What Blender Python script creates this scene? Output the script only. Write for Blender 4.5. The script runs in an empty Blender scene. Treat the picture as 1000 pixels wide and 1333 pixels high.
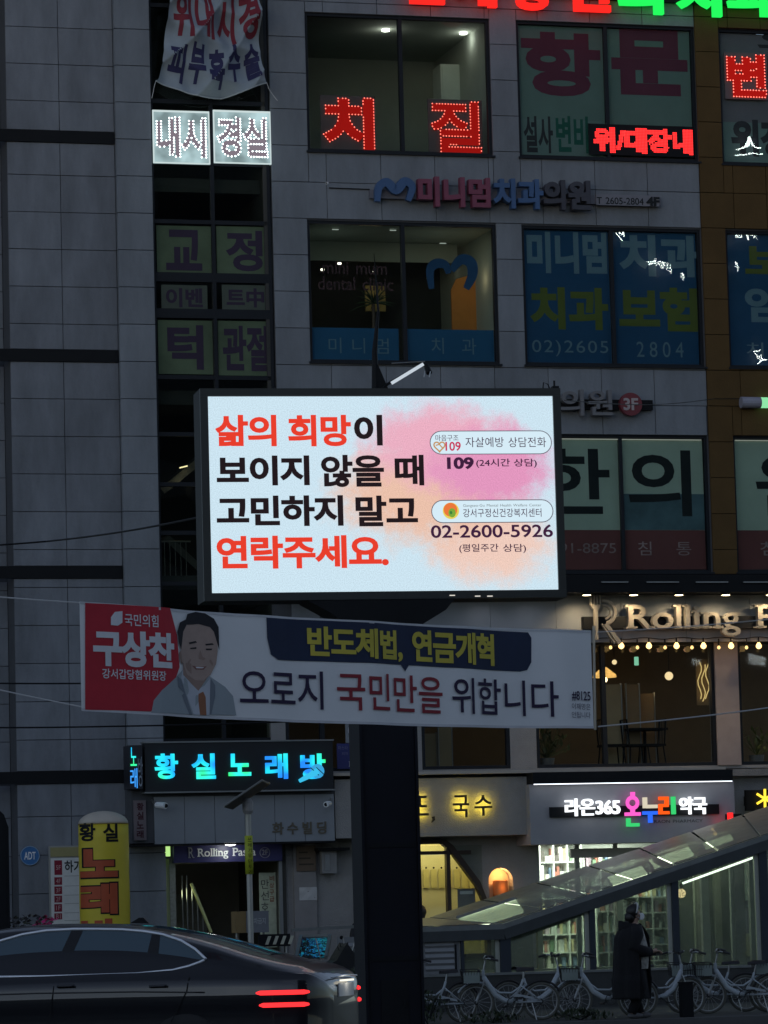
import bpy, bmesh, math, random
from mathutils import Vector, Matrix, noise
random.seed(7)
PI = math.pi
R = math.radians
S = bpy.context.scene
COL = S.collection

# ------------------------------------------------------------------ camera, light, exposure
CAM_H, PITCH, ROLL, FPX = 1.6, 6.04, -1.5, 5000.0
cam_d = bpy.data.cameras.new('camera')
cam_d.sensor_fit = 'HORIZONTAL'; cam_d.sensor_width = 36.0; cam_d.lens = 36.0 * FPX / 1000.0
cam_d.clip_start = 0.1; cam_d.clip_end = 2000
cam = bpy.data.objects.new('camera', cam_d); COL.objects.link(cam)
CAM_M = Matrix.Translation((0, 0, CAM_H)) @ Matrix.Rotation(R(90 + PITCH), 4, 'X') @ Matrix.Rotation(R(ROLL), 4, 'Z')
cam.matrix_world = CAM_M
S.camera = cam

SUN_EL, SUN_ROT = 8.3, 200.0
W = bpy.data.worlds.new('World'); S.world = W; W.use_nodes = True
nt = W.node_tree; nt.nodes.clear()
sky = nt.nodes.new('ShaderNodeTexSky'); sky.sky_type = 'NISHITA'; sky.sun_disc = False
sky.sun_elevation = R(SUN_EL); sky.sun_rotation = R(SUN_ROT); sky.air_density = 1.0; sky.dust_density = 0.3; sky.ozone_density = 5.0
hs = nt.nodes.new('ShaderNodeHueSaturation'); hs.inputs['Saturation'].default_value = 0.58
bg = nt.nodes.new('ShaderNodeBackground'); bg.inputs['Strength'].default_value = 0.15
wo = nt.nodes.new('ShaderNodeOutputWorld')
nt.links.new(sky.outputs[0], hs.inputs['Color']); nt.links.new(hs.outputs[0], bg.inputs['Color']); nt.links.new(bg.outputs[0], wo.inputs['Surface'])
sun_d = bpy.data.lights.new('sun', 'SUN'); sun_d.energy = 0.02; sun_d.angle = R(30); sun_d.color = (0.8, 0.88, 1.0)
sun = bpy.data.objects.new('sun', sun_d); COL.objects.link(sun); sun.rotation_euler = (R(55), 0, R(20))
S.view_settings.view_transform = 'Standard'; S.view_settings.look = 'None'
S.view_settings.exposure = 0.0; S.view_settings.gamma = 1.0; S.view_settings.use_curve_mapping = False
S.render.engine = 'CYCLES'
S.cycles.max_bounces = 8; S.cycles.transparent_max_bounces = 24; S.cycles.caustics_reflective = False; S.cycles.caustics_refractive = False
S.cycles.sample_clamp_indirect = 3.0

# ------------------------------------------------------------------ frames: a vertical plane standing in the place
def ray(px, py):
    d = CAM_M.to_3x3() @ Vector(((px - 500.0) / FPX, (666.5 - py) / FPX, -1.0))
    return Vector((0, 0, CAM_H)), d
class Frame:
    def __init__(s, loc, beta):
        s.M = Matrix.Translation(loc) @ Matrix.Rotation(beta, 4, 'Z'); s.I = s.M.inverted()
    def at(s, px, py, d=0.0):
        o, r = ray(px, py); o = s.I @ o; r = s.I.to_3x3() @ r
        t = (d - o.y) / r.y
        p = o + r * t
        return p.x, p.z
    def rect(s, x0, y0, x1, y1, d=0.0):
        xm, ym = (x0 + x1) / 2, (y0 + y1) / 2
        return s.at(x0, ym, d)[0], s.at(x1, ym, d)[0], s.at(xm, y1, d)[1], s.at(xm, y0, d)[1]
def frame_px(px, dist, beta):
    o, r = ray(px, 1196); t = dist / r.y
    return Frame((r.x * t, dist, 0), beta)
BETA = R(15.6)
FA = frame_px(500, 65.0, BETA)          # the facade plane
GR = Frame((0, 0, 0), 0)                # plain world axes

# ------------------------------------------------------------------ materials
def rgb(r, g, b):                        # measured sRGB -> linear
    f = lambda c: ((c / 255) / 12.92) if c / 255 <= 0.04045 else (((c / 255) + 0.055) / 1.055) ** 2.4
    return (f(r), f(g), f(b))
def mat(name, col, rough=0.6, metal=0.0, var=0.12, scale=3.0, bump=0.0, bscale=40.0, rand=0.0, coat=0.0, spec=0.5, streak=0.0):
    m = bpy.data.materials.new(name); m.use_nodes = True; n = m.node_tree; b = n.nodes['Principled BSDF']
    b.inputs['Roughness'].default_value = rough; b.inputs['Metallic'].default_value = metal
    b.inputs['Coat Weight'].default_value = coat; b.inputs['Coat Roughness'].default_value = 0.03; b.inputs['Specular IOR Level'].default_value = spec
    tc = n.nodes.new('ShaderNodeTexCoord')
    geo = n.nodes.new('ShaderNodeNewGeometry')
    nz = n.nodes.new('ShaderNodeTexNoise'); nz.inputs['Scale'].default_value = scale; nz.inputs['Detail'].default_value = 6; nz.inputs['Roughness'].default_value = 0.65
    if streak:
        mp = n.nodes.new('ShaderNodeMapping'); mp.inputs['Scale'].default_value = (1, 1, 1 - streak); n.links.new(geo.outputs['Position'], mp.inputs[0]); n.links.new(mp.outputs[0], nz.inputs['Vector'])
    else:
        n.links.new(geo.outputs['Position'], nz.inputs['Vector'])
    mr = n.nodes.new('ShaderNodeMapRange'); mr.inputs['From Min'].default_value = 0.25; mr.inputs['From Max'].default_value = 0.75
    mr.inputs['To Min'].default_value = 1 - var; mr.inputs['To Max'].default_value = 1 + var; n.links.new(nz.outputs['Fac'], mr.inputs[0])
    vm = n.nodes.new('ShaderNodeVectorMath'); vm.operation = 'SCALE'; vm.inputs[0].default_value = col
    if rand:
        oi = n.nodes.new('ShaderNodeObjectInfo'); m2 = n.nodes.new('ShaderNodeMapRange'); m2.inputs['To Min'].default_value = 1 - rand; m2.inputs['To Max'].default_value = 1 + rand
        n.links.new(oi.outputs['Random'], m2.inputs[0]); mu = n.nodes.new('ShaderNodeMath'); mu.operation = 'MULTIPLY'
        n.links.new(mr.outputs[0], mu.inputs[0]); n.links.new(m2.outputs[0], mu.inputs[1]); n.links.new(mu.outputs[0], vm.inputs['Scale'])
    else:
        n.links.new(mr.outputs[0], vm.inputs['Scale'])
    n.links.new(vm.outputs[0], b.inputs['Base Color'])
    if bump:
        nb = n.nodes.new('ShaderNodeTexNoise'); nb.inputs['Scale'].default_value = bscale; nb.inputs['Detail'].default_value = 4; n.links.new(geo.outputs['Position'], nb.inputs['Vector'])
        bp = n.nodes.new('ShaderNodeBump'); bp.inputs['Strength'].default_value = bump; bp.inputs['Distance'].default_value = 0.02
        n.links.new(nb.outputs['Fac'], bp.inputs['Height']); n.links.new(bp.outputs[0], b.inputs['Normal'])
    return m
def emit(name, col, strength=1.0, var=0.0, vscale=30.0):
    m = bpy.data.materials.new(name); m.use_nodes = True; n = m.node_tree; n.nodes.clear()
    e = n.nodes.new('ShaderNodeEmission'); o = n.nodes.new('ShaderNodeOutputMaterial')
    e.inputs['Color'].default_value = (*col, 1); e.inputs['Strength'].default_value = strength
    if var:
        g = n.nodes.new('ShaderNodeNewGeometry'); nz = n.nodes.new('ShaderNodeTexNoise'); nz.inputs['Scale'].default_value = vscale
        mr = n.nodes.new('ShaderNodeMapRange'); mr.inputs['From Min'].default_value = .3; mr.inputs['From Max'].default_value = .7
        mr.inputs['To Min'].default_value = strength * (1 - var); mr.inputs['To Max'].default_value = strength * (1 + var)
        n.links.new(g.outputs['Position'], nz.inputs['Vector']); n.links.new(nz.outputs['Fac'], mr.inputs[0]); n.links.new(mr.outputs[0], e.inputs['Strength'])
    n.links.new(e.outputs[0], o.inputs['Surface'])
    return m
def glass(name, tint=(0.8, 0.86, 0.84), f0=0.06, warp=0.0, wscale=1.2, rough=0.015, dirt=0.0):
    m = bpy.data.materials.new(name); m.use_nodes = True; n = m.node_tree; n.nodes.clear()
    o = n.nodes.new('ShaderNodeOutputMaterial'); t = n.nodes.new('ShaderNodeBsdfTransparent'); t.inputs[0].default_value = (*tint, 1)
    g = n.nodes.new('ShaderNodeBsdfGlossy'); g.inputs['Roughness'].default_value = rough
    lw = n.nodes.new('ShaderNodeLayerWeight'); lw.inputs['Blend'].default_value = 0.5
    pw = n.nodes.new('ShaderNodeMath'); pw.operation = 'POWER'; pw.inputs[1].default_value = 5.0
    ma = n.nodes.new('ShaderNodeMath'); ma.operation = 'MULTIPLY_ADD'; ma.inputs[1].default_value = 0.9; ma.inputs[2].default_value = f0; ma.use_clamp = True
    mx = n.nodes.new('ShaderNodeMixShader')
    n.links.new(lw.outputs['Facing'], pw.inputs[0]); n.links.new(pw.outputs[0], ma.inputs[0]); n.links.new(ma.outputs[0], mx.inputs[0])
    n.links.new(t.outputs[0], mx.inputs[1]); n.links.new(g.outputs[0], mx.inputs[2])
    last = mx
    if warp:
        ge = n.nodes.new('ShaderNodeNewGeometry'); nb = n.nodes.new('ShaderNodeTexNoise'); nb.inputs['Scale'].default_value = wscale; nb.inputs['Detail'].default_value = 1.5
        bp = n.nodes.new('ShaderNodeBump'); bp.inputs['Strength'].default_value = 1.0; bp.inputs['Distance'].default_value = warp
        n.links.new(ge.outputs['Position'], nb.inputs['Vector']); n.links.new(nb.outputs['Fac'], bp.inputs['Height']); n.links.new(bp.outputs[0], g.inputs['Normal'])
    if dirt:
        ge = n.nodes.new('ShaderNodeNewGeometry'); nd = n.nodes.new('ShaderNodeTexNoise'); nd.inputs['Scale'].default_value = 5.0; nd.inputs['Detail'].default_value = 8; nd.inputs['Roughness'].default_value = 0.75
        n.links.new(ge.outputs['Position'], nd.inputs['Vector'])
        mr = n.nodes.new('ShaderNodeMapRange'); mr.inputs['From Min'].default_value = .35; mr.inputs['From Max'].default_value = .75; mr.inputs['To Min'].default_value = dirt * .3; mr.inputs['To Max'].default_value = dirt * 1.4
        n.links.new(nd.outputs['Fac'], mr.inputs[0])
        df = n.nodes.new('ShaderNodeBsdfTranslucent'); df.inputs[0].default_value = (.75, .8, .76, 1)
        d2 = n.nodes.new('ShaderNodeBsdfDiffuse'); d2.inputs[0].default_value = (.5, .53, .5, 1)
        ad = n.nodes.new('ShaderNodeMixShader'); ad.inputs[0].default_value = .5; n.links.new(df.outputs[0], ad.inputs[1]); n.links.new(d2.outputs[0], ad.inputs[2])
        m2 = n.nodes.new('ShaderNodeMixShader'); n.links.new(mr.outputs[0], m2.inputs[0]); n.links.new(mx.outputs[0], m2.inputs[1]); n.links.new(ad.outputs[0], m2.inputs[2]); last = m2
    n.links.new(last.outputs[0], o.inputs['Surface'])
    return m

M = {}
M['panel'] = mat('grey_stone_panel', (0.185, 0.2, 0.225), 0.75, var=0.3, scale=2.2, bump=0.35, bscale=18, rand=0.07, streak=0.7)
M['panel2'] = mat('pale_stone_panel', (0.195, 0.215, 0.24), 0.7, var=0.26, scale=1.8, bump=0.3, bscale=18, rand=0.06, streak=0.7)
M['brownp'] = mat('brown_stone_panel', (0.10, 0.06, 0.022), 0.8, spec=.2, var=0.15, scale=2, bump=0.2, rand=0.05)
M['joint'] = mat('panel_joint', (0.075, 0.08, 0.09), 0.9)
M['black'] = mat('black_metal', (0.008, 0.009, 0.011), 0.6, var=0.2, spec=.2)
M['frame'] = mat('dark_window_frame', (0.012, 0.015, 0.02), 0.5, var=0.15, spec=.25)
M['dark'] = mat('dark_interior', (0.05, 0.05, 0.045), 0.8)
M['room'] = mat('room_plaster', (0.42, 0.46, 0.41), 0.9, var=0.1, scale=1.2)
M['warmroom'] = mat('warm_plaster', (0.2, 0.14, 0.08), 0.9)
M['stucco'] = mat('grey_stucco', (0.29, 0.285, 0.28), 0.9, var=0.1, scale=4, bump=0.6, bscale=60)
M['fascia'] = mat('grey_metal_fascia', (0.24, 0.26, 0.285), 0.5, var=0.08, scale=2)
M['concrete'] = mat('dark_concrete', (0.2, 0.2, 0.2), 0.9, var=0.25, scale=3, bump=0.5)
M['steel'] = mat('brushed_steel', (0.45, 0.46, 0.46), 0.35, metal=0.9, var=0.1)
M['canopy'] = mat('canopy_steel', (0.21, 0.225, 0.22), 0.42, metal=0.3, var=0.18, scale=6)
M['white'] = mat('white_paint', (0.72, 0.74, 0.76), 0.5, var=0.06)
M['pane'] = glass('window_glass', (0.88, 0.92, 0.9), 0.025, warp=0.0007, wscale=1.6, rough=0.002)
M['pane_dark'] = glass('tinted_glass', (0.75, 0.78, 0.72), 0.06, warp=0.002, wscale=1.3, rough=0.002)
M['canopy_glass'] = glass('dusty_canopy_glass', (0.8, 0.86, 0.8), 0.04, warp=0.001, dirt=0.11)
M['roof_glass'] = glass('dusty_roof_glass', (0.55, 0.6, 0.55), 0.02, rough=0.45, dirt=0.3)
M['clear'] = glass('clear_glass', (0.9, 0.92, 0.9), 0.02)

# ------------------------------------------------------------------ mesh collector
class MB:
    def __init__(s): s.v = []; s.f = []
    def add(s, vs, fs):
        o = len(s.v); s.v += [tuple(v) for v in vs]; s.f += [tuple(i + o for i in f) for f in fs]; return s
    def box(s, x0, x1, y0, y1, z0, z1):
        return s.add([(x, y, z) for z in (z0, z1) for y in (y0, y1) for x in (x0, x1)],
                     [(0, 2, 3, 1), (4, 5, 7, 6), (0, 1, 5, 4), (2, 6, 7, 3), (0, 4, 6, 2), (1, 3, 7, 5)])
    def cbox(s, c, d, rot=None):
        vs = [Vector((x * d[0] / 2, y * d[1] / 2, z * d[2] / 2)) for z in (-1, 1) for y in (-1, 1) for x in (-1, 1)]
        if rot is not None: vs = [rot @ v for v in vs]
        return s.add([v + Vector(c) for v in vs], [(0, 2, 3, 1), (4, 5, 7, 6), (0, 1, 5, 4), (2, 6, 7, 3), (0, 4, 6, 2), (1, 3, 7, 5)])
    def beam(s, a, b, w, h, up=(0, 0, 1)):
        a, b = Vector(a), Vector(b); d = (b - a).normalized(); sd = d.cross(Vector(up)).normalized(); u = sd.cross(d).normalized()
        vs = []
        for p in (a, b):
            for i, j in ((-1, -1), (1, -1), (1, 1), (-1, 1)): vs.append(p + sd * (i * w / 2) + u * (j * h / 2))
        return s.add(vs, [(0, 3, 2, 1), (4, 5, 6, 7), (0, 1, 5, 4), (1, 2, 6, 5), (2, 3, 7, 6), (3, 0, 4, 7)])
    def tube(s, pts, r, n=8, cap=True):
        pts = [Vector(p) for p in pts]; k = len(pts); rr = r if isinstance(r, (list, tuple)) else [r] * k
        o = len(s.v); prev = None
        for i, p in enumerate(pts):
            t = (pts[min(i + 1, k - 1)] - pts[max(i - 1, 0)]).normalized()
            a = prev if prev is not None else (Vector((0, 0, 1)) if abs(t.z) < 0.9 else Vector((1, 0, 0)))
            b = t.cross(a).normalized(); a = b.cross(t).normalized(); prev = a
            for j in range(n):
                th = 2 * PI * j / n; s.v.append(tuple(p + (a * math.cos(th) + b * math.sin(th)) * rr[i]))
        for i in range(k - 1):
            for j in range(n):
                s.f.append((o + i * n + j, o + i * n + (j + 1) % n, o + (i + 1) * n + (j + 1) % n, o + (i + 1) * n + j))
        if cap: s.f.append(tuple(o + j for j in range(n))[::-1]); s.f.append(tuple(o + (k - 1) * n + j for j in range(n)))
        return s
    def ring(s, c, rad, r, axis='Y', n=28, m=6, arc=(0, 2 * PI)):
        full = abs(arc[1] - arc[0] - 2 * PI) < 1e-6; c = Vector(c); pts = []
        cnt = n if full else n + 1
        o = len(s.v)
        for i in range(cnt):
            a = arc[0] + (arc[1] - arc[0]) * i / n
            e = {'Y': Vector((math.cos(a), 0, math.sin(a))), 'Z': Vector((math.cos(a), math.sin(a), 0)), 'X': Vector((0, math.cos(a), math.sin(a)))}[axis]
            ax = {'Y': Vector((0, 1, 0)), 'Z': Vector((0, 0, 1)), 'X': Vector((1, 0, 0))}[axis]
            for j in range(m):
                b = 2 * PI * j / m; s.v.append(tuple(c + e * (rad + r * math.cos(b)) + ax * (r * math.sin(b))))
        for i in range(cnt if full else cnt - 1):
            for j in range(m):
                i2 = (i + 1) % cnt
                s.f.append((o + i * m + j, o + i2 * m + j, o + i2 * m + (j + 1) % m, o + i * m + (j + 1) % m))
        return s
    def lathe(s, c, prof, n=24, axis='Z'):      # prof: (radius, height)
        o = len(s.v); c = Vector(c)
        for r, h in prof:
            for j in range(n):
                a = 2 * PI * j / n; ca, sa = math.cos(a) * r, math.sin(a) * r
                s.v.append(tuple(c + {'Z': Vector((ca, sa, h)), 'Y': Vector((ca, h, sa)), 'X': Vector((h, ca, sa))}[axis]))
        for i in range(len(prof) - 1):
            for j in range(n):
                s.f.append((o + i * n + j, o + i * n + (j + 1) % n, o + (i + 1) * n + (j + 1) % n, o + (i + 1) * n + j))
        s.f.append(tuple(o + j for j in range(n))[::-1]); s.f.append(tuple(o + (len(prof) - 1) * n + j for j in range(n)))
        return s
    def prism(s, poly, y0, y1):                  # poly in (x, z)
        n = len(poly); o = len(s.v)
        s.v += [(x, y0, z) for x, z in poly] + [(x, y1, z) for x, z in poly]
        s.f.append(tuple(o + i for i in range(n))); s.f.append(tuple(o + n + i for i in range(n))[::-1])
        for i in range(n): j = (i + 1) % n; s.f.append((o + i, o + n + i, o + n + j, o + j))
        return s
    def ball(s, c, r, n=10, m=7, sc=(1, 1, 1)):
        prof = [(max(1e-4, r * math.sin(PI * i / m)), -r * math.cos(PI * i / m)) for i in range(m + 1)]
        o = len(s.v); s.lathe((0, 0, 0), prof, n)
        s.v[o:] = [(c[0] + v[0] * sc[0], c[1] + v[1] * sc[1], c[2] + v[2] * sc[2]) for v in s.v[o:]]
        return s
    def grid(s, fn, nu, nv):
        o = len(s.v)
        for i in range(nu + 1):
            for j in range(nv + 1): s.v.append(tuple(fn(i / nu, j / nv)))
        for i in range(nu):
            for j in range(nv):
                a = o + i * (nv + 1) + j; s.f.append((a, a + nv + 1, a + nv + 2, a + 1))
        return s

ORG = {}
def root_of(o):
    while o.parent: o = o.parent
    return o
def mesh_of(mb, org=(0, 0, 0), smooth=False, name='m'):
    me = bpy.data.meshes.new(name)
    ox, oy, oz = org
    me.from_pydata([(x - ox, y - oy, z - oz) for x, y, z in mb.v], [], mb.f); me.validate(); me.update()
    if smooth:
        me.shade_smooth()
    return me
def props(o, label=None, cat=None, group=None, kind=None):
    if label: o['label'] = label
    if cat: o['category'] = cat
    if group: o['group'] = group
    if kind: o['kind'] = kind
def thing(name, label, cat, fr=GR, org=(0, 0, 0), group=None, kind=None):
    o = bpy.data.objects.new(name, None); COL.objects.link(o); o.empty_display_size = 0.2
    o.matrix_world = fr.M @ Matrix.Translation(org); ORG[o.name] = tuple(org); props(o, label, cat, group, kind); return o
def part(name, mb, m, parent, smooth=False, label=None, kind=None):
    org = ORG[root_of(parent).name]
    me = mesh_of(mb, org, smooth, name); me.materials.append(m if not isinstance(m, str) else M[m])
    o = bpy.data.objects.new(name, me); COL.objects.link(o); o.parent = parent; props(o, label, kind=kind); return o
def solo(name, mb, m, label, cat, fr=GR, org=(0, 0, 0), group=None, kind=None, smooth=False):
    me = mesh_of(mb, org, smooth, name); me.materials.append(m if not isinstance(m, str) else M[m])
    o = bpy.data.objects.new(name, me); COL.objects.link(o); o.matrix_world = fr.M @ Matrix.Translation(org); ORG[o.name] = tuple(org)
    props(o, label, cat, group, kind); return o
def struct(name, mb, m, fr=GR):
    return solo(name, mb, m, None, None, fr, kind='structure')
def lamp(kind, fr, loc, energy, col, size=0.1, rot=None, spot=None, name='lamp_light', parent=None):
    d = bpy.data.lights.new(name, kind); d.energy = energy; d.color = col
    if kind == 'AREA': d.shape = 'RECTANGLE'; d.size = size[0]; d.size_y = size[1]
    else: d.shadow_soft_size = size
    if spot: d.spot_size = R(spot); d.spot_blend = 0.9
    o = bpy.data.objects.new(name, d); COL.objects.link(o)
    o.matrix_world = fr.M @ Matrix.Translation(loc) @ (rot if rot else Matrix.Identity(4)); return o

# ------------------------------------------------------------------ lettering (built-in font, turned into meshes)
_fc = bpy.data.curves.new('font_tool', 'FONT'); _fo = bpy.data.objects.new('font_tool', _fc); COL.objects.link(_fo)
_raw = {}; _gl = {}
def _fetch(chars):
    dg = bpy.context.evaluated_depsgraph_get(); _fc.resolution_u = 4
    def get(body):
        _fc.body = body; dg.update()
        me = bpy.data.meshes.new_from_object(_fo.evaluated_get(dg), depsgraph=dg)
        vs = [(v.co.x, v.co.y) for v in me.vertices]; fs = [tuple(p.vertices) for p in me.polygons]; bpy.data.meshes.remove(me); return vs, fs
    for ch in chars:
        if ch in _raw: continue
        vs, fs = get(ch)
        if not vs: _raw[ch] = ([], [], .35); continue
        v2, _ = get(ch + ch); adv = max(v[0] for v in v2) - max(v[0] for v in vs)
        key = {}; idx = []; nv = []
        for v in vs:
            q = (round(v[0], 5), round(v[1], 5))
            if q not in key: key[q] = len(nv); nv.append(v)
            idx.append(key[q])
        nf = []
        for f in fs:
            g = []
            for i in f:
                if idx[i] not in g: g.append(idx[i])
            if len(g) >= 3: nf.append(tuple(g))
        if sum(nv[g[k]][0] * nv[g[(k + 1) % len(g)]][1] - nv[g[(k + 1) % len(g)]][0] * nv[g[k]][1] for g in nf for k in range(len(g))) < 0: nf = [g[::-1] for g in nf]
        _raw[ch] = (nv, nf, adv)
_fetch('#(),-./0123456789ABCDEFGHIJKLMNOPQRSTUVWXYZabcdefghijklmnopqrstuvwxyz中간갑강개건경고과관교구국금급기내노니다단담당대도됩드딩때또라락래러레로리마만말망멈명무문미민반방법벤변병보복부비빌사살삶상샐서선설세센수술스시신실쓰안않약연예오온외요울원위은을음의이일임자장재저전절정조주즈지질차찬체추치침타터턱통투트파편평플피하한합항험혁협호화황흑희힘')
bpy.data.objects.remove(_fo); bpy.data.curves.remove(_fc)
from mathutils.geometry import delaunay_2d_cdt
def glyph(ch, bold):
    """outline of a character grown by bold, corners mitred with a limit, filled again"""
    k = (ch, bold)
    if k in _gl: return _gl[k]
    if ch == ' ': return ([], [], .35)
    nv, nf, adv = _raw[ch]
    nxt = {}
    for f in nf:
        for a, b in zip(f, f[1:] + f[:1]): nxt[(a, b)] = nxt.get((a, b), 0) + 1
    nxt = {k: 1 for k, c in nxt.items() if c > nxt.get(k[::-1], 0)}
    out = {}
    for (a, b) in nxt:
        if (b, a) not in nxt: out.setdefault(a, []).append(b)
    loops = []
    while out:                                  # where outlines touch, keep turning left so that each blob stays one loop
        st = next(iter(out)); lp = []; a = None; c = st
        while c in out:
            o_ = out[c]
            if len(o_) == 1 or a is None: b = o_.pop()
            else:
                d = Vector(nv[c]) - Vector(nv[a])
                b = max(o_, key=lambda q: (lambda e: math.atan2(d.x * e.y - d.y * e.x, d.x * e.x + d.y * e.y))(Vector(nv[q]) - Vector(nv[c]))); o_.remove(b)
            if not o_: del out[c]
            lp.append(c); a, c = c, b
            if c == st: break
        if len(lp) > 2: loops.append(lp)
    pts = []; L2 = []
    for lp in loops:
        n = len(lp); o = len(pts); P = [Vector(nv[i]) for i in lp]
        for i in range(n):
            d0 = (P[i] - P[i - 1]).normalized(); d1 = (P[(i + 1) % n] - P[i]).normalized()
            n0 = Vector((d0.y, -d0.x)); n1 = Vector((d1.y, -d1.x)); m_ = n0 + n1
            if m_.length < .3: m_ = n0
            m_.normalize(); s_ = min(1.5, 1 / max(.3, m_.dot(n0))); pts.append(P[i] + m_ * (bold * s_))
        L2.append(list(range(o, o + n)))
    ed = [(l[i], l[(i + 1) % len(l)]) for l in L2 for i in range(len(l))]
    V, E_, F_, *_ = delaunay_2d_cdt(pts, ed, [], 1, 1e-6)
    segs = [(pts[a], pts[b]) for a, b in ed]; keep = []
    for f in F_:
        cx = sum(V[i][0] for i in f) / len(f); cy = sum(V[i][1] for i in f) / len(f); wn = 0
        for A, B in segs:
            if (A[1] <= cy) != (B[1] <= cy):
                xx = A[0] + (cy - A[1]) / (B[1] - A[1]) * (B[0] - A[0])
                if xx > cx: wn += 1 if B[1] > A[1] else -1
        if wn > 0: keep.append(tuple(f))
    _gl[k] = ([(v[0], v[1]) for v in V], keep, adv); return _gl[k]
SERIF = set('RlingPasth1')
def layout(s, w, h, bold=0.0, track=0.0, wide=1.0, serif=False):
    """characters of s fitted into a box w x h about the origin: list of (char, verts, faces)"""
    out = []; pen = 0.0
    for ch in s:
        vs, fs, adv = glyph(ch, bold)
        if vs:
            vv = [(x + pen, y) for x, y in vs]; ff = list(fs)
            if serif and ch in SERIF:
                zs = [v[1] for v in vs]; z0 = min(0, 0); z1 = max(zs); x0 = min(v[0] for v in vs); x1 = max(v[0] for v in vs)
                def bar(a, b, c, d):
                    k = len(vv); vv.extend([(a + pen, c), (b + pen, c), (b + pen, d), (a + pen, d)]); ff.append((k, k + 1, k + 2, k + 3))
                t = 0.055; e = 0.07
                if ch in 'li': bar(x0 - e, x1 + e, 0, t); bar(x0 - e, (x0 + x1) / 2, (z1 if ch == 'l' else 0.52) - t, z1 if ch == 'l' else 0.52)
                elif ch in 'RP': bar(x0 - e, x0 + 0.13 + e, 0, t); bar(x0 - e, x0 + .1, z1 - t, z1); (bar(x1 - .1, x1 + e, 0, t) if ch == 'R' else None)
                elif ch == 'n': bar(x0 - e, x0 + 0.12 + e, 0, t); bar(x1 - .12 - e, x1 + e, 0, t); bar(x0 - e, x0 + .05, z1 - t, z1)
            out.append([ch, vv, ff])
        pen += adv + track if ch != ' ' else 0.38 + track
    xs = [v[0] for o in out for v in o[1]]; zs = [v[1] for o in out for v in o[1]]
    x0, x1, z0, z1 = min(xs), max(xs), min(zs), max(zs)
    sx = w / (x1 - x0); sz = h / (z1 - z0)
    for o in out: o[1] = [((x - (x0 + x1) / 2) * sx, (z - (z0 + z1) / 2) * sz) for x, z in o[1]]
    return out
def solid(vs, fs, cx, cz, y, depth, mb=None):
    """2-D faces -> solid (front at y, back at y+depth) or flat sheet if depth is 0"""
    mb = mb or MB(); o = len(mb.v); n = len(vs)
    mb.v += [(cx + x, y, cz + z) for x, z in vs]; mb.f += [tuple(o + i for i in f) for f in fs]
    if depth:
        mb.v += [(cx + x, y + depth, cz + z) for x, z in vs]
        cnt = {}
        for f in fs:
            for a, b in zip(f, f[1:] + f[:1]): cnt[(a, b)] = cnt.get((a, b), 0) + 1
        for (a, b) in cnt:
            if (b, a) not in cnt: mb.f.append((o + b, o + a, o + n + a, o + n + b))
    return mb
def outline_points(vs, fs, step, inset=0.0):
    cnt = {}
    for f in fs:
        for a, b in zip(f, f[1:] + f[:1]): cnt[(a, b)] = 1
    pts = []
    for (a, b) in cnt:
        if (b, a) in cnt: continue
        A, B = Vector(vs[a]), Vector(vs[b]); L = (B - A).length; k = max(1, int(L / (step * .5)))
        for i in range(k + 1):
            p = A.lerp(B, i / k)
            if all((p - q).length > step * .93 for q in pts): pts.append(p)
    return pts
def word(s, cx, cz, w, h, y, m, parent, depth=0.0, bold=0.03, name='letter', track=0.0, cells=None, joined=False, serif=False, kind=None):
    L = layout(s, w, h, bold, track, serif=serif)
    if joined:
        mb = MB()
        for ch, vs, fs in L: solid(vs, fs, cx, cz, y, depth, mb)
        return [part(name, mb, m, parent)]
    out = []
    for i, (ch, vs, fs) in enumerate(L):
        out.append(part(name, solid(vs, fs, cx, cz, y, depth), m[i] if isinstance(m, (list, tuple)) else m, parent))
    return out
def word_px(fr, s, x0, y0, x1, y1, y, m, parent, **k):
    a, b, c, d = fr.rect(x0, y0, x1, y1, y)
    return word(s, (a + b) / 2, (c + d) / 2, b - a, d - c, y, m, parent, **k)
# ================================================================== SETTING
g = MB(); g.add([(-400, -60, 0), (400, -60, 0), (400, 600, 0), (-400, 600, 0)], [(0, 1, 2, 3)])
struct('ground', g, mat('dark_ground', (0.06, 0.06, 0.06), 0.9))
g = MB(); g.grid(lambda u, v: (-90 + 180 * u, -53 + 40.2 * v, .004 + .155 * (1 - abs(v - .5) * 2) ** .8), 4, 24)
struct('road', g, mat('asphalt', (0.035, 0.035, 0.037), 0.75, var=0.25, scale=8, bump=0.6, bscale=90), FA)
g = MB(); g.box(-90, 90, -12.6, 0.6, 0.0, 0.13)
struct('pavement', g, mat('pavement_concrete', (0.05, 0.052, 0.048), 0.85, var=0.25, scale=5, bump=0.5), FA)
g = MB(); g.box(-90, 90, -12.8, -12.603, 0.0, 0.142)
struct('kerb', g, mat('granite_kerb', (0.09, 0.09, 0.09), 0.8), FA)
g = MB()
def rz(y): v = (y + 53) / 40.2; return .004 + .155 * (1 - abs(v - .5) * 2) ** .8
for i in range(-18, 19):
    for y in (-23.0, -43.0): g.add([(i * 4.5, y, rz(y) + .006), (i * 4.5 + 2.4, y, rz(y) + .006), (i * 4.5 + 2.4, y + .15, rz(y + .15) + .006), (i * 4.5, y + .15, rz(y + .15) + .006)], [(0, 1, 2, 3)])
struct('road_markings', g, mat('road_paint', (0.7, 0.7, 0.68), 0.7), FA)

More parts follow.
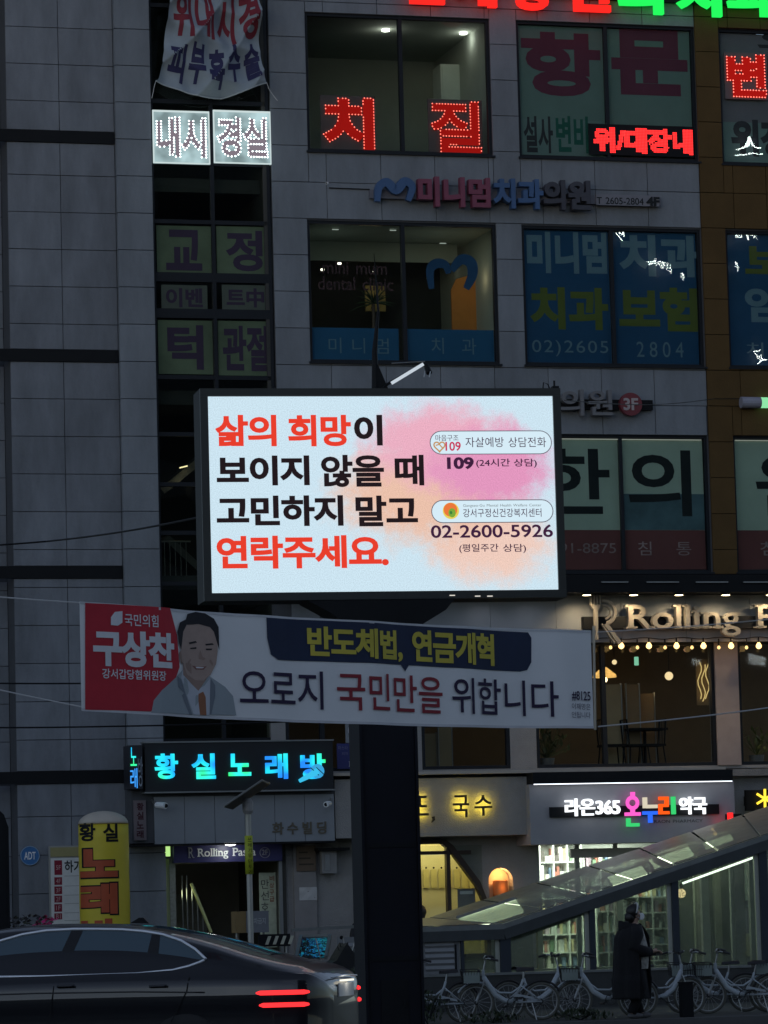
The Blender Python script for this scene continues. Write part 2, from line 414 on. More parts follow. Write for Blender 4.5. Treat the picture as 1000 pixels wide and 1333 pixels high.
# ---- panel cladding laid as separate slabs with open joints
def clip(r, hole):
    x0, x1, z0, z1 = r; a, b, c, d = hole
    if a >= x1 or b <= x0 or c >= z1 or d <= z0: return [r]
    o = []
    if a > x0: o.append((x0, a, z0, z1)); x0 = a
    if b < x1: o.append((b, x1, z0, z1)); x1 = b
    if c > z0: o.append((x0, x1, z0, c))
    if d < z1: o.append((x0, x1, d, z1))
    return o
_slab = {}
def slabs(parent, xs, zs, holes, y0, m, name='wall_panel', th=0.028, gap=0.005):
    org = ORG[root_of(parent).name]
    for i in range(len(xs) - 1):
        for j in range(len(zs) - 1):
            rs = [(xs[i], xs[i + 1], zs[j], zs[j + 1])]
            for h in holes: rs = [q for r in rs for q in clip(r, h)]
            for x0, x1, z0, z1 in rs:
                if x1 - x0 < .05 or z1 - z0 < .03: continue
                w, h = round(x1 - x0, 3), round(z1 - z0, 3); k = (w, h, m)
                if k not in _slab:
                    b = MB(); W2, H2 = w / 2 - gap, h / 2 - gap; e = 0.004
                    b.add([(-W2, th, -H2), (W2, th, -H2), (W2, th, H2), (-W2, th, H2), (-W2, e, -H2), (W2, e, -H2), (W2, e, H2), (-W2, e, H2),
                           (-W2 + e, 0, -H2 + e), (W2 - e, 0, -H2 + e), (W2 - e, 0, H2 - e), (-W2 + e, 0, H2 - e)],
                          [(0, 4, 5, 1), (1, 5, 6, 2), (2, 6, 7, 3), (3, 7, 4, 0), (4, 8, 9, 5), (5, 9, 10, 6), (6, 10, 11, 7), (7, 11, 8, 4), (8, 11, 10, 9)])
                    me = mesh_of(b, name=name); me.materials.append(M[m]); _slab[k] = me
                o = bpy.data.objects.new(name, _slab[k]); COL.objects.link(o); o.parent = parent
                o.location = ((x0 + x1) / 2 - org[0], y0 + random.uniform(-.002, .002) - org[1], (z0 + z1) / 2 - org[2])
def frange(a, b, st):
    o = []; x = a
    while x < b - 1e-6: o.append(x); x += st
    o.append(b); return o
def X(px, py=600, d=0): return FA.at(px, py, d)[0]
def Z(px, py, d=0): return FA.at(px, py, d)[1]
ROWH = 0.632
zrow0 = Z(178, 327)
ZR = [zrow0 + ROWH * k for k in range(-30, 20)]; ZR = [z for z in ZR if z > 0.05]
ZTOP = 18.2
xa = X(157, 600); xb = X(204, 600); xc = X(360, 500); xd = X(920, 500); XL = X(14, 500)

# ---------------------------------------------------------------- left building
LB = thing('office_building', 'grey panelled building front with black floor bands at the edge of the photo', 'building', FA, (XL - 4, 0, 0))
b = MB(); b.box(XL, xa - .002, .03, 9, 0, ZTOP); part('wall', b, 'joint', LB)
bands = [Z(80, y) for y in (178, 463, 745, 1012)]
bh = .105
holes = [(XL - .01, xa, z - bh, z + bh) for z in bands]
slabs(LB, [XL, X(85, 600), xa], ZR, holes + [(-99, 99, -1, 0.1)], 0.0, 'panel')
for z in bands:
    b = MB(); b.box(XL - 1.2, xa - .004, -.03, .029, z - bh + .003, z + bh - .003); part('floor_band', b, 'black', LB)
b = MB(); b.box(XL - 4, XL - .003, .62, 9, 0, ZTOP); part('side_wall', b, 'joint', LB)
slabs(LB, [XL - 1.5, XL - .003], ZR, [(-99, 99, z - bh, z + bh) for z in bands], 0.59, 'panel', 'side_panel')
b = MB(); b.box(XL - 4, XL - .003, -.02, .588, ZTOP - .1, ZTOP); part('roof', b, 'joint', LB)

# ---------------------------------------------------------------- main building
MBD = thing('commercial_building', 'tall commercial building of pale stone panels with shop windows and brown stone corner', 'building', FA, (xa, 0, 0))
xr = 9.0
fz = Z(700, 1004)                     # ledge between ground floor and pasta floor
def pxr(x0, y0, x1, y1, d=0): return FA.rect(x0, y0, x1, y1, d)
def corner_rect(tl, tr, bl, br):
    a = FA.at(*tl); b_ = FA.at(*tr); c = FA.at(*bl); d = FA.at(*br)
    return ((a[0] + c[0]) / 2, (b_[0] + d[0]) / 2, (c[1] + d[1]) / 2, (a[1] + b_[1]) / 2)
W5L = corner_rect((394, 14), (638, 27), (404, 195), (641, 205))
W5R = corner_rect((672, 25), (905, 35), (677, 203), (909, 210))
W4L = corner_rect((399, 287), (646, 293), (406, 471), (651, 475))
W4R = corner_rect((679, 292), (912, 297), (685, 475), (918, 476))
z4a, z4b = (W4L[2] + W4R[2]) / 2, (W4L[3] + W4R[3]) / 2
z5a, z5b = (W5L[2] + W5R[2]) / 2, (W5L[3] + W5R[3]) / 2
z3a, z3b = Z(820, 745), Z(820, 566)
W5L = (W5L[0], W5L[1], z5a, z5b); W5R = (W5R[0], W5R[1], z5a, z5b)
W4L = (W4L[0], W4L[1], z4a, z4b); W4R = (W4R[0], W4R[1], z4a, z4b)
W3L = (W4L[0], W4L[1], z3a, z3b); W3R = (W4R[0], X(924, 650), z3a, z3b)
xe = X(944, 300); xwx = xe + 3.1
WX = {5: (xe, xwx, z5a - .02, z5b), 4: (xe, xwx, z4a, z4b), 3: (X(957, 650), xwx, z3a, z3b)}
zs3 = Z(800, 748)                     # soffit band top over pasta floor
zpf0, zpf1 = Z(800, 833, -.3), Z(800, 780, -.3)
# structural backing walls with real openings
def backing(x0, x1, z0, z1, holes, y0, y1, m, name='wall'):
    xs = sorted({x0, x1, *[min(max(h[0], x0), x1) for h in holes], *[min(max(h[1], x0), x1) for h in holes]})
    b = MB()
    for i in range(len(xs) - 1):
        if xs[i + 1] - xs[i] < 1e-4: continue
        col = [(xs[i], xs[i + 1], z0, z1)]
        for h in holes: col = [q for r in col for q in clip(r, h)]
        for r in col: b.box(r[0], r[1], y0, y1, r[2], r[3])
    return part(name, b, m, MBD)
allw = [W5L, W5R, W4L, W4R, W3L, W3R, *WX.values()]
backing(xc, xr, zs3, ZTOP, allw, .03, .30, 'joint')
slabs(MBD, frange(xc, xd, (xd - xc) / 8), [z for z in ZR if z > zs3 - .3], [W5L, W5R, W4L, W4R, W3L, W3R, (-99, 99, 0, zs3)], 0.0, 'panel2')
slabs(MBD, frange(xd, xr, .62), [z for z in ZR if z > zs3 - .3], list(WX.values()) + [(-99, 99, 0, zs3)], -0.03, 'brownp', 'brown_panel', th=.05)
# pale corner strip beside the stair glass
b = MB(); b.box(xa, xb, .03, 9, 0, ZTOP); part('corner_pier', b, 'joint', MBD)
slabs(MBD, [xa, xb], ZR, [], -0.12, 'panel2', th=.145)
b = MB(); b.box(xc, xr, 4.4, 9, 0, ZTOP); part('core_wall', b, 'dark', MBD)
b = MB(); b.box(xa, xr, .0, 9, ZTOP, ZTOP + .3); part('roof', b, 'joint', MBD)
for nm, z in (('floor_slab', (z5a + z4b) / 2), ('floor_slab', (z4a + z3b) / 2), ('floor_slab', zs3 - .1)):
    b = MB(); b.box(xb, xr, .305, 4.395, z - .12, z + .12); part(nm, b, 'joint', MBD)
for x in ((W5L[1] + W5R[0]) / 2, (W5R[1] + xe) / 2):
    b = MB(); b.box(x - .08, x + .08, .305, 4.39, zs3 + .1, ZTOP - .01); part('partition_wall', b, 'room', MBD)
b = MB(); b.box(xc - .14, xc - .02, .05, 4.39, 0, ZTOP - .01); part('partition_wall', b, 'dark', MBD)

# ---- windows
FILM = {}
def film(name, col, rough=0.7, lit=0.0, var=.1):
    if name not in FILM: FILM[name] = mat(name, col, rough, var=var, scale=1.5, spec=.2)
    return FILM[name]
def window(r, div=(.5,), y=.10, fw=.05, glassm='pane', sill=True, hdiv=()):
    x0, x1, z0, z1 = r; f = MB()
    f.box(x0, x1, y - .05, y + .05, z0, z0 + fw); f.box(x0, x1, y - .05, y + .05, z1 - fw, z1)
    f.box(x0, x0 + fw, y - .05, y + .05, z0 + fw, z1 - fw); f.box(x1 - fw, x1, y - .05, y + .05, z0 + fw, z1 - fw)
    wn = part('window', f, 'frame', MBD)
    ed = [x0 + fw] + [x0 + (x1 - x0) * d for d in div] + [x1 - fw]; ez = [z0 + fw] + [z0 + (z1 - z0) * d for d in hdiv] + [z1 - fw]
    for d in ed[1:-1]:
        m_ = MB(); m_.box(d - fw * .62, d + fw * .62, y - .06, y + .045, z0 + fw, z1 - fw); part('mullion', m_, 'frame', wn)
    for d in ez[1:-1]:
        m_ = MB(); m_.box(x0 + fw, x1 - fw, y - .045, y + .04, d - fw * .5, d + fw * .5); part('transom', m_, 'frame', wn)
    for i in range(len(ed) - 1):
        for j in range(len(ez) - 1):
            p = MB(); p.box(ed[i] + .02, ed[i + 1] - .02, y - .006, y + .002, ez[j] + .01, ez[j + 1] - .01); part('pane', p, glassm, wn)
    if sill:
        s_ = MB(); s_.box(x0 - .03, x1 + .03, -.05, y - .055, z0 - .035, z0 - .001); part('sill', s_, 'frame', wn)
    return wn
def sheet(wn, name, r, y, m, th=.003):
    b = MB(); b.box(r[0], r[1], y, y + th, r[2], r[3]); return part(name, b, m, wn)
FY = .125      # film plane just behind the pane
def downlight(fr, p, parent, col=(1, .95, .85), e=5.0, r=.06, name='downlight', power=0):
    b = MB(); b.lathe(p, [(r, 0), (r, .03)], 14); o = part(name, b, LITE(col, e), parent)
    if power: l = lamp('POINT', fr, (p[0], p[1], p[2] - .12), power, col, .08)
    return o
_lt = {}
def LITE(col, e):
    k = (col, e)
    if k not in _lt: _lt[k] = emit('lamp_glow', col, e)
    return _lt[k]

# 5F left: half lit empty room with downlights and a pale cabinet
w = window(W5L, (.515,))
rz = W5L[3] - .1 + .18
def room(x0, x1, z0, z1, y1, m, ceil=None):
    b = MB(); b.box(x0, x1, y1, y1 + .05, z0, z1); part('room_wall', b, m, MBD)
    b = MB(); b.box(x0, x1, .32, y1 - .002, z1, z1 + .05); part('ceiling', b, ceil or m, MBD)
room(W5L[0] - .25, W5L[1] + .25, z5a - .6, W5L[3] + .14, 4.0, 'room')
for px_ in (502, 603):
    downlight(FA, (X(px_, 33, 1.6), 1.6, W5L[3] + .105), w, (1, .97, .88), 7, .07, power=1.6)
cb = thing('filing_cabinet', 'pale cabinet standing in the lit fifth floor room behind the red LED characters', 'cabinet', FA, (X(600, 100, 2.4), 2.4, z5a - .6))
x0, x1, _, zt = FA.rect(575, 84, 624, 200, 2.4)
b = MB(); b.box(x0, x1, 2.4, 2.9, z5a - .6, zt); part('body', b, mat('cabinet_paint', (.6, .66, .6), .6), cb)
b = MB(); b.box(x0 + .03, (x0 + x1) / 2 - .01, 2.38, 2.398, z5a, zt - .03); part('door', b, mat('cabinet_door', (.55, .62, .56), .6), cb)
b = MB(); b.box((x0 + x1) / 2 + .01, x1 - .03, 2.38, 2.398, z5a, zt - .03); part('door', b, mat('cabinet_door', (.55, .62, .56), .6), cb)
b = MB(); b.box(x0 + .36, x0 + .40, 2.5, 2.52, zt, zt + .45); part('rod', b, 'steel', cb)
b = MB(); b.box(x0 + .46, x0 + .66, 2.45, 2.75, zt, zt + .2); part('tray', b, 'white', cb)

# 5F right: faded film with huge characters, small red LED running sign
w = window(W5R, (.5,))
x0, x1, z0, z1 = W5R
fg = film('faded_green_film', (.18, .26, .24)); fr_ = film('faded_red_print', (.17, .045, .08)); 
sheet(w, 'film', (x0 + .06, x1 - .06, z0 + .06, z1 - .06), FY, fg)
zc = z0 + .56
word_px(FA, '항', 679, 42, 782, 125, FY - .004, fr_, w, bold=.045, joined=True, name='lettering')
word_px(FA, '문', 796, 38, 895, 124, FY - .004, fr_, w, bold=.05, joined=True, name='lettering')
sheet(w, 'film_strip', FA.rect(677, 146, 784, 204, FY) [:2] + (z0 + .06, z0 + .70), FY - .003, film('pale_strip', (.2, .28, .27)))
word_px(FA, '설사', 682, 151, 720, 199, FY - .007, film('dark_print', (.05, .05, .06)), w, bold=.03, joined=True, name='lettering')
word_px(FA, '변비', 724, 151, 766, 199, FY - .007, film('green_print', (.03, .14, .11)), w, bold=.03, joined=True, name='lettering')
sheet(w, 'film_strip', FA.rect(790, 155, 905, 204, FY)[:2] + (z0 + .06, z0 + .62), FY - .003, film('dark_strip', (.04, .05, .05)))

# 5F far right (brown part)
w = window(WX[5], (.5,)); x0, x1, z0, z1 = WX[5]
sheet(w, 'film', (x0 + .06, x1 - .06, z0 + .06, z1 - .06), FY, film('mauve_film', (.2, .19, .22)))
word_px(FA, '외', 986, 40, 1085, 70, FY - .004, film('dark_print', (.05, .05, .06)), w, bold=.04, joined=True, name='lettering')
sheet(w, 'film_strip', (x0 + .06, x1 - .06, z0 + .06, z0 + .78), FY - .003, film('pale_strip', (.2, .28, .27)))
word_px(FA, '위장', 952, 156, 1030, 204, FY - .007, film('dark_print', (.05, .05, .06)), w, bold=.05, joined=True, name='lettering')

# 4F left: dental clinic, clear glass above a blue film strip
w = window(W4L, (.505,)); x0, x1, z0, z1 = W4L
zb = Z(525, 428, FY)
blue = film('blue_film', (.028, .12, .25)); pale = film('pale_print', (.16, .26, .33))
for a, c in ((x0 + .06, x0 + 1.60), (x0 + 1.68, x1 - .06)): sheet(w, 'film', (a, c, z0 + .06, zb), FY, blue)
word_px(FA, '미니멈', 428, 440, 506, 460, FY - .004, pale, w, bold=-.004, joined=True, name='lettering', track=.35)
word_px(FA, '치과', 562, 440, 620, 461, FY - .004, pale, w, bold=-.004, joined=True, name='lettering', track=.9)
dk = film('dull_red_print', (.09, .045, .05))
word_px(FA, 'mini mum', 420, 341, 504, 357, FY - .004, dk, w, bold=.01, joined=True, name='lettering')
word_px(FA, 'dental clinic', 414, 361, 512, 378, FY - .004, dk, w, bold=.01, joined=True, name='lettering')
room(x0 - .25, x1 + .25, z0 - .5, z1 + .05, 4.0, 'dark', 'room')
b = MB(); b.box(x0 + .05, x1 - .05, 2.2, 2.25, Z(525, 341, 2.2), z1 + .04); part('soffit', b, 'room', MBD)
for px_, py_ in ((437, 298), (512, 299), (577, 316)):
    b = MB(); b.box(X(px_ - 4, py_, .9), X(px_ + 4, py_, .9), .9, .93, Z(px_, py_ + 1, .9), Z(px_, py_, .9)); part('ceiling_lamp', b, LITE((.9, 1, .9), .35), w)
for px_, py_, r in ((420, 352, .035), (442, 344, .035), (487, 355, .02), (557, 363, .02), (585, 352, .025)):
    downlight(FA, (X(px_, py_, 2.9), 2.9, Z(px_, py_, 2.9)), w, (1, .93, .75), 3.0, r)
lamp('POINT', FA, (x0 + .8, 1.3, z1 - .6), 1.0, (.85, 1, .9), .3); lamp('POINT', FA, (x1 - .7, 1.3, z1 - .6), 1.0, (.85, 1, .9), .3)
# blue arched tooth mark printed on the right pane
def arc_px(fr, pts, wd, y, m, parent, name='emblem', th=.02):
    P = [fr.at(a, b_, y) for a, b_ in pts]; Q = []
    for i in range(len(P) - 1):
        for t in range(6):
            p0 = P[max(i - 1, 0)]; p1 = P[i]; p2 = P[i + 1]; p3 = P[min(i + 2, len(P) - 1)]; u = t / 6
            Q.append(tuple(.5 * (2 * p1[k] + (p2[k] - p0[k]) * u + (2 * p0[k] - 5 * p1[k] + 4 * p2[k] - p3[k]) * u * u + (3 * p1[k] - p0[k] - 3 * p2[k] + p3[k]) * u ** 3) for k in (0, 1)))
    Q.append(P[-1]); L = []; Rr = []
    for i, q in enumerate(Q):
        a = Q[max(i - 1, 0)]; c = Q[min(i + 1, len(Q) - 1)]; tx, tz = c[0] - a[0], c[1] - a[1]; l = math.hypot(tx, tz) or 1
        t = i / (len(Q) - 1); ww = wd * (.55 + .45 * math.sin(PI * t)) / 2
        L.append((q[0] - tz / l * ww, q[1] + tx / l * ww)); Rr.append((q[0] + tz / l * ww, q[1] - tx / l * ww))
    mb = MB(); n = len(Q)
    mb.v = [(a, y, c) for a, c in L] + [(a, y, c) for a, c in Rr] + [(a, y + th, c) for a, c in L] + [(a, y + th, c) for a, c in Rr]
    for i in range(n - 1):
        mb.f += [(i, i + 1, n + i + 1, n + i), (2 * n + i, 3 * n + i, 3 * n + i + 1, 2 * n + i + 1), (i, 2 * n + i, 2 * n + i + 1, i + 1), (n + i, n + i + 1, 3 * n + i + 1, 3 * n + i)]
    mb.f += [(0, n, 3 * n, 2 * n), (n - 1, 3 * n - 1, 4 * n - 1, 2 * n - 1)]
    return part(name, mb, m, parent)
bp_ = film('blue_print', (.03, .09, .2))
arc_px(FA, [(562, 376), (560, 352), (568, 343), (580, 345), (584, 356)], .17, FY - .002, bp_, w, th=.002)
arc_px(FA, [(588, 352), (600, 338), (613, 342), (615, 358), (607, 376)], .2, FY - .002, bp_, w, th=.002)
# lit orange wall niche seen inside
a, c, d, e = FA.rect(588, 356, 630, 425, 1.8)
b = MB(); b.prism([(a, d - .6), (c, d - .6), (c, e - .5), (c - .15, e), (a + .1, e - .1), (a, e - .3)], 1.8, 1.85); part('feature_wall', b, mat('orange_wall', (.62, .24, .05), .8), MBD)
lamp('POINT', FA, ((a + c) / 2, 1.2, e - .2), .9, (1, .75, .45), .15)
a, c, d, e = FA.rect(476, 372, 502, 405, 3.2)
b = MB(); b.box(a, c, 3.2, 3.25, d, e); part('wall_picture', b, mat('yellow_picture', (.4, .3, .1), .7, var=.5, scale=6), MBD)
lamp('POINT', FA, ((a + c) / 2 - .2, 2.7, e), .9, (1, .8, .5), .2)
# potted palm in the clinic window
pl = thing('palm_plant', 'spiky dark potted palm inside the dental clinic window', 'plant', FA, (X(486, 400, 1.0), 1.0, z0))
b = MB(); b.tube([(X(486, 400, 1), 1.0, z0 + .1), (X(486, 400, 1), 1.0, Z(486, 395, 1))], .03); part('trunk', b, mat('palm_bark', (.09, .06, .04)), pl)
b = MB(); cx, cz_ = X(487, 395, 1), Z(486, 395, 1)
for i in range(46):
    a = random.uniform(0, 2 * PI); el = random.uniform(-.1, 1.4); L = random.uniform(.3, .5)
    p = [(cx + math.cos(a) * math.cos(el) * L * t * 1.0, 1.0 + math.sin(a) * math.cos(el) * L * t * .6, cz_ + math.sin(el) * L * t - .25 * L * t * t) for t in (0, .35, .7, 1)]
    b.tube(p, [.006, .011, .008, .001], 4)
part('crown', b, mat('palm_leaf', (.05, .08, .035)), pl)
b = MB(); b.lathe((cx, 1.0, z0 - .1), [(.12, 0), (.17, .3)], 16); part('pot', b, 'white', pl)

# 4F right: blue film with clinic advertising
w = window(W4R, (.5,)); x0, x1, z0, z1 = W4R
sheet(w, 'film', (x0 + .06, x1 - .06, z0 + .06, z1 - .06), FY, film('deep_blue_film', (.022, .085, .19)))
xm = (x0 + x1) / 2
ol = film('olive_print', (.13, .16, .035))
word_px(FA, '미니멈', 686, 302, 790, 356, FY - .004, pale, w, bold=.045, joined=True, name='lettering')
word_px(FA, '치과', 806, 306, 912, 360, FY - .004, pale, w, bold=.045, joined=True, name='lettering')
word_px(FA, '치과', 690, 374, 792, 429, FY - .004, ol, w, bold=.045, joined=True, name='lettering')
word_px(FA, '보험', 806, 374, 908, 431, FY - .004, ol, w, bold=.045, joined=True, name='lettering')
word_px(FA, '02)2605', 693, 443, 792, 464, FY - .004, pale, w, bold=.0, joined=True, name='lettering', track=.08)
word_px(FA, '2804', 829, 445, 890, 465, FY - .004, pale, w, bold=.0, joined=True, name='lettering', track=.25)
w = window(WX[4], (.5,)); x0, x1, z0, z1 = WX[4]
sheet(w, 'film', (x0 + .06, x1 - .06, z0 + .06, z1 - .06), FY, film('deep_blue_film', (.022, .085, .19)))
word_px(FA, '보험', 970, 318, 1075, 362, FY - .004, ol, w, bold=.04, joined=True, name='lettering')
word_px(FA, '임플', 970, 374, 1070, 420, FY - .004, pale, w, bold=.04, joined=True, name='lettering')
word_px(FA, '치과', 972, 446, 1040, 464, FY - .004, pale, w, bold=.0, joined=True, name='lettering', track=.5)

# 3F: oriental clinic, frosted film above a dull red strip
for k, (r, dv) in enumerate(((W3L, .5), (W3R, .515), (WX[3], .5))):
    w = window(r, (dv,), fw=.045); x0, x1, z0, z1 = r
    zr = Z(820, 690, FY)
    sheet(w, 'film', (x0 + .06, x1 - .06, zr, z1 - .06), FY, film('frosted_green_film', (.46, .55, .46)))
    sheet(w, 'film_strip', (x0 + .06, x1 - .06, z0 + .06, zr - .002), FY, film('dull_red_film', (.2, .07, .07)))
    ink = film('black_print', (.018, .022, .025)); sm = film('worn_print', (.42, .3, .3), var=.6)
    b = MB(); b.box(x0 + .08, x1 - .08, FY - .03, FY - .01, z1 - .075, z1 - .06); part('light_strip', b, LITE((.85, .9, .8), .28), w)
    if k == 1:
        word_px(FA, '한', 700, 584, 794, 669, FY - .004, ink, w, bold=.02, joined=True, name='lettering')
        word_px(FA, '의', 818, 586, 900, 672, FY - .004, ink, w, bold=.02, joined=True, name='lettering')
        word_px(FA, '2691-8875', 706, 707, 802, 720, FY - .004, sm, w, bold=.0, joined=True, name='lettering')
        word_px(FA, '침통', 831, 705, 900, 723, FY - .004, sm, w, bold=.0, joined=True, name='lettering', track=1.2)
        a, c, d, e = FA.rect(810, 643, 920, 688, FY)
        sheet(w, 'film_strip', (a, x1 - .06, zr + .003, e), FY - .002, film('sea_print', (.1, .17, .2), var=.4), .001)
    if k == 2:
        word_px(FA, '원', 984, 590, 1072, 672, FY - .004, ink, w, bold=.02, joined=True, name='lettering')
        word_px(FA, '침', 990, 705, 1012, 723, FY - .004, sm, w, bold=.0, joined=True, name='lettering')

# ---- stair column: glazing bars, coloured films, lit boxes
sy = .10
xs0, xs1 = xb + .0, xc - .02; xsm = X(277, 300, sy)
rows = [Z(277, y, sy) for y in (-40, 10, 134, 214, 290, 362, 409, 492, 566, 631, 694, 760, 848, 905, 964)]
sw = MB()
for z in rows: sw.box(xs0, xs1, sy - .05, sy + .05, z - .035, z + .035)
for x in (xs0 + .03, xsm, xs1 - .03): sw.box(x - .03, x + .03, sy - .055, sy + .055, rows[-1], ZTOP)
for y in (362, 409): z = Z(277, y, sy); sw.box(xs0, xs1, sy - .052, sy + .052, z - .08, z + .08)
stair = part('stair_window', sw, 'frame', MBD)
edges = [(xs0 + .06, xsm - .03), (xsm + .03, xs1 - .06)]
for i in range(len(rows) - 1):
    for a, c in edges:
        p = MB(); p.box(a, c, sy - .006, sy + .002, rows[i + 1] + .035, rows[i] - .035); part('pane', p, 'pane_dark', stair)
gfilm = film('olive_green_film', (.095, .135, .08), var=.25); pf = film('dim_green_film', (.08, .10, .08), var=.2); pr = film('purple_print', (.042, .03, .055))
for ch, x0, y0, x1, y1, f_, mg in (('교', 204, 294, 275, 357, gfilm, 5), ('정', 282, 295, 354, 358, gfilm, 5), ('이벤', 210, 371, 270, 404, pf, 4), ('트中', 289, 371, 350, 404, pf, 4), ('턱', 206, 417, 277, 487, gfilm, 6), ('관절', 284, 418, 356, 489, gfilm, 6)):
    r = FA.rect(x0, y0, x1, y1, sy - .01)
    sheet(stair, 'film', r, sy - .012, f_)
    word_px(FA, ch, x0 + (12 if len(ch) == 1 else 6), y0 + mg, x1 - (12 if len(ch) == 1 else 6), y1 - mg, sy - .016, pr, stair, bold=.035, joined=True, name='lettering')
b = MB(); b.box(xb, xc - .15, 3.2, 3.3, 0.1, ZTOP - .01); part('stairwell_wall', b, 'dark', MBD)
# stair flights inside
for (p0, p1) in (((210, 640), (290, 575)), ((215, 700), (290, 770))):
    A = FA.at(*p0, 1.2); B_ = FA.at(*p1, 1.2)
    b = MB(); b.beam((A[0], 1.6, A[1]), (B_[0], 1.6, B_[1]), 1.0, .12); part('stair_flight', b, 'concrete', MBD)
for (x0, y0, x1, y1) in ((234, 609, 244, 606.5), (228, 630.5, 247, 631.5)):
    A = FA.at(x0, y0, 1); B_ = FA.at(x1, y1, 1); b = MB(); b.beam((A[0], 1, A[1]), (B_[0], 1, B_[1]), .03, .02); part('stair_lamp', b, LITE((1, .85, .5), 2.2), stair)
for px_ in range(214, 248, 7):
    A = FA.at(px_, 706, .7); B_ = FA.at(px_ + 1, 756, .7); b = MB(); b.tube([(A[0], .7, A[1]), (B_[0], .7, B_[1])], .008, 6); part('baluster', b, 'steel', stair)
A = FA.at(210, 705, .7); B_ = FA.at(248, 705, .7); b = MB(); b.tube([(A[0], .7, A[1]), (B_[0], .7, B_[1])], .015, 6); part('handrail', b, 'steel', stair)
lamp('POINT', FA, (X(246, 640, 1.0), .9, Z(246, 640, 1)), .5, (1, .85, .6), .1)
# ================================================================== PASTA FLOOR AND GROUND FLOOR SHELL
xp0 = X(352, 900)                    # left edge of the recessed shop front
zf1 = Z(700, 835)
# soffit canopy and lit fascia
xs_ = X(372, 760, -.9)
b = MB(); b.box(xs_, xr, -.9, .3, Z(800, 771, -.9), Z(800, 748, -.9)); part('soffit', b, 'black', MBD)
for a, c in ((783, 818), (842, 884), (906, 948), (968, 1010)):
    x0, x1, z0, z1 = FA.rect(a, 757, c, 758.5, -.93); b = MB(); b.box(x0, x1, -.94, -.901, z0, z1); part('trim_strip', b, 'steel', MBD)
zfa, zfb = Z(800, 836, -.3), Z(800, 773, -.3)
xf0 = X(552, 800, -.3)
b = MB()
for i in range(7):
    a = xf0 + (xr - xf0) * i / 7; c = xf0 + (xr - xf0) * (i + 1) / 7
    b = MB(); b.box(a, c - .006, -.3, -.25, zfa, zfb); part('fascia_panel', b, 'fascia', MBD)
b = MB(); b.box(xf0, xr, -.249, .2, zfa + .002, zfb); part('fascia_core', b, 'black', MBD)
b = MB(); b.box(xs_, xf0 - .002, -.15, .2, zfa, zfb); part('fascia_core', b, 'joint', MBD)
for px_ in range(380, 560, 45):
    r = FA.rect(px_, 786, px_ + 36, 832, -.15); b = MB(); b.box(r[0], r[1], -.18, -.151, r[2], r[3]); part('fascia_panel', b, 'panel2', MBD)
# downlights over the fascia
for px_ in (640, 700, 764, 825, 884, 945, 1003, 1062):
    x_, z_ = FA.at(px_, 773, -.82)
    b = MB(); b.lathe((x_, -.82, z_ - .02), [(.075, 0), (.09, .09), (.03, .12)], 14); f_ = part('downlight', b, 'black', MBD)
    dim = .1 if px_ < 720 else 1
    b = MB(); b.lathe((x_, -.82, z_ - .028), [(.07, 0), (.07, .006)], 14); part('lens', b, LITE((1, .82, .45), 9.0 * dim), f_)
    lamp('SPOT', FA, (x_, -.80, z_ - .05), 30.0 * dim, (1, .74, .42) if dim == 1 else (.85, .85, .95), .05, rot=Matrix.Rotation(R(24), 4, 'X'), spot=125)
# pasta floor shop front: two big panes, pale piers, black frames
zw0 = Z(700, 1000); zw1 = zf1 - .02
WA = (X(549, 960), X(664, 960), zw0, zw1); WB_ = (X(698, 950), X(933, 950), zw0, zw1); WC_ = (X(963, 950), xr - .2, zw0, zw1); WD = (X(372, 960), X(468, 960), zw0, zw1)
backing(xc - .02, xr, zf1 - .5 + .5, zs3, [], .03, .30, 'joint')
backing(xp0, xr, fz, zf1, [WA, WB_, WC_, WD], .0, .30, 'stucco')
for r, dv, hd in ((WA, (), (.35,)), (WB_, (.38,), ()), (WC_, (.4,), ()), (WD, (.5,), (.4,))):
    w = window(r, dv, y=.06, fw=.06, glassm='clear', sill=False, hdiv=hd)
    if r is WA: wA = w
    if r is WB_: wB = w
    if r is WC_: wC = w
    if r is WD: wD = w
r = FA.rect(932, 833, 962, 1000, -.02)
b = MB(); b.box(r[0], r[1], -.05, -.002, zw0, zf1); part('pier_panel', b, mat('rust_washed_panel', (.33, .27, .25), .7), MBD)
b = MB(); b.box(xp0, xr, 4.2, 4.3, fz, zs3 - .3); part('room_wall', b, 'warmroom', MBD)
b = MB(); b.box(xp0, xr, .32, 4.19, zs3 - .45, zs3 - .4); part('ceiling', b, 'dark', MBD)
b = MB(); b.box(xp0, xr, -.12, 4.19, fz - .14, fz - .02); part('floor_slab', b, 'concrete', MBD)
b = MB(); b.box(xp0, X(945, 1004, -.62), -.62, -.12, fz - .05, fz + .0); part('ledge', b, mat('ledge_stone', (.42, .38, .33), .8), MBD)
for px_, py_ in ((800, 900), (870, 870), (930, 880), (620, 955), (990, 900)):
    x_, z_ = FA.at(px_, py_, 2.0); lamp('POINT', FA, (x_, 2.0, z_), 1.3, (1, .68, .36), .15)
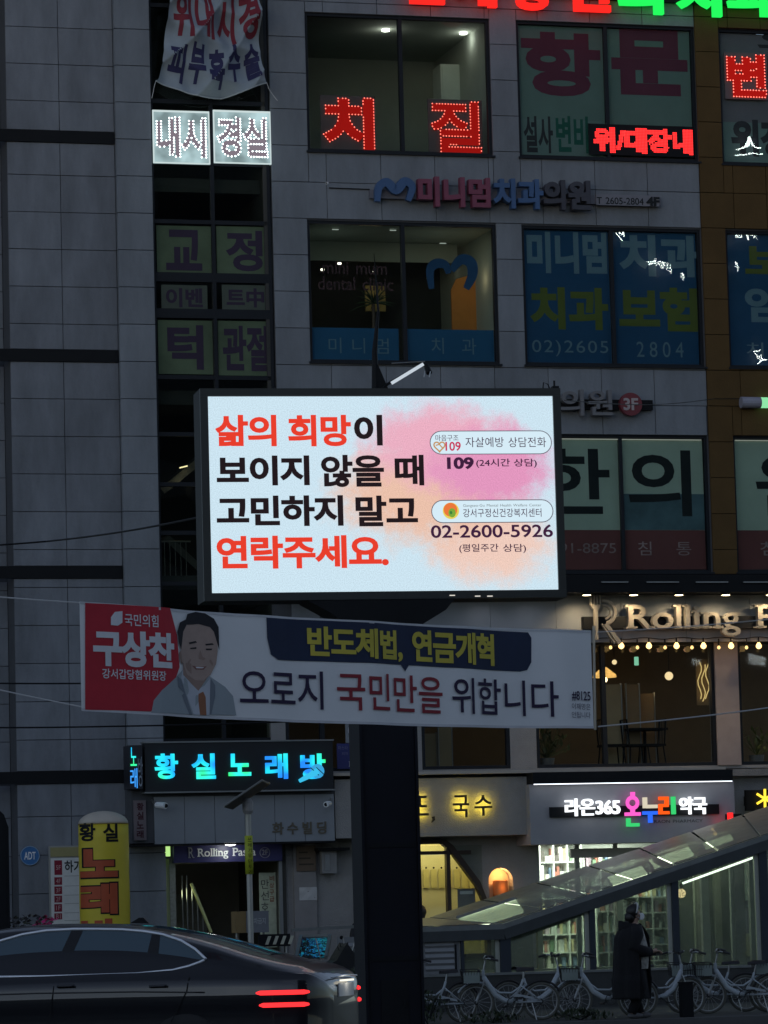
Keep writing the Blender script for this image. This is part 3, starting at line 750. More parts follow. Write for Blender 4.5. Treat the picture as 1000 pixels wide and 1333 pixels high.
# things inside the pasta shop
def board(px0, py0, px1, py1, d, m, label):
    r = FA.rect(px0, py0, px1, py1, d); t = thing('wall_board', label, 'board', FA, ((r[0] + r[1]) / 2, d, fz + .02))
    b = MB(); b.box(r[0], r[1], d, d + .04, fz + .02, r[3]); part('face', b, m, t)
    b = MB(); b.box(r[0] - .02, r[0] - .001, d - .01, d + .05, fz + .02, r[3] + .02); b.box(r[1] + .001, r[1] + .02, d - .01, d + .05, fz + .02, r[3] + .02); part('edge', b, 'steel', t)
bm_ = mat('beige_board', (.42, .33, .2), .8); bm2 = mat('tan_board', (.34, .23, .13), .8)
board(787, 891, 809, 965, 1.0, bm_, 'tall narrow beige board inside the pasta shop window left of the mullion')
board(817, 891, 833, 990, 1.15, bm2, 'slim tan screen just right of the mullion in the pasta shop window')
board(826, 903, 852, 960, 1.5, bm2, 'wide tan board deeper inside the pasta shop right of the mullion')
board(572, 945, 588, 1000, 1.2, bm_, 'beige board in the small pasta shop window beside the sign pole')
board(552, 955, 568, 1000, 1.3, bm_, 'second beige board at the edge of the small window by the sign pole')
def pendant(px, py, label, shade=True, d=1.3):
    x_, z_ = FA.at(px, py, d); t = thing('pendant_lamp', label, 'lamp', FA, (x_, d, z_ + .1))
    b = MB(); b.tube([(x_, d, z_ + .1), (x_, d, zs3 - .46)], .006, 5); part('cord', b, 'black', t)
    if shade:
        b = MB(); b.lathe((x_, d, z_ - .08), [(.21, 0), (.2, .05), (.1, .13), (.04, .18)], 18); part('lamp_shade', b, emit('lit_shade', (1, .55, .15), 1.1, .3, 12), t, True)
    b = MB(); b.ball((x_, d, z_ - (.12 if shade else 0)), .05 if shade else (.075 if d < 2 else .045), 12, 8); part('bulb', b, LITE((1, .75, .4), 5 if shade else 1.2), t, True)
    lamp('POINT', FA, (x_, d - .15, z_ - .2), 1.0, (1, .7, .35), .1)
pendant(787, 876, 'yellow glowing pendant lamp with dish shade beside the end of the banner')
pendant(871, 880, 'bare round glowing bulb hanging in the middle of the pasta shop window', False)
pendant(800, 862, 'small white ceiling pendant near the top corner of the pasta shop window', False, 2.5)
# illuminated dress-shaped wall sign and green exit light
t = thing('glowing_wall_sign', 'narrow wavy yellow neon outline in the right of the pasta window', 'neon sign', FA, (X(915, 880, .8), .8, Z(915, 910, .8)))
for k in range(3):
    P = [FA.at(911 + 5 * k + 2.5 * math.sin(i * 1.1 + k), 862 + i * 6 + (k == 1) * 3, .8) for i in range(9)]
    b = MB(); b.tube([(p[0], .8, p[1]) for p in P], .009, 6); part('tube', b, LITE((1, .72, .28), .8), t)
b = MB(); r = FA.rect(907, 858, 922, 918, .86); b.box(r[0], r[1], .86, .88, r[2], r[3]); part('back_board', b, bm2, t)
t = thing('exit_light', 'small green lit light box hanging inside the pasta shop', 'light box', FA, (X(829, 860, 2), 2, Z(829, 860, 2)))
r = FA.rect(827, 855, 831.5, 866, 2); b = MB(); b.box(r[0], r[1], 2, 2.05, r[2], r[3]); part('case', b, LITE((.35, .9, .6), .7), t)
# chairs and tables as silhouettes in the window
def chair(px, d, label, flip=1):
    x_, z_ = FA.at(px, 990, d)[0], fz + .0
    t = thing('dining_chair', label, 'chair', FA, (x_, d, z_), group='chairs inside the pasta shop')
    b = MB(); b.box(x_ - .2, x_ + .2, d - .2, d + .2, z_ + .43, z_ + .47); part('seat', b, 'black', t)
    b = MB(); b.tube([(x_ - .18 * flip, d - .17, z_ + .45), (x_ - .22 * flip, d - .17, z_ + .9), (x_ - .22 * flip, d + .17, z_ + .9), (x_ - .18 * flip, d + .17, z_ + .45)], .014, 6)
    for k in range(4): b.tube([(x_ - .19 * flip, d - .12 + .08 * k, z_ + .45), (x_ - .22 * flip, d - .12 + .08 * k, z_ + .9)], .007, 5)
    part('backrest', b, 'black', t)
    for sx in (-1, 1):
        for sy_ in (-1, 1):
            b = MB(); b.tube([(x_ + sx * .16, d + sy_ * .16, z_ + .43), (x_ + sx * .2, d + sy_ * .2, z_)], .013, 6); part('leg', b, 'black', t)
chair(829, .8, 'thin black chair in the pasta window just right of the mullion')
chair(849, .8, 'second thin black chair further along the pasta window', -1)
chair(797, .7, 'black chair behind the left pane of the pasta window')
x_, z_ = FA.at(838, 990, 1.2)[0], fz
t = thing('dining_table', 'small black table between the chairs in the pasta window', 'table', FA, (x_, 1.1, z_))
b = MB(); b.box(x_ - .35, x_ + .35, .85, 1.35, z_ + .72, z_ + .76); part('tabletop', b, 'black', t)
b = MB(); b.tube([(x_, 1.1, z_ + .72), (x_, 1.1, z_)], .03, 8); part('leg', b, 'black', t)
def bushy(px, py, d, label, n=60, s=.45, col=(.07, .085, .03)):
    x_ = FA.at(px, py, d)[0]; z_ = fz + .02 if py > 900 and py < 1004 else .13
    t = thing('potted_plant', label, 'plant', FA, (x_, d, z_))
    b = MB(); b.lathe((x_, d, z_), [(.1, 0), (.14, .22)], 14); part('pot', b, 'concrete', t)
    b = MB()
    for i in range(n):
        a = random.uniform(0, 2 * PI); el = random.uniform(.2, 1.45); L = random.uniform(.5, 1) * s
        c_ = (x_ + math.cos(a) * math.cos(el) * L, d + math.sin(a) * math.cos(el) * L * .6, z_ + .25 + math.sin(el) * L)
        q = Matrix.Rotation(random.uniform(0, 6), 3, 'Z') @ Matrix.Rotation(random.uniform(-1.2, 1.2), 3, 'X')
        b.add([Vector(c_) + q @ Vector(p) for p in ((0, 0, -.06), (.03, 0, 0), (0, 0, .08), (-.03, 0, 0))], [(0, 1, 2, 3)])
        b.tube([(x_, d, z_ + .22), c_], .004, 3)
    part('leaves', b, mat('plant_leaf', col, .6, var=.3, scale=20), t)
bushy(712, 985, .5, 'leafy plant low in the corner of the pasta window beneath the banner', 90, .55)
bushy(985, 985, .5, 'spiky plant lit warm in the far pasta window at the edge of the photo', 40, .5, (.16, .17, .05))
# papers and the navy poster taped in the window left of the sign pole
r = FA.rect(438, 968, 470, 1001, .02)
t = thing('navy_poster', 'navy blue poster with small white lettering in the window left of the sign pole', 'poster', FA, (r[0], -.01, r[2]))
b = MB(); b.box(r[0], r[1], -.02, -.01, r[2], r[3]); part('sheet', b, mat('navy_print', (.03, .035, .16), .6), t)
wp = film('white_print', (.5, .5, .55))
word_px(FA, 'R Ro', 454, 991, 478, 998, -.024, wp, t, bold=.02, joined=True, name='lettering', serif=True)
word_px(FA, '파스타 샐러드', 440, 971, 468, 976, -.024, film('dim_white_print', (.2, .2, .3)), t, bold=.0, joined=True, name='lettering')
word_px(FA, '피자 리조또', 445, 979, 468, 983, -.024, film('dim_white_print', (.2, .2, .3)), t, bold=.0, joined=True, name='lettering')
r = FA.rect(449, 935, 470, 967, .02)
t = thing('shell_poster', 'pale grey poster of a bowl above the navy poster beside the sign pole', 'poster', FA, (r[0], -.01, r[2]))
b = MB(); b.box(r[0], r[1], -.02, -.01, r[2], r[3]); part('sheet', b, mat('grey_print', (.2, .22, .24), .6), t)
b = MB(); b.lathe(((r[0] + r[1]) / 2 + .02, -.028, (r[2] + r[3]) / 2), [(.12, 0), (.12, .006)], 20, 'Y'); part('emblem', b, film('white_print', (.5, .5, .55)), t)

# ---- string of warm bulbs under the fascia
cord = MB(); zl = Z(880, 831, -.34); cord.tube([(X(776, 829, -.34) + i * .1, -.34, zl + .015 * math.sin(i * .9)) for i in range(40)], .008, 5)
fs = thing('bulb_garland', 'black cord of warm glass bulbs strung under the pasta shop fascia', 'string lights', FA, (X(780, 830, -.34), -.34, zl))
part('cord', cord, 'black', fs)
for i, px_ in enumerate((795, 809, 830, 845, 866, 881, 901, 916, 936, 952, 972, 988, 1008)):
    big = px_ in (809, 845, 881, 916, 952, 988)
    x_, z_ = FA.at(px_, 841 if big else 843, -.34)
    b = MB(); b.lathe((x_, -.34, z_ + (.045 if big else .03)), [(.014, 0), (.014, zl - z_ - .04)], 8); sk = part('socket', b, 'black', fs)
    b = MB(); rr = .052 if big else .03
    b.lathe((x_, -.34, z_ - rr), [(.004, 0), (rr * .8, rr * .4), (rr, rr), (rr * .75, rr * 1.6), (rr * .35, rr * 2.2)], 12); part('bulb', b, LITE((1, .62, .22), 3.4 if big else 2.0), fs, True)
    if big: lamp('POINT', FA, (x_, -.46, z_), .45, (1, .5, .25), .04)

# ---- ROLLING PASTA channel letters
t = thing('pasta_fascia_sign', 'large grey serif channel letters lit by downlights over the pasta shop', 'shop sign', FA, (X(770, 825, -.5), -.5, Z(770, 828, -.5)))
lm = mat('letter_metal', (.27, .245, .21), .5, var=.12); 
r = FA.rect(760, 802, 1100, 818, -.44); b = MB(); b.box(r[0], r[1], -.44, -.302, r[2], r[3]); part('mount_rail', b, 'black', t)
word_px(FA, 'Rolling Pasta', 815, 787, 1095, 828, -.56, lm, t, depth=.12, bold=.012, serif=True)
# g descender makes the box taller: logo R with its fork drawn as bars
x_, z_ = FA.at(770, 829, -.58); s_ = 1 / 76.0
b = MB()
for k in range(4): b.box(x_ + k * .055, x_ + k * .055 + .022, -.60, -.52, z_ + .55, z_ + .72)
b.prism([(x_ - .005, z_ + .55), (x_ + .195, z_ + .55), (x_ + .13, z_ + .46), (x_ + .06, z_ + .46)], -.60, -.52); b.box(x_ + .065, x_ + .125, -.60, -.52, z_ - .05, z_ + .46)
part('fork_emblem', b, lm, t)
b = MB(); b.ring((x_ + .24, -.56, z_ + .42), .2, .04, 'Y', 20, 6, (-1.3, 1.7)); b.ring((x_ + .24, -.56, z_ + .42), .12, .022, 'Y', 20, 6, (-1.3, 1.7))
b.beam((x_ + .27, -.56, z_ + .22), (x_ + .52, -.56, z_ - .12), .06, .07); b.beam((x_ + .2, -.56, z_ + .22), (x_ + .42, -.56, z_ - .12), .06, .02)
part('emblem', b, lm, t)

# ================================================================== GROUND FLOOR
# inner wall plane at +.35, shops differ
zg = fz - .10
bw = .35
xe0, xe1 = X(222, 1180, .0), X(372, 1180, .0)
SH = []                                   # openings
zhd = Z(295, 1123)                        # head of the stair entrance
ent = (xe0, xe1, .13, zhd)
nx0, nx1 = X(463, 1150, .1), X(635, 1150, .1)
nz1 = Z(590, 1093, .1)
noodle = (nx0, nx1, .9, nz1)
niche = (X(636, 1150, .1), X(668, 1150, .1), Z(650, 1196, .1), Z(650, 1130, .1))
ph = (X(700, 1180, .1), X(957, 1180, .1), .13, Z(800, 1094, .1))
xg0 = xb
backing(xg0, xr, 0, zg, [ent, noodle, niche, ph], .1, .34, 'stucco')
# entrance: wall pieces, jambs, header sign, inner stairs
b = MB(); b.box(xe0, xe0 + .1, .02, .099, .13, zhd); part('door_jamb', b, mat('jamb_concrete', (.3, .31, .27), .9, var=.3, scale=20), MBD)
b = MB(); b.box(xe1 - .1, xe1 - .04, .02, .099, .13, zhd); part('door_jamb', b, 'steel', MBD)
b = MB(); b.box(xe0 - .25, xe1 + .25, 3.0, 3.1, .13, zhd + .2); part('entrance_wall', b, mat('lobby_wall', (.16, .14, .12), .9), MBD)
for xx in (xe0 - .2, xe1 + .15): b = MB(); b.box(xx, xx + .05, .36, 2.99, .13, zhd + .1); part('entrance_wall', b, mat('lobby_side', (.2, .21, .14), .9), MBD)
for i in range(12):
    b = MB(); b.box(xe0 + .15, xe1 - .85, .7 + i * .19, 3.0, .13 + i * .165, .13 + (i + 1) * .165 - .002); part('step', b, 'concrete', MBD)
rl = thing('stair_handrail', 'pale green sloping handrail with thin balusters inside the stair entrance', 'handrail', FA, (xe0 + .3, .5, .13))
A = FA.at(249, 1150, .5); B_ = FA.at(275, 1214, .5)
b = MB(); b.tube([(A[0], .5, A[1]), (B_[0], .5, B_[1])], .028, 8); part('rail', b, mat('rail_paint', (.62, .66, .3), .5), rl)
for px_ in (237, 243, 250, 257, 264):
    A = FA.at(px_, max(1140, 1140 + (px_ - 246) * 2.3), .52); b = MB(); b.tube([(A[0], .52, A[1]), (A[0], .52, .13)], .01, 6); part('baluster', b, 'steel', rl)
lamp('POINT', FA, (X(232, 1150, .6), .55, 2.1), 2.2, (.9, 1, .55), .1)
# tall pale notice standing at the right of the entrance
r = FA.rect(338, 1136, 360, 1210, .3)
t = thing('notice_banner', 'tall pale printed notice standing inside the stair entrance', 'notice', FA, (r[0], .3, .13))
b = MB(); b.box(r[0], r[1], .3, .32, r[2] - .3, r[3]); part('sheet', b, mat('notice_paper', (.45, .5, .38), .7, var=.25, scale=8), t)
rp = film('red_ink', (.25, .07, .04))
for k, (ch, px_) in enumerate((('비', 355), ('상', 355), ('구', 355), ('급', 355))):
    word_px(FA, ch, px_ - 4, 1140 + k * 9, px_ + 2, 1147 + k * 9, .296, rp, t, bold=.02, joined=True, name='lettering')
for k, ch in enumerate('만선호'):
    word_px(FA, ch, 340, 1145 + k * 15, 350, 1157 + k * 15, .296, film('dark_print', (.05, .05, .06)), t, bold=.0, joined=True, name='lettering')
# green exit light at the jamb
r = FA.rect(215, 1101, 221, 1115, -.02)
t = thing('green_exit_light', 'small vertical green lit box beside the stair entrance', 'light box', FA, (r[0], -.02, r[2]))
b = MB(); b.box(r[0], r[1], -.06, .0, r[2], r[3]); part('case', b, LITE((.55, .95, .3), .9), t)
b = MB(); b.box(r[0] - .01, r[1] + .01, .001, .018, r[2] - .01, r[3] + .01); part('back_plate', b, 'black', t)
r = FA.rect(214, 1118, 221, 1210, .05); b = MB(); b.box(r[0], r[1], .04, .098, .13, r[3]); part('corner_guard', b, mat('guard_green', (.42, .46, .22), .6), MBD)
# fascia over the entrance: slabs with joints
r = FA.rect(172, 1036, 436, 1097, -.55); fx0, fx1, fz0, fz1 = r
b = MB(); b.box(fx0, fx1, -.52, .098, fz0 + .02, fz1 + .6); part('canopy_box', b, 'joint', MBD)
n = 6; x00 = X(201, 1065, -.55)
for i in range(n):
    a = x00 + (fx1 - x00) * i / n; c = x00 + (fx1 - x00) * (i + 1) / n
    b = MB(); b.box(a, c - .008, -.55, -.521, fz0, fz1); part('fascia_panel', b, 'fascia', MBD)
b = MB(); b.box(fx0, fx1, -.56, .0, fz0 - .03, fz0 - .001); part('drip_edge', b, 'black', MBD)
r = FA.rect(174, 1042, 190, 1094, -.56)
t = thing('small_vertical_sign', 'narrow dark red and white vertical sign left of the entrance fascia', 'shop sign', FA, (r[0], -.56, r[2]))
b = MB(); b.box(r[0], r[1], -.585, -.552, r[2], r[3]); part('board', b, mat('plum_board', (.16, .13, .14), .7), t)
for k, ch in enumerate('황실노래'):
    word_px(FA, ch, 178, 1045 + k * 12, 187, 1055 + k * 12, -.589, film('plum_print', (.06, .02, .03)), t, bold=.03, joined=True, name='lettering')
t = thing('faded_building_name', 'faded bronze characters of the building name on the entrance fascia', 'building name', FA, (X(390, 1078, -.55), -.56, Z(390, 1078, -.55)))
word_px(FA, '화수빌딩', 355, 1070, 425, 1086, -.57, mat('tarnished_brass', (.12, .1, .07), .6), t, depth=.018, bold=.02, track=.25)
# navy pasta sign above the stair door
r = FA.rect(226, 1099, 367, 1122, -.1)
t = thing('navy_entrance_sign', 'navy sign with white serif shop name over the stair entrance', 'shop sign', FA, (r[0], -.1, r[2]))
b = MB(); b.box(r[0], r[1], -.12, .015, r[2], r[3]); part('board', b, mat('navy_board', (.035, .035, .13), .4), t)
wl = mat('white_letter_paint', (.8, .82, .85), .5)
word_px(FA, 'Rolling Pasta', 257, 1104, 333, 1118, -.135, wl, t, depth=.012, bold=.01, serif=True)
word_px(FA, 'R', 245, 1103, 253, 1117, -.135, mat('grey_letter', (.35, .36, .4), .5), t, depth=.012, bold=.0, serif=True, name='emblem')
word_px(FA, '2F', 341, 1106, 349, 1113, -.135, mat('grey_letter', (.3, .3, .36), .5), t, depth=.008, bold=.0)
b = MB(); c_ = FA.at(345, 1110, -.13); b.ring((c_[0], -.126, c_[1]), .085, .005, 'Y', 22, 5); part('ring', b, mat('grey_letter', (.3, .3, .36), .5), t)
# oval ceiling lamp in front of it
x_, z_ = FA.at(300, 1098, -.42)
t = thing('ceiling_lamp', 'oval white lamp glowing under the entrance fascia above the navy sign', 'lamp', FA, (x_, -.42, z_))
b = MB(); b.ball((x_, -.42, z_), .11, 16, 10, (1, .8, .38)); part('diffuser', b, LITE((1, .98, .9), 6), t, True)
b = MB(); b.lathe((x_, -.42, z_ + .02), [(.115, 0), (.1, .04)], 16); part('base', b, 'steel', t)
lamp('POINT', FA, (x_, -.42, z_ - .1), 3.2, (.95, 1, .9), .08)
# neon sign box
def rainbow_neon(name):
    m = bpy.data.materials.new(name); m.use_nodes = True; n = m.node_tree; n.nodes.clear()
    e = n.nodes.new('ShaderNodeEmission'); o = n.nodes.new('ShaderNodeOutputMaterial'); g_ = n.nodes.new('ShaderNodeNewGeometry')
    nz = n.nodes.new('ShaderNodeTexNoise'); nz.inputs['Scale'].default_value = 2.3; nz.inputs['Detail'].default_value = 1
    cr = n.nodes.new('ShaderNodeValToRGB'); el = cr.color_ramp.elements; el[0].position = .34; el[0].color = (.02, .25, 1, 1); el[1].position = .68; el[1].color = (.05, 1, .12, 1)
    k = cr.color_ramp.elements.new(.46); k.color = (.02, .72, 1, 1); k = cr.color_ramp.elements.new(.58); k.color = (.04, .95, .8, 1)
    n.links.new(g_.outputs['Position'], nz.inputs['Vector']); n.links.new(nz.outputs['Fac'], cr.inputs[0]); n.links.new(cr.outputs[0], e.inputs[0])
    e.inputs[1].default_value = 1.15; n.links.new(e.outputs[0], o.inputs[0]); return m
NEON = rainbow_neon('cyan_neon')
r = FA.rect(189, 966, 434, 1029, -.75)
t = thing('karaoke_neon_sign', 'wide black sign box with glowing cyan characters and a microphone above the entrance', 'neon sign', FA, (r[0], -.75, r[2]))
b = MB(); b.box(r[0], r[1], -.74, -.5, r[2], r[3]); part('box', b, mat('sign_black_board', (.012, .014, .018), .45), t)
b = MB(); b.box(r[0] - .02, r[1] + .02, -.76, -.48, r[3] + .001, r[3] + .025); b.box(r[0] - .02, r[1] + .02, -.76, -.48, r[2] - .025, r[2] - .001); part('frame', b, mat('old_grey_trim', (.2, .21, .21), .6), t)
for ch, a, c in (('황', 202, 232), ('실', 250, 281), ('노', 298, 327), ('래', 346, 375), ('방', 392, 424)):
    word_px(FA, ch, a, 981, c, 1014 if ch != '노' else 1010, -.79, NEON, t, depth=.045, bold=.03)
x_, z_ = FA.at(413, 1004, -.8); b = MB(); b.ball((x_, -.815, z_), .12, 14, 8, (1, .3, 1)); part('microphone_head', b, LITE((.06, .5, .95), .75), t, True)
x2, z2 = FA.at(389, 1017, -.8); b = MB(); b.tube([(x_, -.84, z_), (x2, -.84, z2)], [.06, .03], 8); part('microphone_handle', b, LITE((.05, .6, .95), .9), t)
for k in (-1, 1): b = MB(); b.beam((x_ + .05 * k - .08, -.87, z_ + .06), (x_ + .05 * k + .06, -.87, z_ - .07), .01, .012); part('grille_bar', b, 'black', t)
r = FA.rect(169, 970, 186, 1027, -.8)
t = thing('blade_neon_sign', 'narrow projecting sign with blue neon characters at the corner of the neon box', 'neon sign', FA, (r[0], -.8, r[2]))
b = MB(); b.box(r[0], r[1], -.78, -.3, r[2], r[3]); part('box', b, mat('sign_black_board', (.02, .022, .03), .45), t)
word_px(FA, '노', 170, 973, 178, 997, -.80, NEON, t, depth=.015, bold=.0)
word_px(FA, '래', 170, 1000, 179, 1026, -.80, LITE((.05, .35, 1), 1.2), t, depth=.015, bold=.0)
word_px(FA, '방', 180, 985, 186, 1024, -.80, mat('unlit_tube', (.25, .3, .36), .5), t, depth=.015, bold=.0)
# CCTV cameras
def cctv(px, py, d, label, s=1, dr=1):
    x_, z_ = FA.at(px, py, d); t = thing('security_camera', label, 'camera', FA, (x_, d, z_))
    b = MB(); b.tube([(x_, d, z_), (x_ + .1 * dr * s, d - .16 * s, z_ - .02)], [.045 * s, .05 * s], 10); part('body', b, 'white', t)
    b = MB(); b.tube([(x_ - .05 * dr * s, d + .12, z_ + .08 * s), (x_ - .02 * dr * s, d + .03, z_ + .01)], .015 * s, 6); part('bracket', b, 'steel', t)
    b = MB(); b.lathe((x_ + .104 * dr * s, d - .167 * s, z_ - .021), [(.032 * s, 0), (.032 * s, .006)], 10, 'Y'); part('lens', b, 'black', t)
cctv(204, 1048, -.7, 'small white bullet camera at the end of the entrance fascia under the neon box', 1.1)
cctv(429, 1046, -.7, 'bullet camera at the corner of the fascia beside the sign pole', 1, -1)
cctv(427, 238, -.12, 'tiny camera on the pale wall left of the blue and red dental sign', .45, -1)

# ---- grey pilaster and meter boxes right of the entrance
r = FA.rect(383, 1102, 412, 1250, .05)
b = MB(); b.box(r[0], r[1], .02, .098, .13, zg); part('pilaster', b, mat('pilaster_stone', (.25, .24, .24), .85), MBD)
r = FA.rect(386, 1101, 411, 1134, .0)
t = thing('brown_notice_plate', 'dim brown plate on the pilaster right of the stair entrance', 'plate', FA, (r[0], 0, r[2])); b = MB(); b.box(r[0], r[1], -.01, .018, r[2], r[3]); part('plate', b, mat('brown_plate', (.14, .1, .07), .7), t)
for k, z_ in enumerate((r[2] + .1, r[2] + .2, r[2] + .3)): b = MB(); b.box(r[0] + .04, r[1] - .05 * k - .04, -.014, -.011, z_, z_ + .025); part('print_line', b, film('dim_print', (.06, .05, .04)), t)
r = FA.rect(390, 1155, 413, 1172, .0)
t = thing('white_paper_notice', 'small crumpled white paper taped to the pilaster', 'notice', FA, (r[0], 0, r[2])); b = MB(); b.grid(lambda u, v: (r[0] + (r[1] - r[0]) * u, .012 + .01 * math.sin(u * 9) * math.sin(v * 7), r[2] + (r[3] - r[2]) * v), 8, 6); part('sheet', b, mat('paper', (.5, .5, .5), .8), t, True)
r = FA.rect(418, 1108, 437, 1137, -.05)
t = thing('meter_box', 'small grey utility box with a tilted lid on the wall left of the arched window', 'utility box', FA, (r[0], .1, r[2])); b = MB(); b.box(r[0], r[1], -.12, .097, r[2], r[3]); part('case', b, mat('box_grey', (.24, .24, .24), .6), t)
b = MB(); b.box(r[0] - .1, r[1] + .2, -.25, .097, r[3] + .003, r[3] + .05); part('lid', b, 'black', t)
b = MB(); b.box(r[0] + .05, r[0] + .13, -.13, -.121, r[2] + .05, r[3] - .06); part('window', b, 'steel', t)
# star-like faded marks on left wall
for k, (px_, py_) in enumerate(((190, 1127), (203, 1126), (212, 1130), (193, 1137), (207, 1138))):
    c_ = FA.at(px_, py_, .09); b = MB(); n5 = [(c_[0] + (.06 if j % 2 else .028) * math.cos(j * PI / 4), c_[1] + (.06 if j % 2 else .028) * math.sin(j * PI / 4)) for j in range(8)]; b.prism(n5, .086, .099); part('mark', b, mat('stain_paint', (.09, .09, .09), .9), MBD)
# ---- noodle shop
r = FA.rect(436, 1013, 687, 1089, -.5)
b = MB(); b.box(r[0] + .004, r[1], -.5, .098, r[2], r[3] + .0); part('noodle_fascia', b, 'stucco', MBD)
t = thing('noodle_shop_sign', 'black brush characters with a yellow glow behind them on grey stucco', 'backlit sign', FA, (X(540, 1050, -.5), -.5, Z(540, 1050, -.5)))
bk = mat('sign_iron', (.015, .013, .01), .6)
def halo(s, x0, y0, x1, y1):
    word_px(FA, s, x0, y0, x1, y1, -.60, bk, t, depth=.025, bold=.012)
    a, c, z0, z1 = FA.rect(x0, y0, x1, y1, -.565)
    L = layout(s, (c - a) * .93, (z1 - z0) * .93, -.014); b = MB()
    for ch, vs, fs in L: solid(vs, fs, (a + c) / 2, (z0 + z1) / 2, -.572, .02, b)
    part('backlight', b, LITE((1, .74, .07), 14.0), t)
halo('또', 532, 1036, 558, 1062); halo('국', 590, 1035, 611, 1064); halo('수', 618, 1035, 641, 1062)
b = MB(); c_ = FA.at(564, 1063, -.6); b.tube([(c_[0], -.6, c_[1]), (c_[0] + .01, -.6, c_[1] - .05), (c_[0] - .03, -.6, c_[1] - .1)], [.03, .028, .008], 8); part('comma', b, bk, t)
# arched window with chamfered corners
nz0 = .9; ch_ = .62
outer = [(nx0, nz0), (nx1, nz0), (nx1, nz1 - 1.15), (nx1 - .16, nz1 - .72), (nx1 - .62, nz1 - .1), (nx1 - .75, nz1), (nx0 + .75, nz1), (nx0 + .62, nz1 - .1), (nx0 + .16, nz1 - .72), (nx0, nz1 - 1.15)]
def strip(pts, wd, y0, y1):
    b = MB(); cx_ = (nx0 + nx1) / 2; cz_ = nz1 - 1.2
    inn = [(x + (cx_ - x) * wd / abs(cx_ - x + 1e-6) * min(1, abs(cx_ - x) / .3), z + (cz_ - z) * wd / max(.3, abs(cz_ - z))) for x, z in pts]
    n = len(pts)
    for i in range(n):
        j = (i + 1) % n; k = len(b.v)
        b.v += [(pts[i][0], y0, pts[i][1]), (pts[j][0], y0, pts[j][1]), (inn[j][0], y0, inn[j][1]), (inn[i][0], y0, inn[i][1]), (pts[i][0], y1, pts[i][1]), (pts[j][0], y1, pts[j][1]), (inn[j][0], y1, inn[j][1]), (inn[i][0], y1, inn[i][1])]
        b.f += [(k, k + 1, k + 2, k + 3), (k + 4, k + 7, k + 6, k + 5), (k + 3, k + 2, k + 6, k + 7), (k, k + 4, k + 5, k + 1)]
    return b
wd_ = mat('dark_wood_frame', (.035, .018, .012), .5)
nw = part('window', strip(outer, .07, .0, .16), wd_, MBD)
for s0, s1 in ((4, 2), ): pass
# wall fillets closing the chamfers
for sg in (0, 1):
    xx = nx1 if sg == 0 else nx0; q = -1 if sg == 0 else 1
    b = MB(); b.prism([(xx - q * .02, nz1 + .02), (xx - q * .02, nz1 - 1.15), (xx, nz1 - 1.15), (xx + q * .16, nz1 - .72), (xx + q * .62, nz1 - .1), (xx + q * .75, nz1), (xx + q * .75, nz1 + .02)], .09, .345); part('wall_fillet', b, 'stucco', MBD)
xm = X(583, 1150, .1)
for xx in (xm, nx0 + .9): b = MB(); b.box(xx - .035, xx + .035, .02, .14, nz0, nz1 - .07); part('mullion', b, wd_, nw)
zt_ = Z(583, 1110, .1); b = MB(); b.box(nx0 + .3, nx1 - .3, .03, .13, zt_ - .03, zt_ + .03); part('transom', b, wd_, nw)
b = MB(); b.box(nx0 + .1, nx1 - .1, .07, .075, nz0, nz1 - .1); part('pane', b, 'clear', nw)
b = MB(); b.box(nx0 - .2, nx1 + .2, 1.2, 1.25, 0.13, nz1 + .2); part('noodle_room_wall', b, mat('yellow_room_wall', (.74, .68, .42), .85, var=.06), MBD)
b = MB(); b.box(nx0 - .2, nx1 + .2, .345, 1.2, nz1 + .12, nz1 + .2); part('noodle_ceiling', b, 'white', MBD)
for xx in (nx0 - .25, nx1 + .2): b = MB(); b.box(xx, xx + .05, .345, 1.25, .13, nz1 + .12); part('noodle_side_wall', b, mat('yellow_room_wall', (.74, .68, .42), .85), MBD)
# slatted paper strips hanging along the back wall with hooks
for k in range(17):
    px_ = 545 + k * 10.0 if k < 17 else 0
    if px_ > 632: break
    r = FA.rect(px_ - 3.6, 1132, px_ + 3.6, 1156, 1.17)
    tt = MB(); tt.box(r[0], r[1], 1.17, 1.19, r[2], r[3]); sn = thing('menu_strip', ('first', 'second', 'third', 'fourth', 'fifth', 'sixth', 'seventh', 'eighth', 'last')[min(k, 8)] + ' narrow cream menu strip from the pillar side inside the arched window', 'menu', FA, (r[0], 1.17, r[2]), 'menu strips inside the arched window'); part('paper', tt, mat('cream_paper', (.66, .58, .26), .8), sn)
    b = MB(); b.ball(((r[0] + r[1]) / 2, 1.16, r[3] + .03), .018, 6, 5); part('hook', b, 'black', sn)
lamp('AREA', FA, ((nx0 + nx1) / 2, .75, nz1 + .1), 16.0, (1, .88, .42), (1.9, .5))
b = MB(); b.box(X(552, 1100, .5), X(580, 1100, .5), .5, .56, Z(560, 1113, .5), Z(560, 1111, .5)); part('shelf_lamp', b, LITE((1, .9, .6), 1), nw)
r = FA.rect(596, 1157, 619, 1185, .2); t = thing('grey_window_poster', 'plain grey sheet taped inside the arched window of the noodle shop', 'poster', FA, (r[0], .2, r[2])); b = MB(); b.box(r[0], r[1], .2, .21, r[2], r[3]); part('sheet', b, mat('grey_sheet', (.25, .25, .26), .8), t)
b = MB(); rr = FA.rect(599, 1160, 616, 1164, .19); b.box(rr[0], rr[1], .192, .198, rr[2], rr[3]); part('printed_band', b, 'white', t)
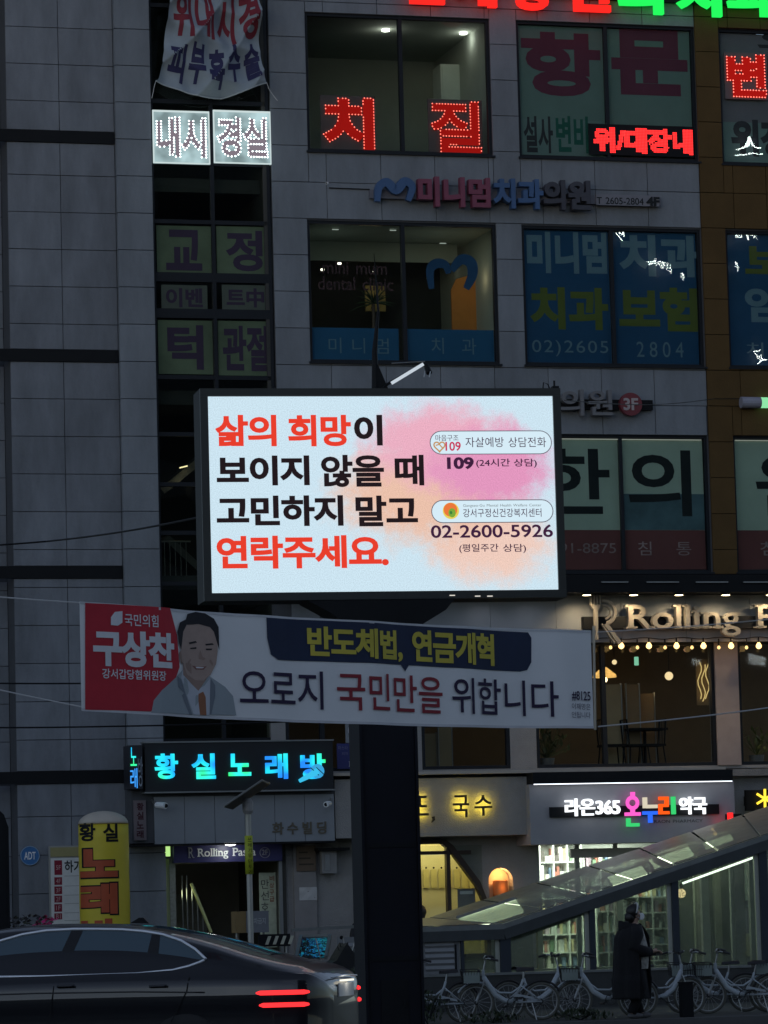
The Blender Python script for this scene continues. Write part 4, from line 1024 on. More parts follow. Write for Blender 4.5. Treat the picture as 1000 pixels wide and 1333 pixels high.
# warm niche with a terracotta lamp
b = MB(); b.box(niche[0] - .05, niche[1] + .05, .34, .36, niche[2] - .1, niche[3] + .3); part('niche_back', b, mat('niche_plaster', (.66, .5, .36), .9), MBD)
cxn = (niche[0] + niche[1]) / 2; wn_ = niche[1] - niche[0]
b = MB(); b.add([], [])
arc = [(cxn + wn_ / 2 * math.cos(a), niche[3] - wn_ / 2 + wn_ / 2 * math.sin(a)) for a in [PI * i / 12 for i in range(13)]]
for sgn in (0, 1):
    half = arc[:7] if sgn == 0 else arc[6:]
    cx2 = niche[1] if sgn == 0 else niche[0]
    b.prism(half + [(cx2, niche[3])], .098, .339)
part('niche_arch', b, 'stucco', MBD)
r = FA.rect(640, 1146, 663, 1168, .2)
t = thing('terracotta_lamp', 'glowing rust orange block lamp in the arched niche', 'lamp', FA, ((r[0] + r[1]) / 2, .2, r[2]))
b = MB(); b.lathe(((r[0] + r[1]) / 2, .2, niche[2]), [(.12, 0), (.13, r[3] - niche[2] - .02), (.1, r[3] - niche[2])], 14); part('body', b, mat('terracotta', (.6, .2, .06), .8), t, True)
b = MB(); b.lathe(((r[0] + r[1]) / 2, .24, niche[2] - .02), [(.16, 0), (.16, .018)], 14); part('base', b, 'black', t)
lamp('POINT', FA, ((r[0] + r[1]) / 2, .17, r[3] + .12), 5.0, (1, .52, .17), .04)
lamp('POINT', FA, ((r[0] + r[1]) / 2, -.0, r[3] - .1), .8, (1, .5, .16), .1)
# ---- pharmacy
r = FA.rect(690, 1019, 957, 1097, -.7); pz0, pz1 = r[2], r[3]
b = MB(); b.box(r[0], r[1], -.7, .098, r[2], r[3] + .0); part('pharmacy_fascia', b, mat('pharmacy_fascia_paint', (.3, .3, .32), .7, var=.08), MBD)
b = MB(); b.box(r[0] + .02, X(950, 1014, -.7), -.86, -.3, r[3] + .002, fz - .052); hd_ = part('fascia_hood', b, 'black', MBD)
b = MB(); b.box(r[0] + .05, r[1] - .08, -.84, -.80, r[3] - .012, r[3] + .0015); part('led_strip', b, LITE((.85, .9, 1), 2.4), hd_)
b = MB(); b.box(r[0] + .05, r[1] - .08, -.79, -.702, r[3] - .004, r[3] + .001); part('hood_lip', b, 'black', hd_)
t = thing('pharmacy_sign', 'white channel letters with a multicoloured name in the middle on the dark pharmacy fascia', 'shop sign', FA, (r[0], -.7, Z(800, 1050, -.7)))
rr = FA.rect(715, 1049, 935, 1062, -.7); b = MB(); b.box(rr[0], rr[1], -.76, -.701, rr[2], rr[3]); part('mount_rail', b, 'black', t)
WL = LITE((.92, .96, 1), 1.5)
word_px(FA, '라온365', 737, 1039, 808, 1062, -.85, WL, t, depth=.08, bold=.02)
word_px(FA, '약국', 886, 1037, 921, 1060, -.85, WL, t, depth=.08, bold=.02)
pk, gn, bl, og, cr_ = LITE((1, .12, .6), 1.1), LITE((.05, .75, .2), .9), LITE((.03, .16, 1), 1.0), LITE((1, .1, .01), 1.2), LITE((.8, .72, .55), .9)
def px_poly(boxes, y, m, nm='letter'):
    b = MB()
    for k, (x0, y0, x1, y1) in enumerate(boxes):
        q = FA.rect(x0, y0, x1, y1, y); b.box(q[0], q[1], y - .0005 * k, y + .08 - .0005 * k, q[2], q[3])
    return part(nm, b, m, t)
c_ = FA.at(824.5, 1045, -.85); b = MB(); b.ring((c_[0], -.81, c_[1]), .09, .034, 'Y', 22, 6); q = FA.rect(822.5, 1031, 827, 1036, -.85); b.box(q[0], q[1], -.85, -.77, q[2], q[3]); q = FA.rect(822.5, 1053, 827, 1058, -.85); b.box(q[0], q[1], -.85, -.77, q[2], q[3]); q = FA.rect(815, 1057.5, 834.5, 1062, -.85); b.box(q[0], q[1], -.851, -.77, q[2], q[3]); part('letter', b, pk, t)
px_poly([(817, 1065, 821.5, 1076), (821.5, 1071.5, 833, 1076)], -.85, gn)
px_poly([(838.5, 1038, 843, 1052), (843, 1047.5, 856.5, 1052)], -.85, cr_)
px_poly([(838, 1056, 856.5, 1060.5), (845.5, 1060.5, 850, 1071)], -.85, bl)
px_poly([(859, 1037, 871, 1041.5), (867, 1041.5, 871, 1046.5), (859, 1046.5, 871, 1050.5), (859, 1050.5, 863, 1056), (859, 1056, 872, 1060)], -.85, og)
px_poly([(875.5, 1037, 880, 1060)], -.85, gn)
for px_, col_ in ((775, (.9, .95, 1)), (905, (.9, .95, 1))): lamp('POINT', FA, (X(px_, 1050, -1.1), -1.1, Z(px_, 1050, -1.1)), .7, col_, .2)
word_px(FA, 'RAON PHARMACY', 852, 1067, 915, 1071, -.705, film('dim_print2', (.06, .06, .065)), t, bold=.0, joined=True, name='lettering')
# red led light at the pharmacy corner
r = FA.rect(948, 1058, 954, 1068, -.9)
t = thing('red_led_box', 'small square red LED light at the corner of the pharmacy fascia', 'light box', FA, (r[0], -.9, r[2]))
b = MB(); b.box(r[0], r[1], -.92, -.86, r[2], r[3]); part('face', b, LITE((1, .02, .02), 1.6), t)
b = MB(); b.box(r[1] + .001, r[1] + .16, -.9, -.86, r[2] + .03, r[3] - .02); part('arm', b, 'black', t)
b = MB(); b.box(r[0] + .02, r[1] - .02, -.858, -.702, r[2] + .02, r[3] - .02); part('bracket', b, 'black', t)
lamp('POINT', FA, (r[0] - .1, -.85, r[2]), .35, (1, .05, .05), .05)
# shop front frame, header board, interior with shelves of goods
phw = part('window', MB().box(ph[0], ph[0] + .06, .12, .2, ph[2], ph[3]).box(ph[1] - .06, ph[1], .12, .2, ph[2], ph[3]).box(ph[0] + .06, ph[1] - .06, .12, .2, ph[3] - .06, ph[3]), mat('pharmacy_frame', (.3, .31, .3), .5), MBD)
b = MB(); q = FA.rect(743, 1104, 850, 1116, .05); b.box(q[0], q[1], .03, .11, q[2], q[3]); part('header_board', b, mat('header_grey', (.4, .4, .4), .6), phw)
for px_ in (753, 803, 873): xx = X(px_, 1180, .15); b = MB(); b.box(xx - .04, xx + .04, .13, .19, .13, ph[3] - .061); part('mullion', b, 'canopy', phw)
b = MB(); b.box(ph[0] + .06, ph[1] - .06, .155, .161, .14, ph[3] - .06); part('pane', b, 'clear', phw)
white_in = mat('pharmacy_white', (.75, .78, .74), .7, var=.05)
b = MB(); b.box(ph[0] - .3, X(878, 1180, 2.6), 2.6, 2.7, .13, ph[3] + .1); part('pharmacy_back_wall', b, white_in, MBD)
b = MB(); b.box(ph[0] - .3, ph[1] + .3, .345, 2.6, ph[3] + .06, ph[3] + .1); part('pharmacy_ceiling', b, white_in, MBD)
b = MB(); b.box(ph[0] - .32, ph[0] - .27, .345, 2.6, .13, ph[3] + .06); part('pharmacy_side_wall', b, white_in, MBD)
q0 = X(884, 1180, .8)
b = MB(); b.box(q0, ph[1] + .3, 1.0, 1.05, .13, ph[3] + .05); part('pharmacy_partition', b, mat('partition_grey', (.2, .22, .21), .7), MBD)
for px_ in (905, 931): xx = X(px_, 1180, .9); b = MB(); b.box(xx, xx + .12, .9, .998, .13, ph[3] + .05); part('partition_post', b, mat('partition_post', (.4, .4, .33), .7), MBD)
lamp('AREA', FA, (X(770, 1100, 1.4), 1.4, ph[3] + .03), 105, (.95, 1, .9), (2.4, 1.6))
lamp('AREA', FA, (X(930, 1100, .6), .62, ph[3] + .03), 5, (.95, 1, .82), (.9, .4))
for px_ in (750, 830): b = MB(); xx = X(px_, 1100, 1.2); b.box(xx - .45, xx + .45, 1.1, 1.3, ph[3] + .035, ph[3] + .055); part('ceiling_panel', b, LITE((.95, 1, .92), 4), MBD)
def shelf(x0, x1, y, z0, z1, nlev, label, cols=3, goods=1):
    t = thing('display_shelf', label, 'shelf', FA, (x0, y, z0))
    b = MB()
    for k in range(cols + 1): xx = x0 + (x1 - x0) * k / cols; b.box(xx - .012, xx + .012, y, y + .3, z0, z1)
    part('upright', b, white_in, t)
    lev = [z0 + (z1 - z0) * k / nlev for k in range(nlev + 1)]
    for z in lev: b = MB(); b.box(x0 + .013, x1 - .013, y + .002, y + .3, z - .012, z + .012); part('shelf_board', b, white_in, t)
    b = MB(); b.box(x0 + .013, x1 - .013, y + .3, y + .32, z0, z1); part('back_panel', b, white_in, t)
    pal = [(.75, .75, .72), (.6, .62, .6), (.7, .68, .6), (.2, .32, .2), (.5, .2, .15), (.2, .3, .45), (.6, .52, .3), (.45, .35, .42), (.35, .42, .34), (.12, .11, .1)]
    mbs = [MB() for _ in pal]
    for z in lev[:-1]:
        xx = x0 + .03
        while xx < x1 - .1:
            w_ = random.uniform(.025, .08); h_ = random.uniform(.08, (z1 - z0) / nlev - .05); d_ = random.uniform(.02, .12)
            if random.random() < .85: mbs[random.randrange(len(pal))].box(xx, xx + w_, y + d_, y + d_ + .1, z + .013, z + .013 + h_)
            xx += w_ + .008
    for k, m_ in enumerate(mbs):
        if m_.v: o = part('goods', m_, mat('goods_colour', pal[k], .5, var=.25, scale=25), t); o['kind'] = 'stuff'
shelf(X(703, 1120, 2.2), X(757, 1120, 2.2), 2.2, .6, Z(730, 1099, 2.2), 7, 'tall white shelf of small boxes behind the pharmacy window left of the header board', 3)
shelf(X(760, 1120, 2.25), X(868, 1120, 2.25), 2.25, .6, Z(800, 1108, 2.25), 7, 'long white wall shelf of bright packages seen under the pharmacy header board', 5)
shelf(X(778, 1200, 1.0), X(806, 1200, 1.0), 1.0, .2, Z(790, 1160, 1.0), 5, 'low product rack in the pharmacy left of the masked walker', 2)
shelf(X(812, 1200, .95), X(870, 1200, .95), .95, .2, Z(840, 1168, .95), 6, 'product rack behind the masked walker in the pharmacy', 3)
# right end: narrow door bay with pale notices
r = FA.rect(972, 1120, 988, 1172, .0)
t = thing('pale_door_notice', 'pale green lit poster on the wall right of the pharmacy', 'poster', FA, (r[0], .05, r[2])); b = MB(); b.box(r[0], r[1], .06, .098, r[2], r[3]); part('face', b, mat('poster_pale', (.6, .66, .5), .7, var=.2, scale=9), t)
b = MB(); b.box(r[0], r[1], .05, .097, r[2] - .12, r[2] - .08); part('rail', b, 'steel', t)
lamp('POINT', FA, (r[0] + .1, -.5, r[3] + .2), 1.1, (.95, 1, .75), .1)
r = FA.rect(974, 1215, 989, 1245, .0)
t = thing('beige_wall_box', 'beige box low on the wall at the right edge behind the canopy', 'utility box', FA, (r[0], .05, r[2])); b = MB(); b.box(r[0], r[1], .02, .098, r[2], r[3]); part('case', b, mat('beige_case', (.5, .47, .3), .6), t)
b = MB(); b.box(r[0] + .02, r[1] - .02, .012, .018, r[2] + .03, r[3] - .03); part('door', b, mat('beige_case2', (.45, .42, .28), .6), t)
# corner sign at right edge
t = thing('yellow_flower_sign', 'yellow neon asterisk on a dark board at the right edge of the photo', 'neon sign', FA, (X(985, 1040, -.3), -.3, Z(985, 1040, -.3)))
r = FA.rect(972, 1028, 1040, 1055, -.3); b = MB(); b.box(r[0], r[1], -.3, -.2, r[2], r[3]); part('board', b, 'black', t)
b = MB(); b.box(r[0] + .1, r[1] - .1, -.198, .098, r[2] + .1, r[3] - .1); part('bracket', b, 'black', t)
c_ = FA.at(996, 1040, -.34)
for k in range(3): a = PI / 3 * k + .5; b = MB(); b.beam((c_[0] - .17 * math.cos(a), -.34 - .001 * k, c_[1] - .17 * math.sin(a)), (c_[0] + .17 * math.cos(a), -.34 - .001 * k, c_[1] + .17 * math.sin(a)), .03, .035); part('neon_bar', b, LITE((1, .7, .05), 1.6), t)
# ADT disc and board on the left building
c_ = FA.at(39, 1114, -.02)
t = thing('round_security_sign', 'round blue security company plate on the grey left wall', 'sign', FA, (c_[0], -.02, c_[1]))
b = MB(); b.lathe((c_[0], -.03, c_[1]), [(.16, 0), (.16, .028)], 28, 'Y'); part('disc', b, mat('adt_blue', (.04, .16, .38), .5), t)
b = MB(); b.ring((c_[0], -.031, c_[1]), .153, .006, 'Y', 28, 5); part('rim', b, mat('pale_rim', (.3, .42, .55), .5), t)
word_px(FA, 'ADT', 31.5, 1109, 46.5, 1119, -.035, wl, t, bold=.02, joined=True, name='lettering')
r = FA.rect(65, 1101, 106, 1215, -.15)
t = thing('menu_board', 'white board with a column of dark red squares behind the yellow air pillar', 'sign board', FA, (r[0], -.15, .13))
b = MB(); b.box(r[0], r[1], -.12, -.05, .13, r[3]); part('frame', b, mat('board_grey', (.3, .3, .28), .6), t)
q = FA.rect(67, 1117, 106, 1215, -.15); b = MB(); b.box(q[0], q[1] , -.135, -.121, q[2], q[3]); part('sheet', b, mat('board_white', (.62, .63, .62), .6), t)
q = FA.rect(66, 1103, 106, 1115, -.15); b = MB(); b.box(q[0], q[1], -.134, -.1205, q[2], q[3]); part('header', b, mat('board_header', (.3, .27, .12), .6), t)
rd = film('wine_print', (.22, .02, .04))
for y0, y1, s in ((1120, 1139, '5F'), (1142, 1152, '4F'), (1154, 1164, '3F'), (1166, 1175, '2F'), (1177, 1187, '1F'), (1189, 1197, 'B1')):
    q = FA.rect(71, y0, 81, y1, -.15); b = MB(); b.box(q[0], q[1], -.139, -.136, q[2], q[3]); part('square', b, rd, t)
    word_px(FA, s, 73, (y0 + y1) / 2 - 3, 79, (y0 + y1) / 2 + 3, -.142, film('pink_print', (.5, .3, .3)), t, bold=.01, joined=True, name='lettering')
    q = FA.rect(84, y1 + 1, 103, y1 + 1.6, -.15); b = MB(); b.box(q[0], q[1], -.138, -.136, q[2], q[3]); part('rule_line', b, film('grey_rule', (.3, .3, .3)), t)
word_px(FA, '하기', 84, 1120, 106, 1136, -.139, film('black_print', (.018, .022, .025)), t, bold=.02, joined=True, name='lettering')

# ================================================================== UPPER SIGNS
# roof-line sign, only its bottom reaches into the picture
RED_, GRN = LITE((1, .02, .015), 1.3), LITE((.02, 1, .12), 1.0)
t = thing('clinic_channel_sign', 'glowing red and green channel letters cut by the top edge of the photo', 'channel letter sign', FA, (X(700, 0), -.2, Z(700, 0)))
r = FA.rect(515, -45, 1040, -6, -.1); b = MB(); b.box(r[0], r[1], -.12, -.032, Z(700, -10, -.1), Z(700, -4, -.1)); part('mount_rail', b, 'black', t)
for ch, a, c, dy, m_ in (('연', 524, 579, 4, RED_), ('세', 588, 647, 8, RED_), ('장', 664, 722, 12, RED_), ('편', 736, 795, 14, RED_), ('외', 806, 864, 17, GRN), ('시', 882, 940, 20, GRN), ('과', 948, 1012, 20, GRN)):
    word_px(FA, ch, a, -52 + dy, c, dy, -.24, m_, t, depth=.1, bold=.045)
lamp('POINT', FA, (X(620, 10, -.6), -.6, Z(620, -10, -.6)), 1.0, (1, .05, .03), .3)
# LED characters hanging inside windows
def led_char(ch, x0, y0, x1, y1, label, d=.2, body=(1, .02, .015), be=.38, dots=(1, .16, .12), de=3.2, st=.052, board=True, bold=.05):
    a, c, z0, z1 = FA.rect(x0, y0, x1, y1, d)
    t = thing('led_character_sign', label, 'LED sign', FA, ((a + c) / 2, d, z0))
    if board: b = MB(); b.box(a - .04, c + .04, d + .03, d + .045, z0 - .04, z1 + .04); part('board', b, mat('led_board', (.13, .1, .1), .5), t)
    pts = MB()
    for k, (g_, vs, fs) in enumerate(layout(ch, c - a, z1 - z0, bold)):
        part('letter', solid(vs, fs, (a + c) / 2, (z0 + z1) / 2, d, .025), LITE(body, be), t)
        for p in outline_points(vs, fs, st):
            x_, z_ = (a + c) / 2 + p.x, (z0 + z1) / 2 + p.y; r_ = .014
            pts.add([(x_ - r_, d - .004, z_), (x_, d - .004, z_ - r_), (x_ + r_, d - .004, z_), (x_, d - .004, z_ + r_), (x_, d - .016, z_)], [(0, 1, 4), (1, 2, 4), (2, 3, 4), (3, 0, 4)])
    o = part('led_dots', pts, LITE(dots, de), t); o['kind'] = 'stuff'
    return t, ((a + c) / 2, (z0 + z1) / 2)
for ch, x0, y0, x1, y1, lb in (('치', 421, 127, 487, 196, 'first red LED character standing in the lit fifth floor window'), ('질', 561, 132, 626, 200, 'second red LED character beside the pale cabinet in the lit fifth floor window'),
                               ('변', 947, 71, 997, 126, 'bright red LED character high in the brown corner window')):
    t, c_ = led_char(ch, x0, y0, x1, y1, lb, d=.2 if x0 < 900 else .02, bold=.028 if ch == '질' else .045); lamp('POINT', FA, (c_[0], -.0, c_[1]), .5, (1, .04, .03), .2)
# dense running LED display
a, c, z0, z1 = FA.rect(768, 163, 906, 203, .04)
t = thing('led_matrix_sign', 'wide red dot matrix LED sign low in the window under the huge faded characters', 'LED sign', FA, (a, .04, z0))
b = MB(); b.box(a - .02, c - .04, .03, .05, z0, z1); part('board', b, 'black', t)
dots = MB()
for g_, vs, fs in layout('위/대장내', c - a - .1, (z1 - z0) * .82, .06):
    tri = []
    for f in fs:
        for k in range(1, len(f) - 1): tri.append((vs[f[0]], vs[f[k]], vs[f[k + 1]]))
    def inside(x, y):
        for A_, B2, C2 in tri:
            d1 = (x - B2[0]) * (A_[1] - B2[1]) - (A_[0] - B2[0]) * (y - B2[1]); d2 = (x - C2[0]) * (B2[1] - C2[1]) - (B2[0] - C2[0]) * (y - C2[1]); d3 = (x - A_[0]) * (C2[1] - A_[1]) - (C2[0] - A_[0]) * (y - A_[1])
            if (d1 >= 0 and d2 >= 0 and d3 >= 0) or (d1 <= 0 and d2 <= 0 and d3 <= 0): return True
        return False
    xs_l = [v[0] for v in vs]; ys_l = [v[1] for v in vs]; xx = min(xs_l)
    while xx <= max(xs_l):
        yy = min(ys_l)
        while yy <= max(ys_l):
            if inside(xx, yy):
                X0, Z0 = (a + c) / 2 + xx, (z0 + z1) / 2 + yy; q = .0105
                dots.add([(X0 - q, .026, Z0 - q), (X0 + q, .026, Z0 - q), (X0 + q, .026, Z0 + q), (X0 - q, .026, Z0 + q)], [(0, 1, 2, 3)])
            yy += .027
        xx += .027
o = part('led_dots', dots, LITE((1, .03, .03), 2.2), t); o['kind'] = 'stuff'
lamp('POINT', FA, ((a + c) / 2, -.3, (z0 + z1) / 2), .5, (1, .05, .05), .3)
# white lit boxes with LED outlines
for ch, x0, x1, lb in (('내시', 199, 273, 'bright white lit window box with the first two LED characters under the hanging cloth'), ('경실', 278, 353, 'bright white lit window box beside the pale wall with two LED characters')):
    a, c, z0, z1 = FA.rect(x0, 144, x1, 213, .02)
    t = thing('lit_window_box', lb, 'light box', FA, (a, .02, z0))
    b = MB(); b.box(a, c, .03, .09, z0, z1); part('panel', b, emit('lit_panel', (.36, .5, .52), .95, .45, 3), t)
    b = MB()
    for q in ((a, c, z1 - .03, z1), (a, c, z0, z0 + .02), (a, a + .02, z0 + .021, z1 - .031), (c - .02, c, z0 + .021, z1 - .031)): b.box(q[0], q[1], .01, .029, q[2], q[3])
    part('light_edge', b, LITE((.8, .95, .95), .75), t)
    pts = MB(); glow = MB()
    w_, h_ = (c - a) * .86, (z1 - z0) * .74
    for g_, vs, fs in layout(ch, w_, h_, .035):
        part('letter', solid(vs, fs, (a + c) / 2, (z0 + z1) / 2, .02, .009), LITE((.36, .30, .36), .6), t)
        for p in outline_points(vs, fs, .047):
            x_, z_ = (a + c) / 2 + p.x, (z0 + z1) / 2 + p.y; r_ = .017
            pts.add([(x_ - r_, .014, z_), (x_, .014, z_ - r_), (x_ + r_, .014, z_), (x_, .014, z_ + r_), (x_, .004, z_)], [(0, 1, 4), (1, 2, 4), (2, 3, 4), (3, 0, 4)])
    o = part('led_dots', pts, LITE((.88, 1, 1.0), 4.5), t); o['kind'] = 'stuff'
    lamp('POINT', FA, ((a + c) / 2, -.35, (z0 + z1) / 2), 2.2, (.8, .98, 1), .3)
# dental sign of unlit coloured letters
t = thing('dental_clinic_sign', 'unlit dull red and blue block letters with a blue tooth mark between the window rows', 'shop sign', FA, (X(485, 250), -.2, Z(485, 265)))
r = FA.rect(482, 244, 860, 262, -.1); b = MB(); b.box(r[0], r[1] + .0, -.1, -.001, Z(650, 262, -.1), Z(650, 251, -.1)); part('mount_rail', b, mat('rail_grey', (.16, .16, .19), .6), t)
m_r, m_b, m_k = mat('dull_pink_letter', (.22, .05, .09), .5), mat('dull_blue_letter', (.05, .11, .24), .5), mat('dull_black_letter', (.05, .05, .065), .5)
arc_px(FA, [(492, 262), (494, 243), (504, 237), (516, 247), (527, 236), (537, 243), (532, 261)], .16, -.24, m_b, t, th=.1)
word_px(FA, '미니멈치과의원', 545, 232, 770, 271, -.26, [m_r] * 3 + [m_b] * 2 + [m_k] * 2, t, depth=.14, bold=.04)
r = FA.rect(776, 252, 858, 268, -.12); b = MB(); b.box(r[0], r[1], -.13, -.101, Z(815, 268, -.1), Z(815, 254, -.1)); part('plate', b, mat('plate_grey', (.2, .2, .23), .6), t)
word_px(FA, 'T 2605-2804', 777, 257, 838, 266, -.134, film('black_print', (.018, .022, .025)), t, bold=.01, joined=True, name='lettering')
word_px(FA, '4F', 842, 256, 859, 268, -.15, film('black_print', (.018, .022, .025)), t, depth=.015, bold=.04)
b = MB(); A = FA.at(429, 244, -.05); B_ = FA.at(482, 246, -.05); b.tube([(A[0], -.02, A[1]), (B_[0], -.02, B_[1])], .01, 5); part('conduit', b, 'black', t)
# grey letters and red 3F disc right of the screen
t = thing('third_floor_sign', 'grey channel letters ending in a dark red disc beside the corner of the screen', 'shop sign', FA, (X(780, 525), -.2, Z(780, 530)))
word_px(FA, '의원', 730, 507, 798, 541, -.22, mat('mid_grey_letter', (.17, .17, .18), .5), t, depth=.12, bold=.02)
r = FA.rect(705, 519, 850, 532, -.1); b = MB(); b.box(r[0], r[1], -.1, -.001, Z(780, 533, -.1), Z(780, 520, -.1)); part('mount_rail', b, 'black', t)
c_ = FA.at(822, 526, -.2); b = MB(); b.lathe((c_[0], -.2, c_[1]), [(.2, 0), (.205, .02), (.205, .1)], 28, 'Y'); part('disc', b, mat('dark_red_disc', (.18, .03, .04), .5), t)
word_px(FA, '3F', 812, 518, 831, 534, -.215, mat('pale_letter', (.42, .36, .36), .5), t, depth=.012, bold=.03)
# end lamp at right edge of the brown wall
r = FA.rect(966, 515, 991, 532, -.2); t = thing('wall_tube_light', 'grey tube light with a green lit end on the brown stone wall', 'lamp', FA, (r[0], -.2, r[2]))
b = MB(); b.tube([(r[0], -.15, (r[2] + r[3]) / 2), (r[1], -.15, (r[2] + r[3]) / 2)], .1, 14); part('case', b, mat('tube_case', (.3, .3, .36), .5), t, False)
for k in range(4): b = MB(); b.tube([(r[1] + .01 + k * .07, -.15, (r[2] + r[3]) / 2), (r[1] + .06 + k * .07, -.15, (r[2] + r[3]) / 2)], .095, 14); part('light_ring', b, LITE((.35, 1, .5), .8), t)
# ================================================================== LED BILLBOARD ON ITS PILLAR
SC = frame_px(498, 41.0, R(10.5))
def warp(objs, fn, org, cut=None):
    """bend lettering onto a curved cloth: cut it on a fine grid, then move every vertex"""
    for o in objs:
        me = o.data
        if cut:
            bm = bmesh.new(); bm.from_mesh(me); xs = [v.co.x for v in bm.verts]; zs = [v.co.z for v in bm.verts]
            for lo, hi, no, k in ((min(xs), max(xs), (1, 0, 0), 0), (min(zs), max(zs), (0, 0, 1), 2)):
                x = lo + cut
                while x < hi:
                    co = [0, 0, 0]; co[k] = x; bmesh.ops.bisect_plane(bm, geom=bm.verts[:] + bm.edges[:] + bm.faces[:], plane_co=co, plane_no=no); x += cut
            bm.to_mesh(me); bm.free()
        for v in me.vertices:
            p = fn(v.co.x + org[0], v.co.y + org[1], v.co.z + org[2]); v.co = (p[0] - org[0], p[1] - org[1], p[2] - org[2])
        me.update()
s0, s1, s2, s3 = SC.rect(273, 516, 723, 770)
BB = thing('led_billboard', 'large bright LED billboard with red and black Korean text on a thick black pillar', 'billboard', SC, ((s0 + s1) / 2, 0, 0))
b = MB(); e = .085; b.box(s0 - e, s1 + e, .02, .5, s2 - e, s3 + e); part('cabinet', b, 'black', BB)
b = MB(); fm = 'black'
b.box(s0 - e, s1 + e, -.03, .018, s3 + .001, s3 + e); b.box(s0 - e, s1 + e, -.03, .018, s2 - e, s2 - .001); b.box(s0 - e, s0 - .001, -.03, .018, s2, s3); b.box(s1 + .001, s1 + e, -.03, .018, s2, s3)
part('frame', b, mat('cabinet_edge', (.03, .033, .03), .5), BB)
def led_screen():
    m = bpy.data.materials.new('led_picture'); m.use_nodes = True; n = m.node_tree; n.nodes.clear(); ln = n.links.new
    o = n.nodes.new('ShaderNodeOutputMaterial'); em = n.nodes.new('ShaderNodeEmission'); tc = n.nodes.new('ShaderNodeTexCoord'); ln(em.outputs[0], o.inputs[0])
    nz = n.nodes.new('ShaderNodeTexNoise'); nz.inputs['Scale'].default_value = 3.2; nz.inputs['Detail'].default_value = 9; nz.inputs['Roughness'].default_value = .72; ln(tc.outputs['Object'], nz.inputs['Vector'])
    def M_(op, a, b_=None, c=None, clamp=False):
        q = n.nodes.new('ShaderNodeMath'); q.operation = op; q.use_clamp = clamp
        for i, v in enumerate((a, b_, c)):
            if v is None: continue
            if isinstance(v, (int, float)): q.inputs[i].default_value = v
            else: ln(v, q.inputs[i])
        return q.outputs[0]
    def blob(px, py, rx, ry, soft):
        cx, cz = SC.at(px, py); cx -= (s0 + s1) / 2
        vm = n.nodes.new('ShaderNodeVectorMath'); vm.operation = 'SUBTRACT'; ln(tc.outputs['Object'], vm.inputs[0]); vm.inputs[1].default_value = (cx, 0, cz)
        v2 = n.nodes.new('ShaderNodeVectorMath'); v2.operation = 'MULTIPLY'; ln(vm.outputs[0], v2.inputs[0]); v2.inputs[1].default_value = (1 / rx, 0, 1 / ry)
        v3 = n.nodes.new('ShaderNodeVectorMath'); v3.operation = 'LENGTH'; ln(v2.outputs[0], v3.inputs[0])
        d = M_('ADD', v3.outputs['Value'], M_('MULTIPLY', M_('SUBTRACT', nz.outputs['Fac'], .5), 1.6))
        mr = n.nodes.new('ShaderNodeMapRange'); mr.interpolation_type = 'SMOOTHSTEP'; mr.inputs['From Min'].default_value = 1.0 + soft; mr.inputs['From Max'].default_value = 1.0 - soft; ln(d, mr.inputs[0]); return mr.outputs[0]
    def mix(f, a, b_):
        q = n.nodes.new('ShaderNodeMix'); q.data_type = 'RGBA'
        if isinstance(f, float): q.inputs[0].default_value = f
        else: ln(f, q.inputs[0])
        for i, v in ((6, a), (7, b_)):
            if isinstance(v, tuple): q.inputs[i].default_value = (*v, 1)
            else: ln(v, q.inputs[i])
        return q.outputs[2]
    base = rgb(205, 229, 242)
    c = mix(blob(640, 705, .62, .42, .42), base, rgb(240, 205, 190))
    c = mix(blob(555, 640, .92, .52, .44), c, rgb(236, 194, 172))
    c = mix(blob(575, 580, .80, .42, .42), c, rgb(236, 176, 196))
    c = mix(blob(640, 610, .62, .42, .42), c, rgb(228, 152, 192))
    g = n.nodes.new('ShaderNodeTexNoise'); g.inputs['Scale'].default_value = 85; g.inputs['Detail'].default_value = 2; ln(tc.outputs['Object'], g.inputs['Vector'])
    mr = n.nodes.new('ShaderNodeMapRange'); mr.inputs['From Min'].default_value = .3; mr.inputs['From Max'].default_value = .7; mr.inputs['To Min'].default_value = .86; mr.inputs['To Max'].default_value = 1.12; ln(g.outputs['Fac'], mr.inputs[0])
    ln(c, em.inputs[0]); ln(mr.outputs[0], em.inputs[1]); return m
b = MB(); b.box(s0, s1, 0, .018, s2, s3); part('screen', b, led_screen(), BB)
SRED, SBLK, SDK = LITE(rgb(232, 62, 44), 1.0), LITE(rgb(34, 26, 30), 1.0), LITE(rgb(62, 32, 62), 1.0)
def st(s, x0, y0, x1, y1, m, bold, **k): word_px(SC, s, x0, y0, x1, y1, -.004, m, BB, bold=bold, joined=True, name='lettering', **k)
st('삶의', 280, 540, 360, 581, SRED, .034, track=-.03); st('희망', 375, 540, 457, 581, SRED, .034, track=-.03); st('이', 461, 540, 498, 580, SBLK, .038)
st('보이지', 282, 593, 403, 632, SBLK, .038, track=-.03); st('않을', 418, 592, 500, 634, SBLK, .03, track=-.03); st('때', 514, 592, 552, 632, SBLK, .03)
st('고민하지', 282, 645, 447, 685, SBLK, .036, track=-.03); st('말고', 463, 645, 544, 685, SBLK, .032, track=-.03)
st('연락주세요.', 282, 697, 506, 740, SRED, .034, track=-.03)
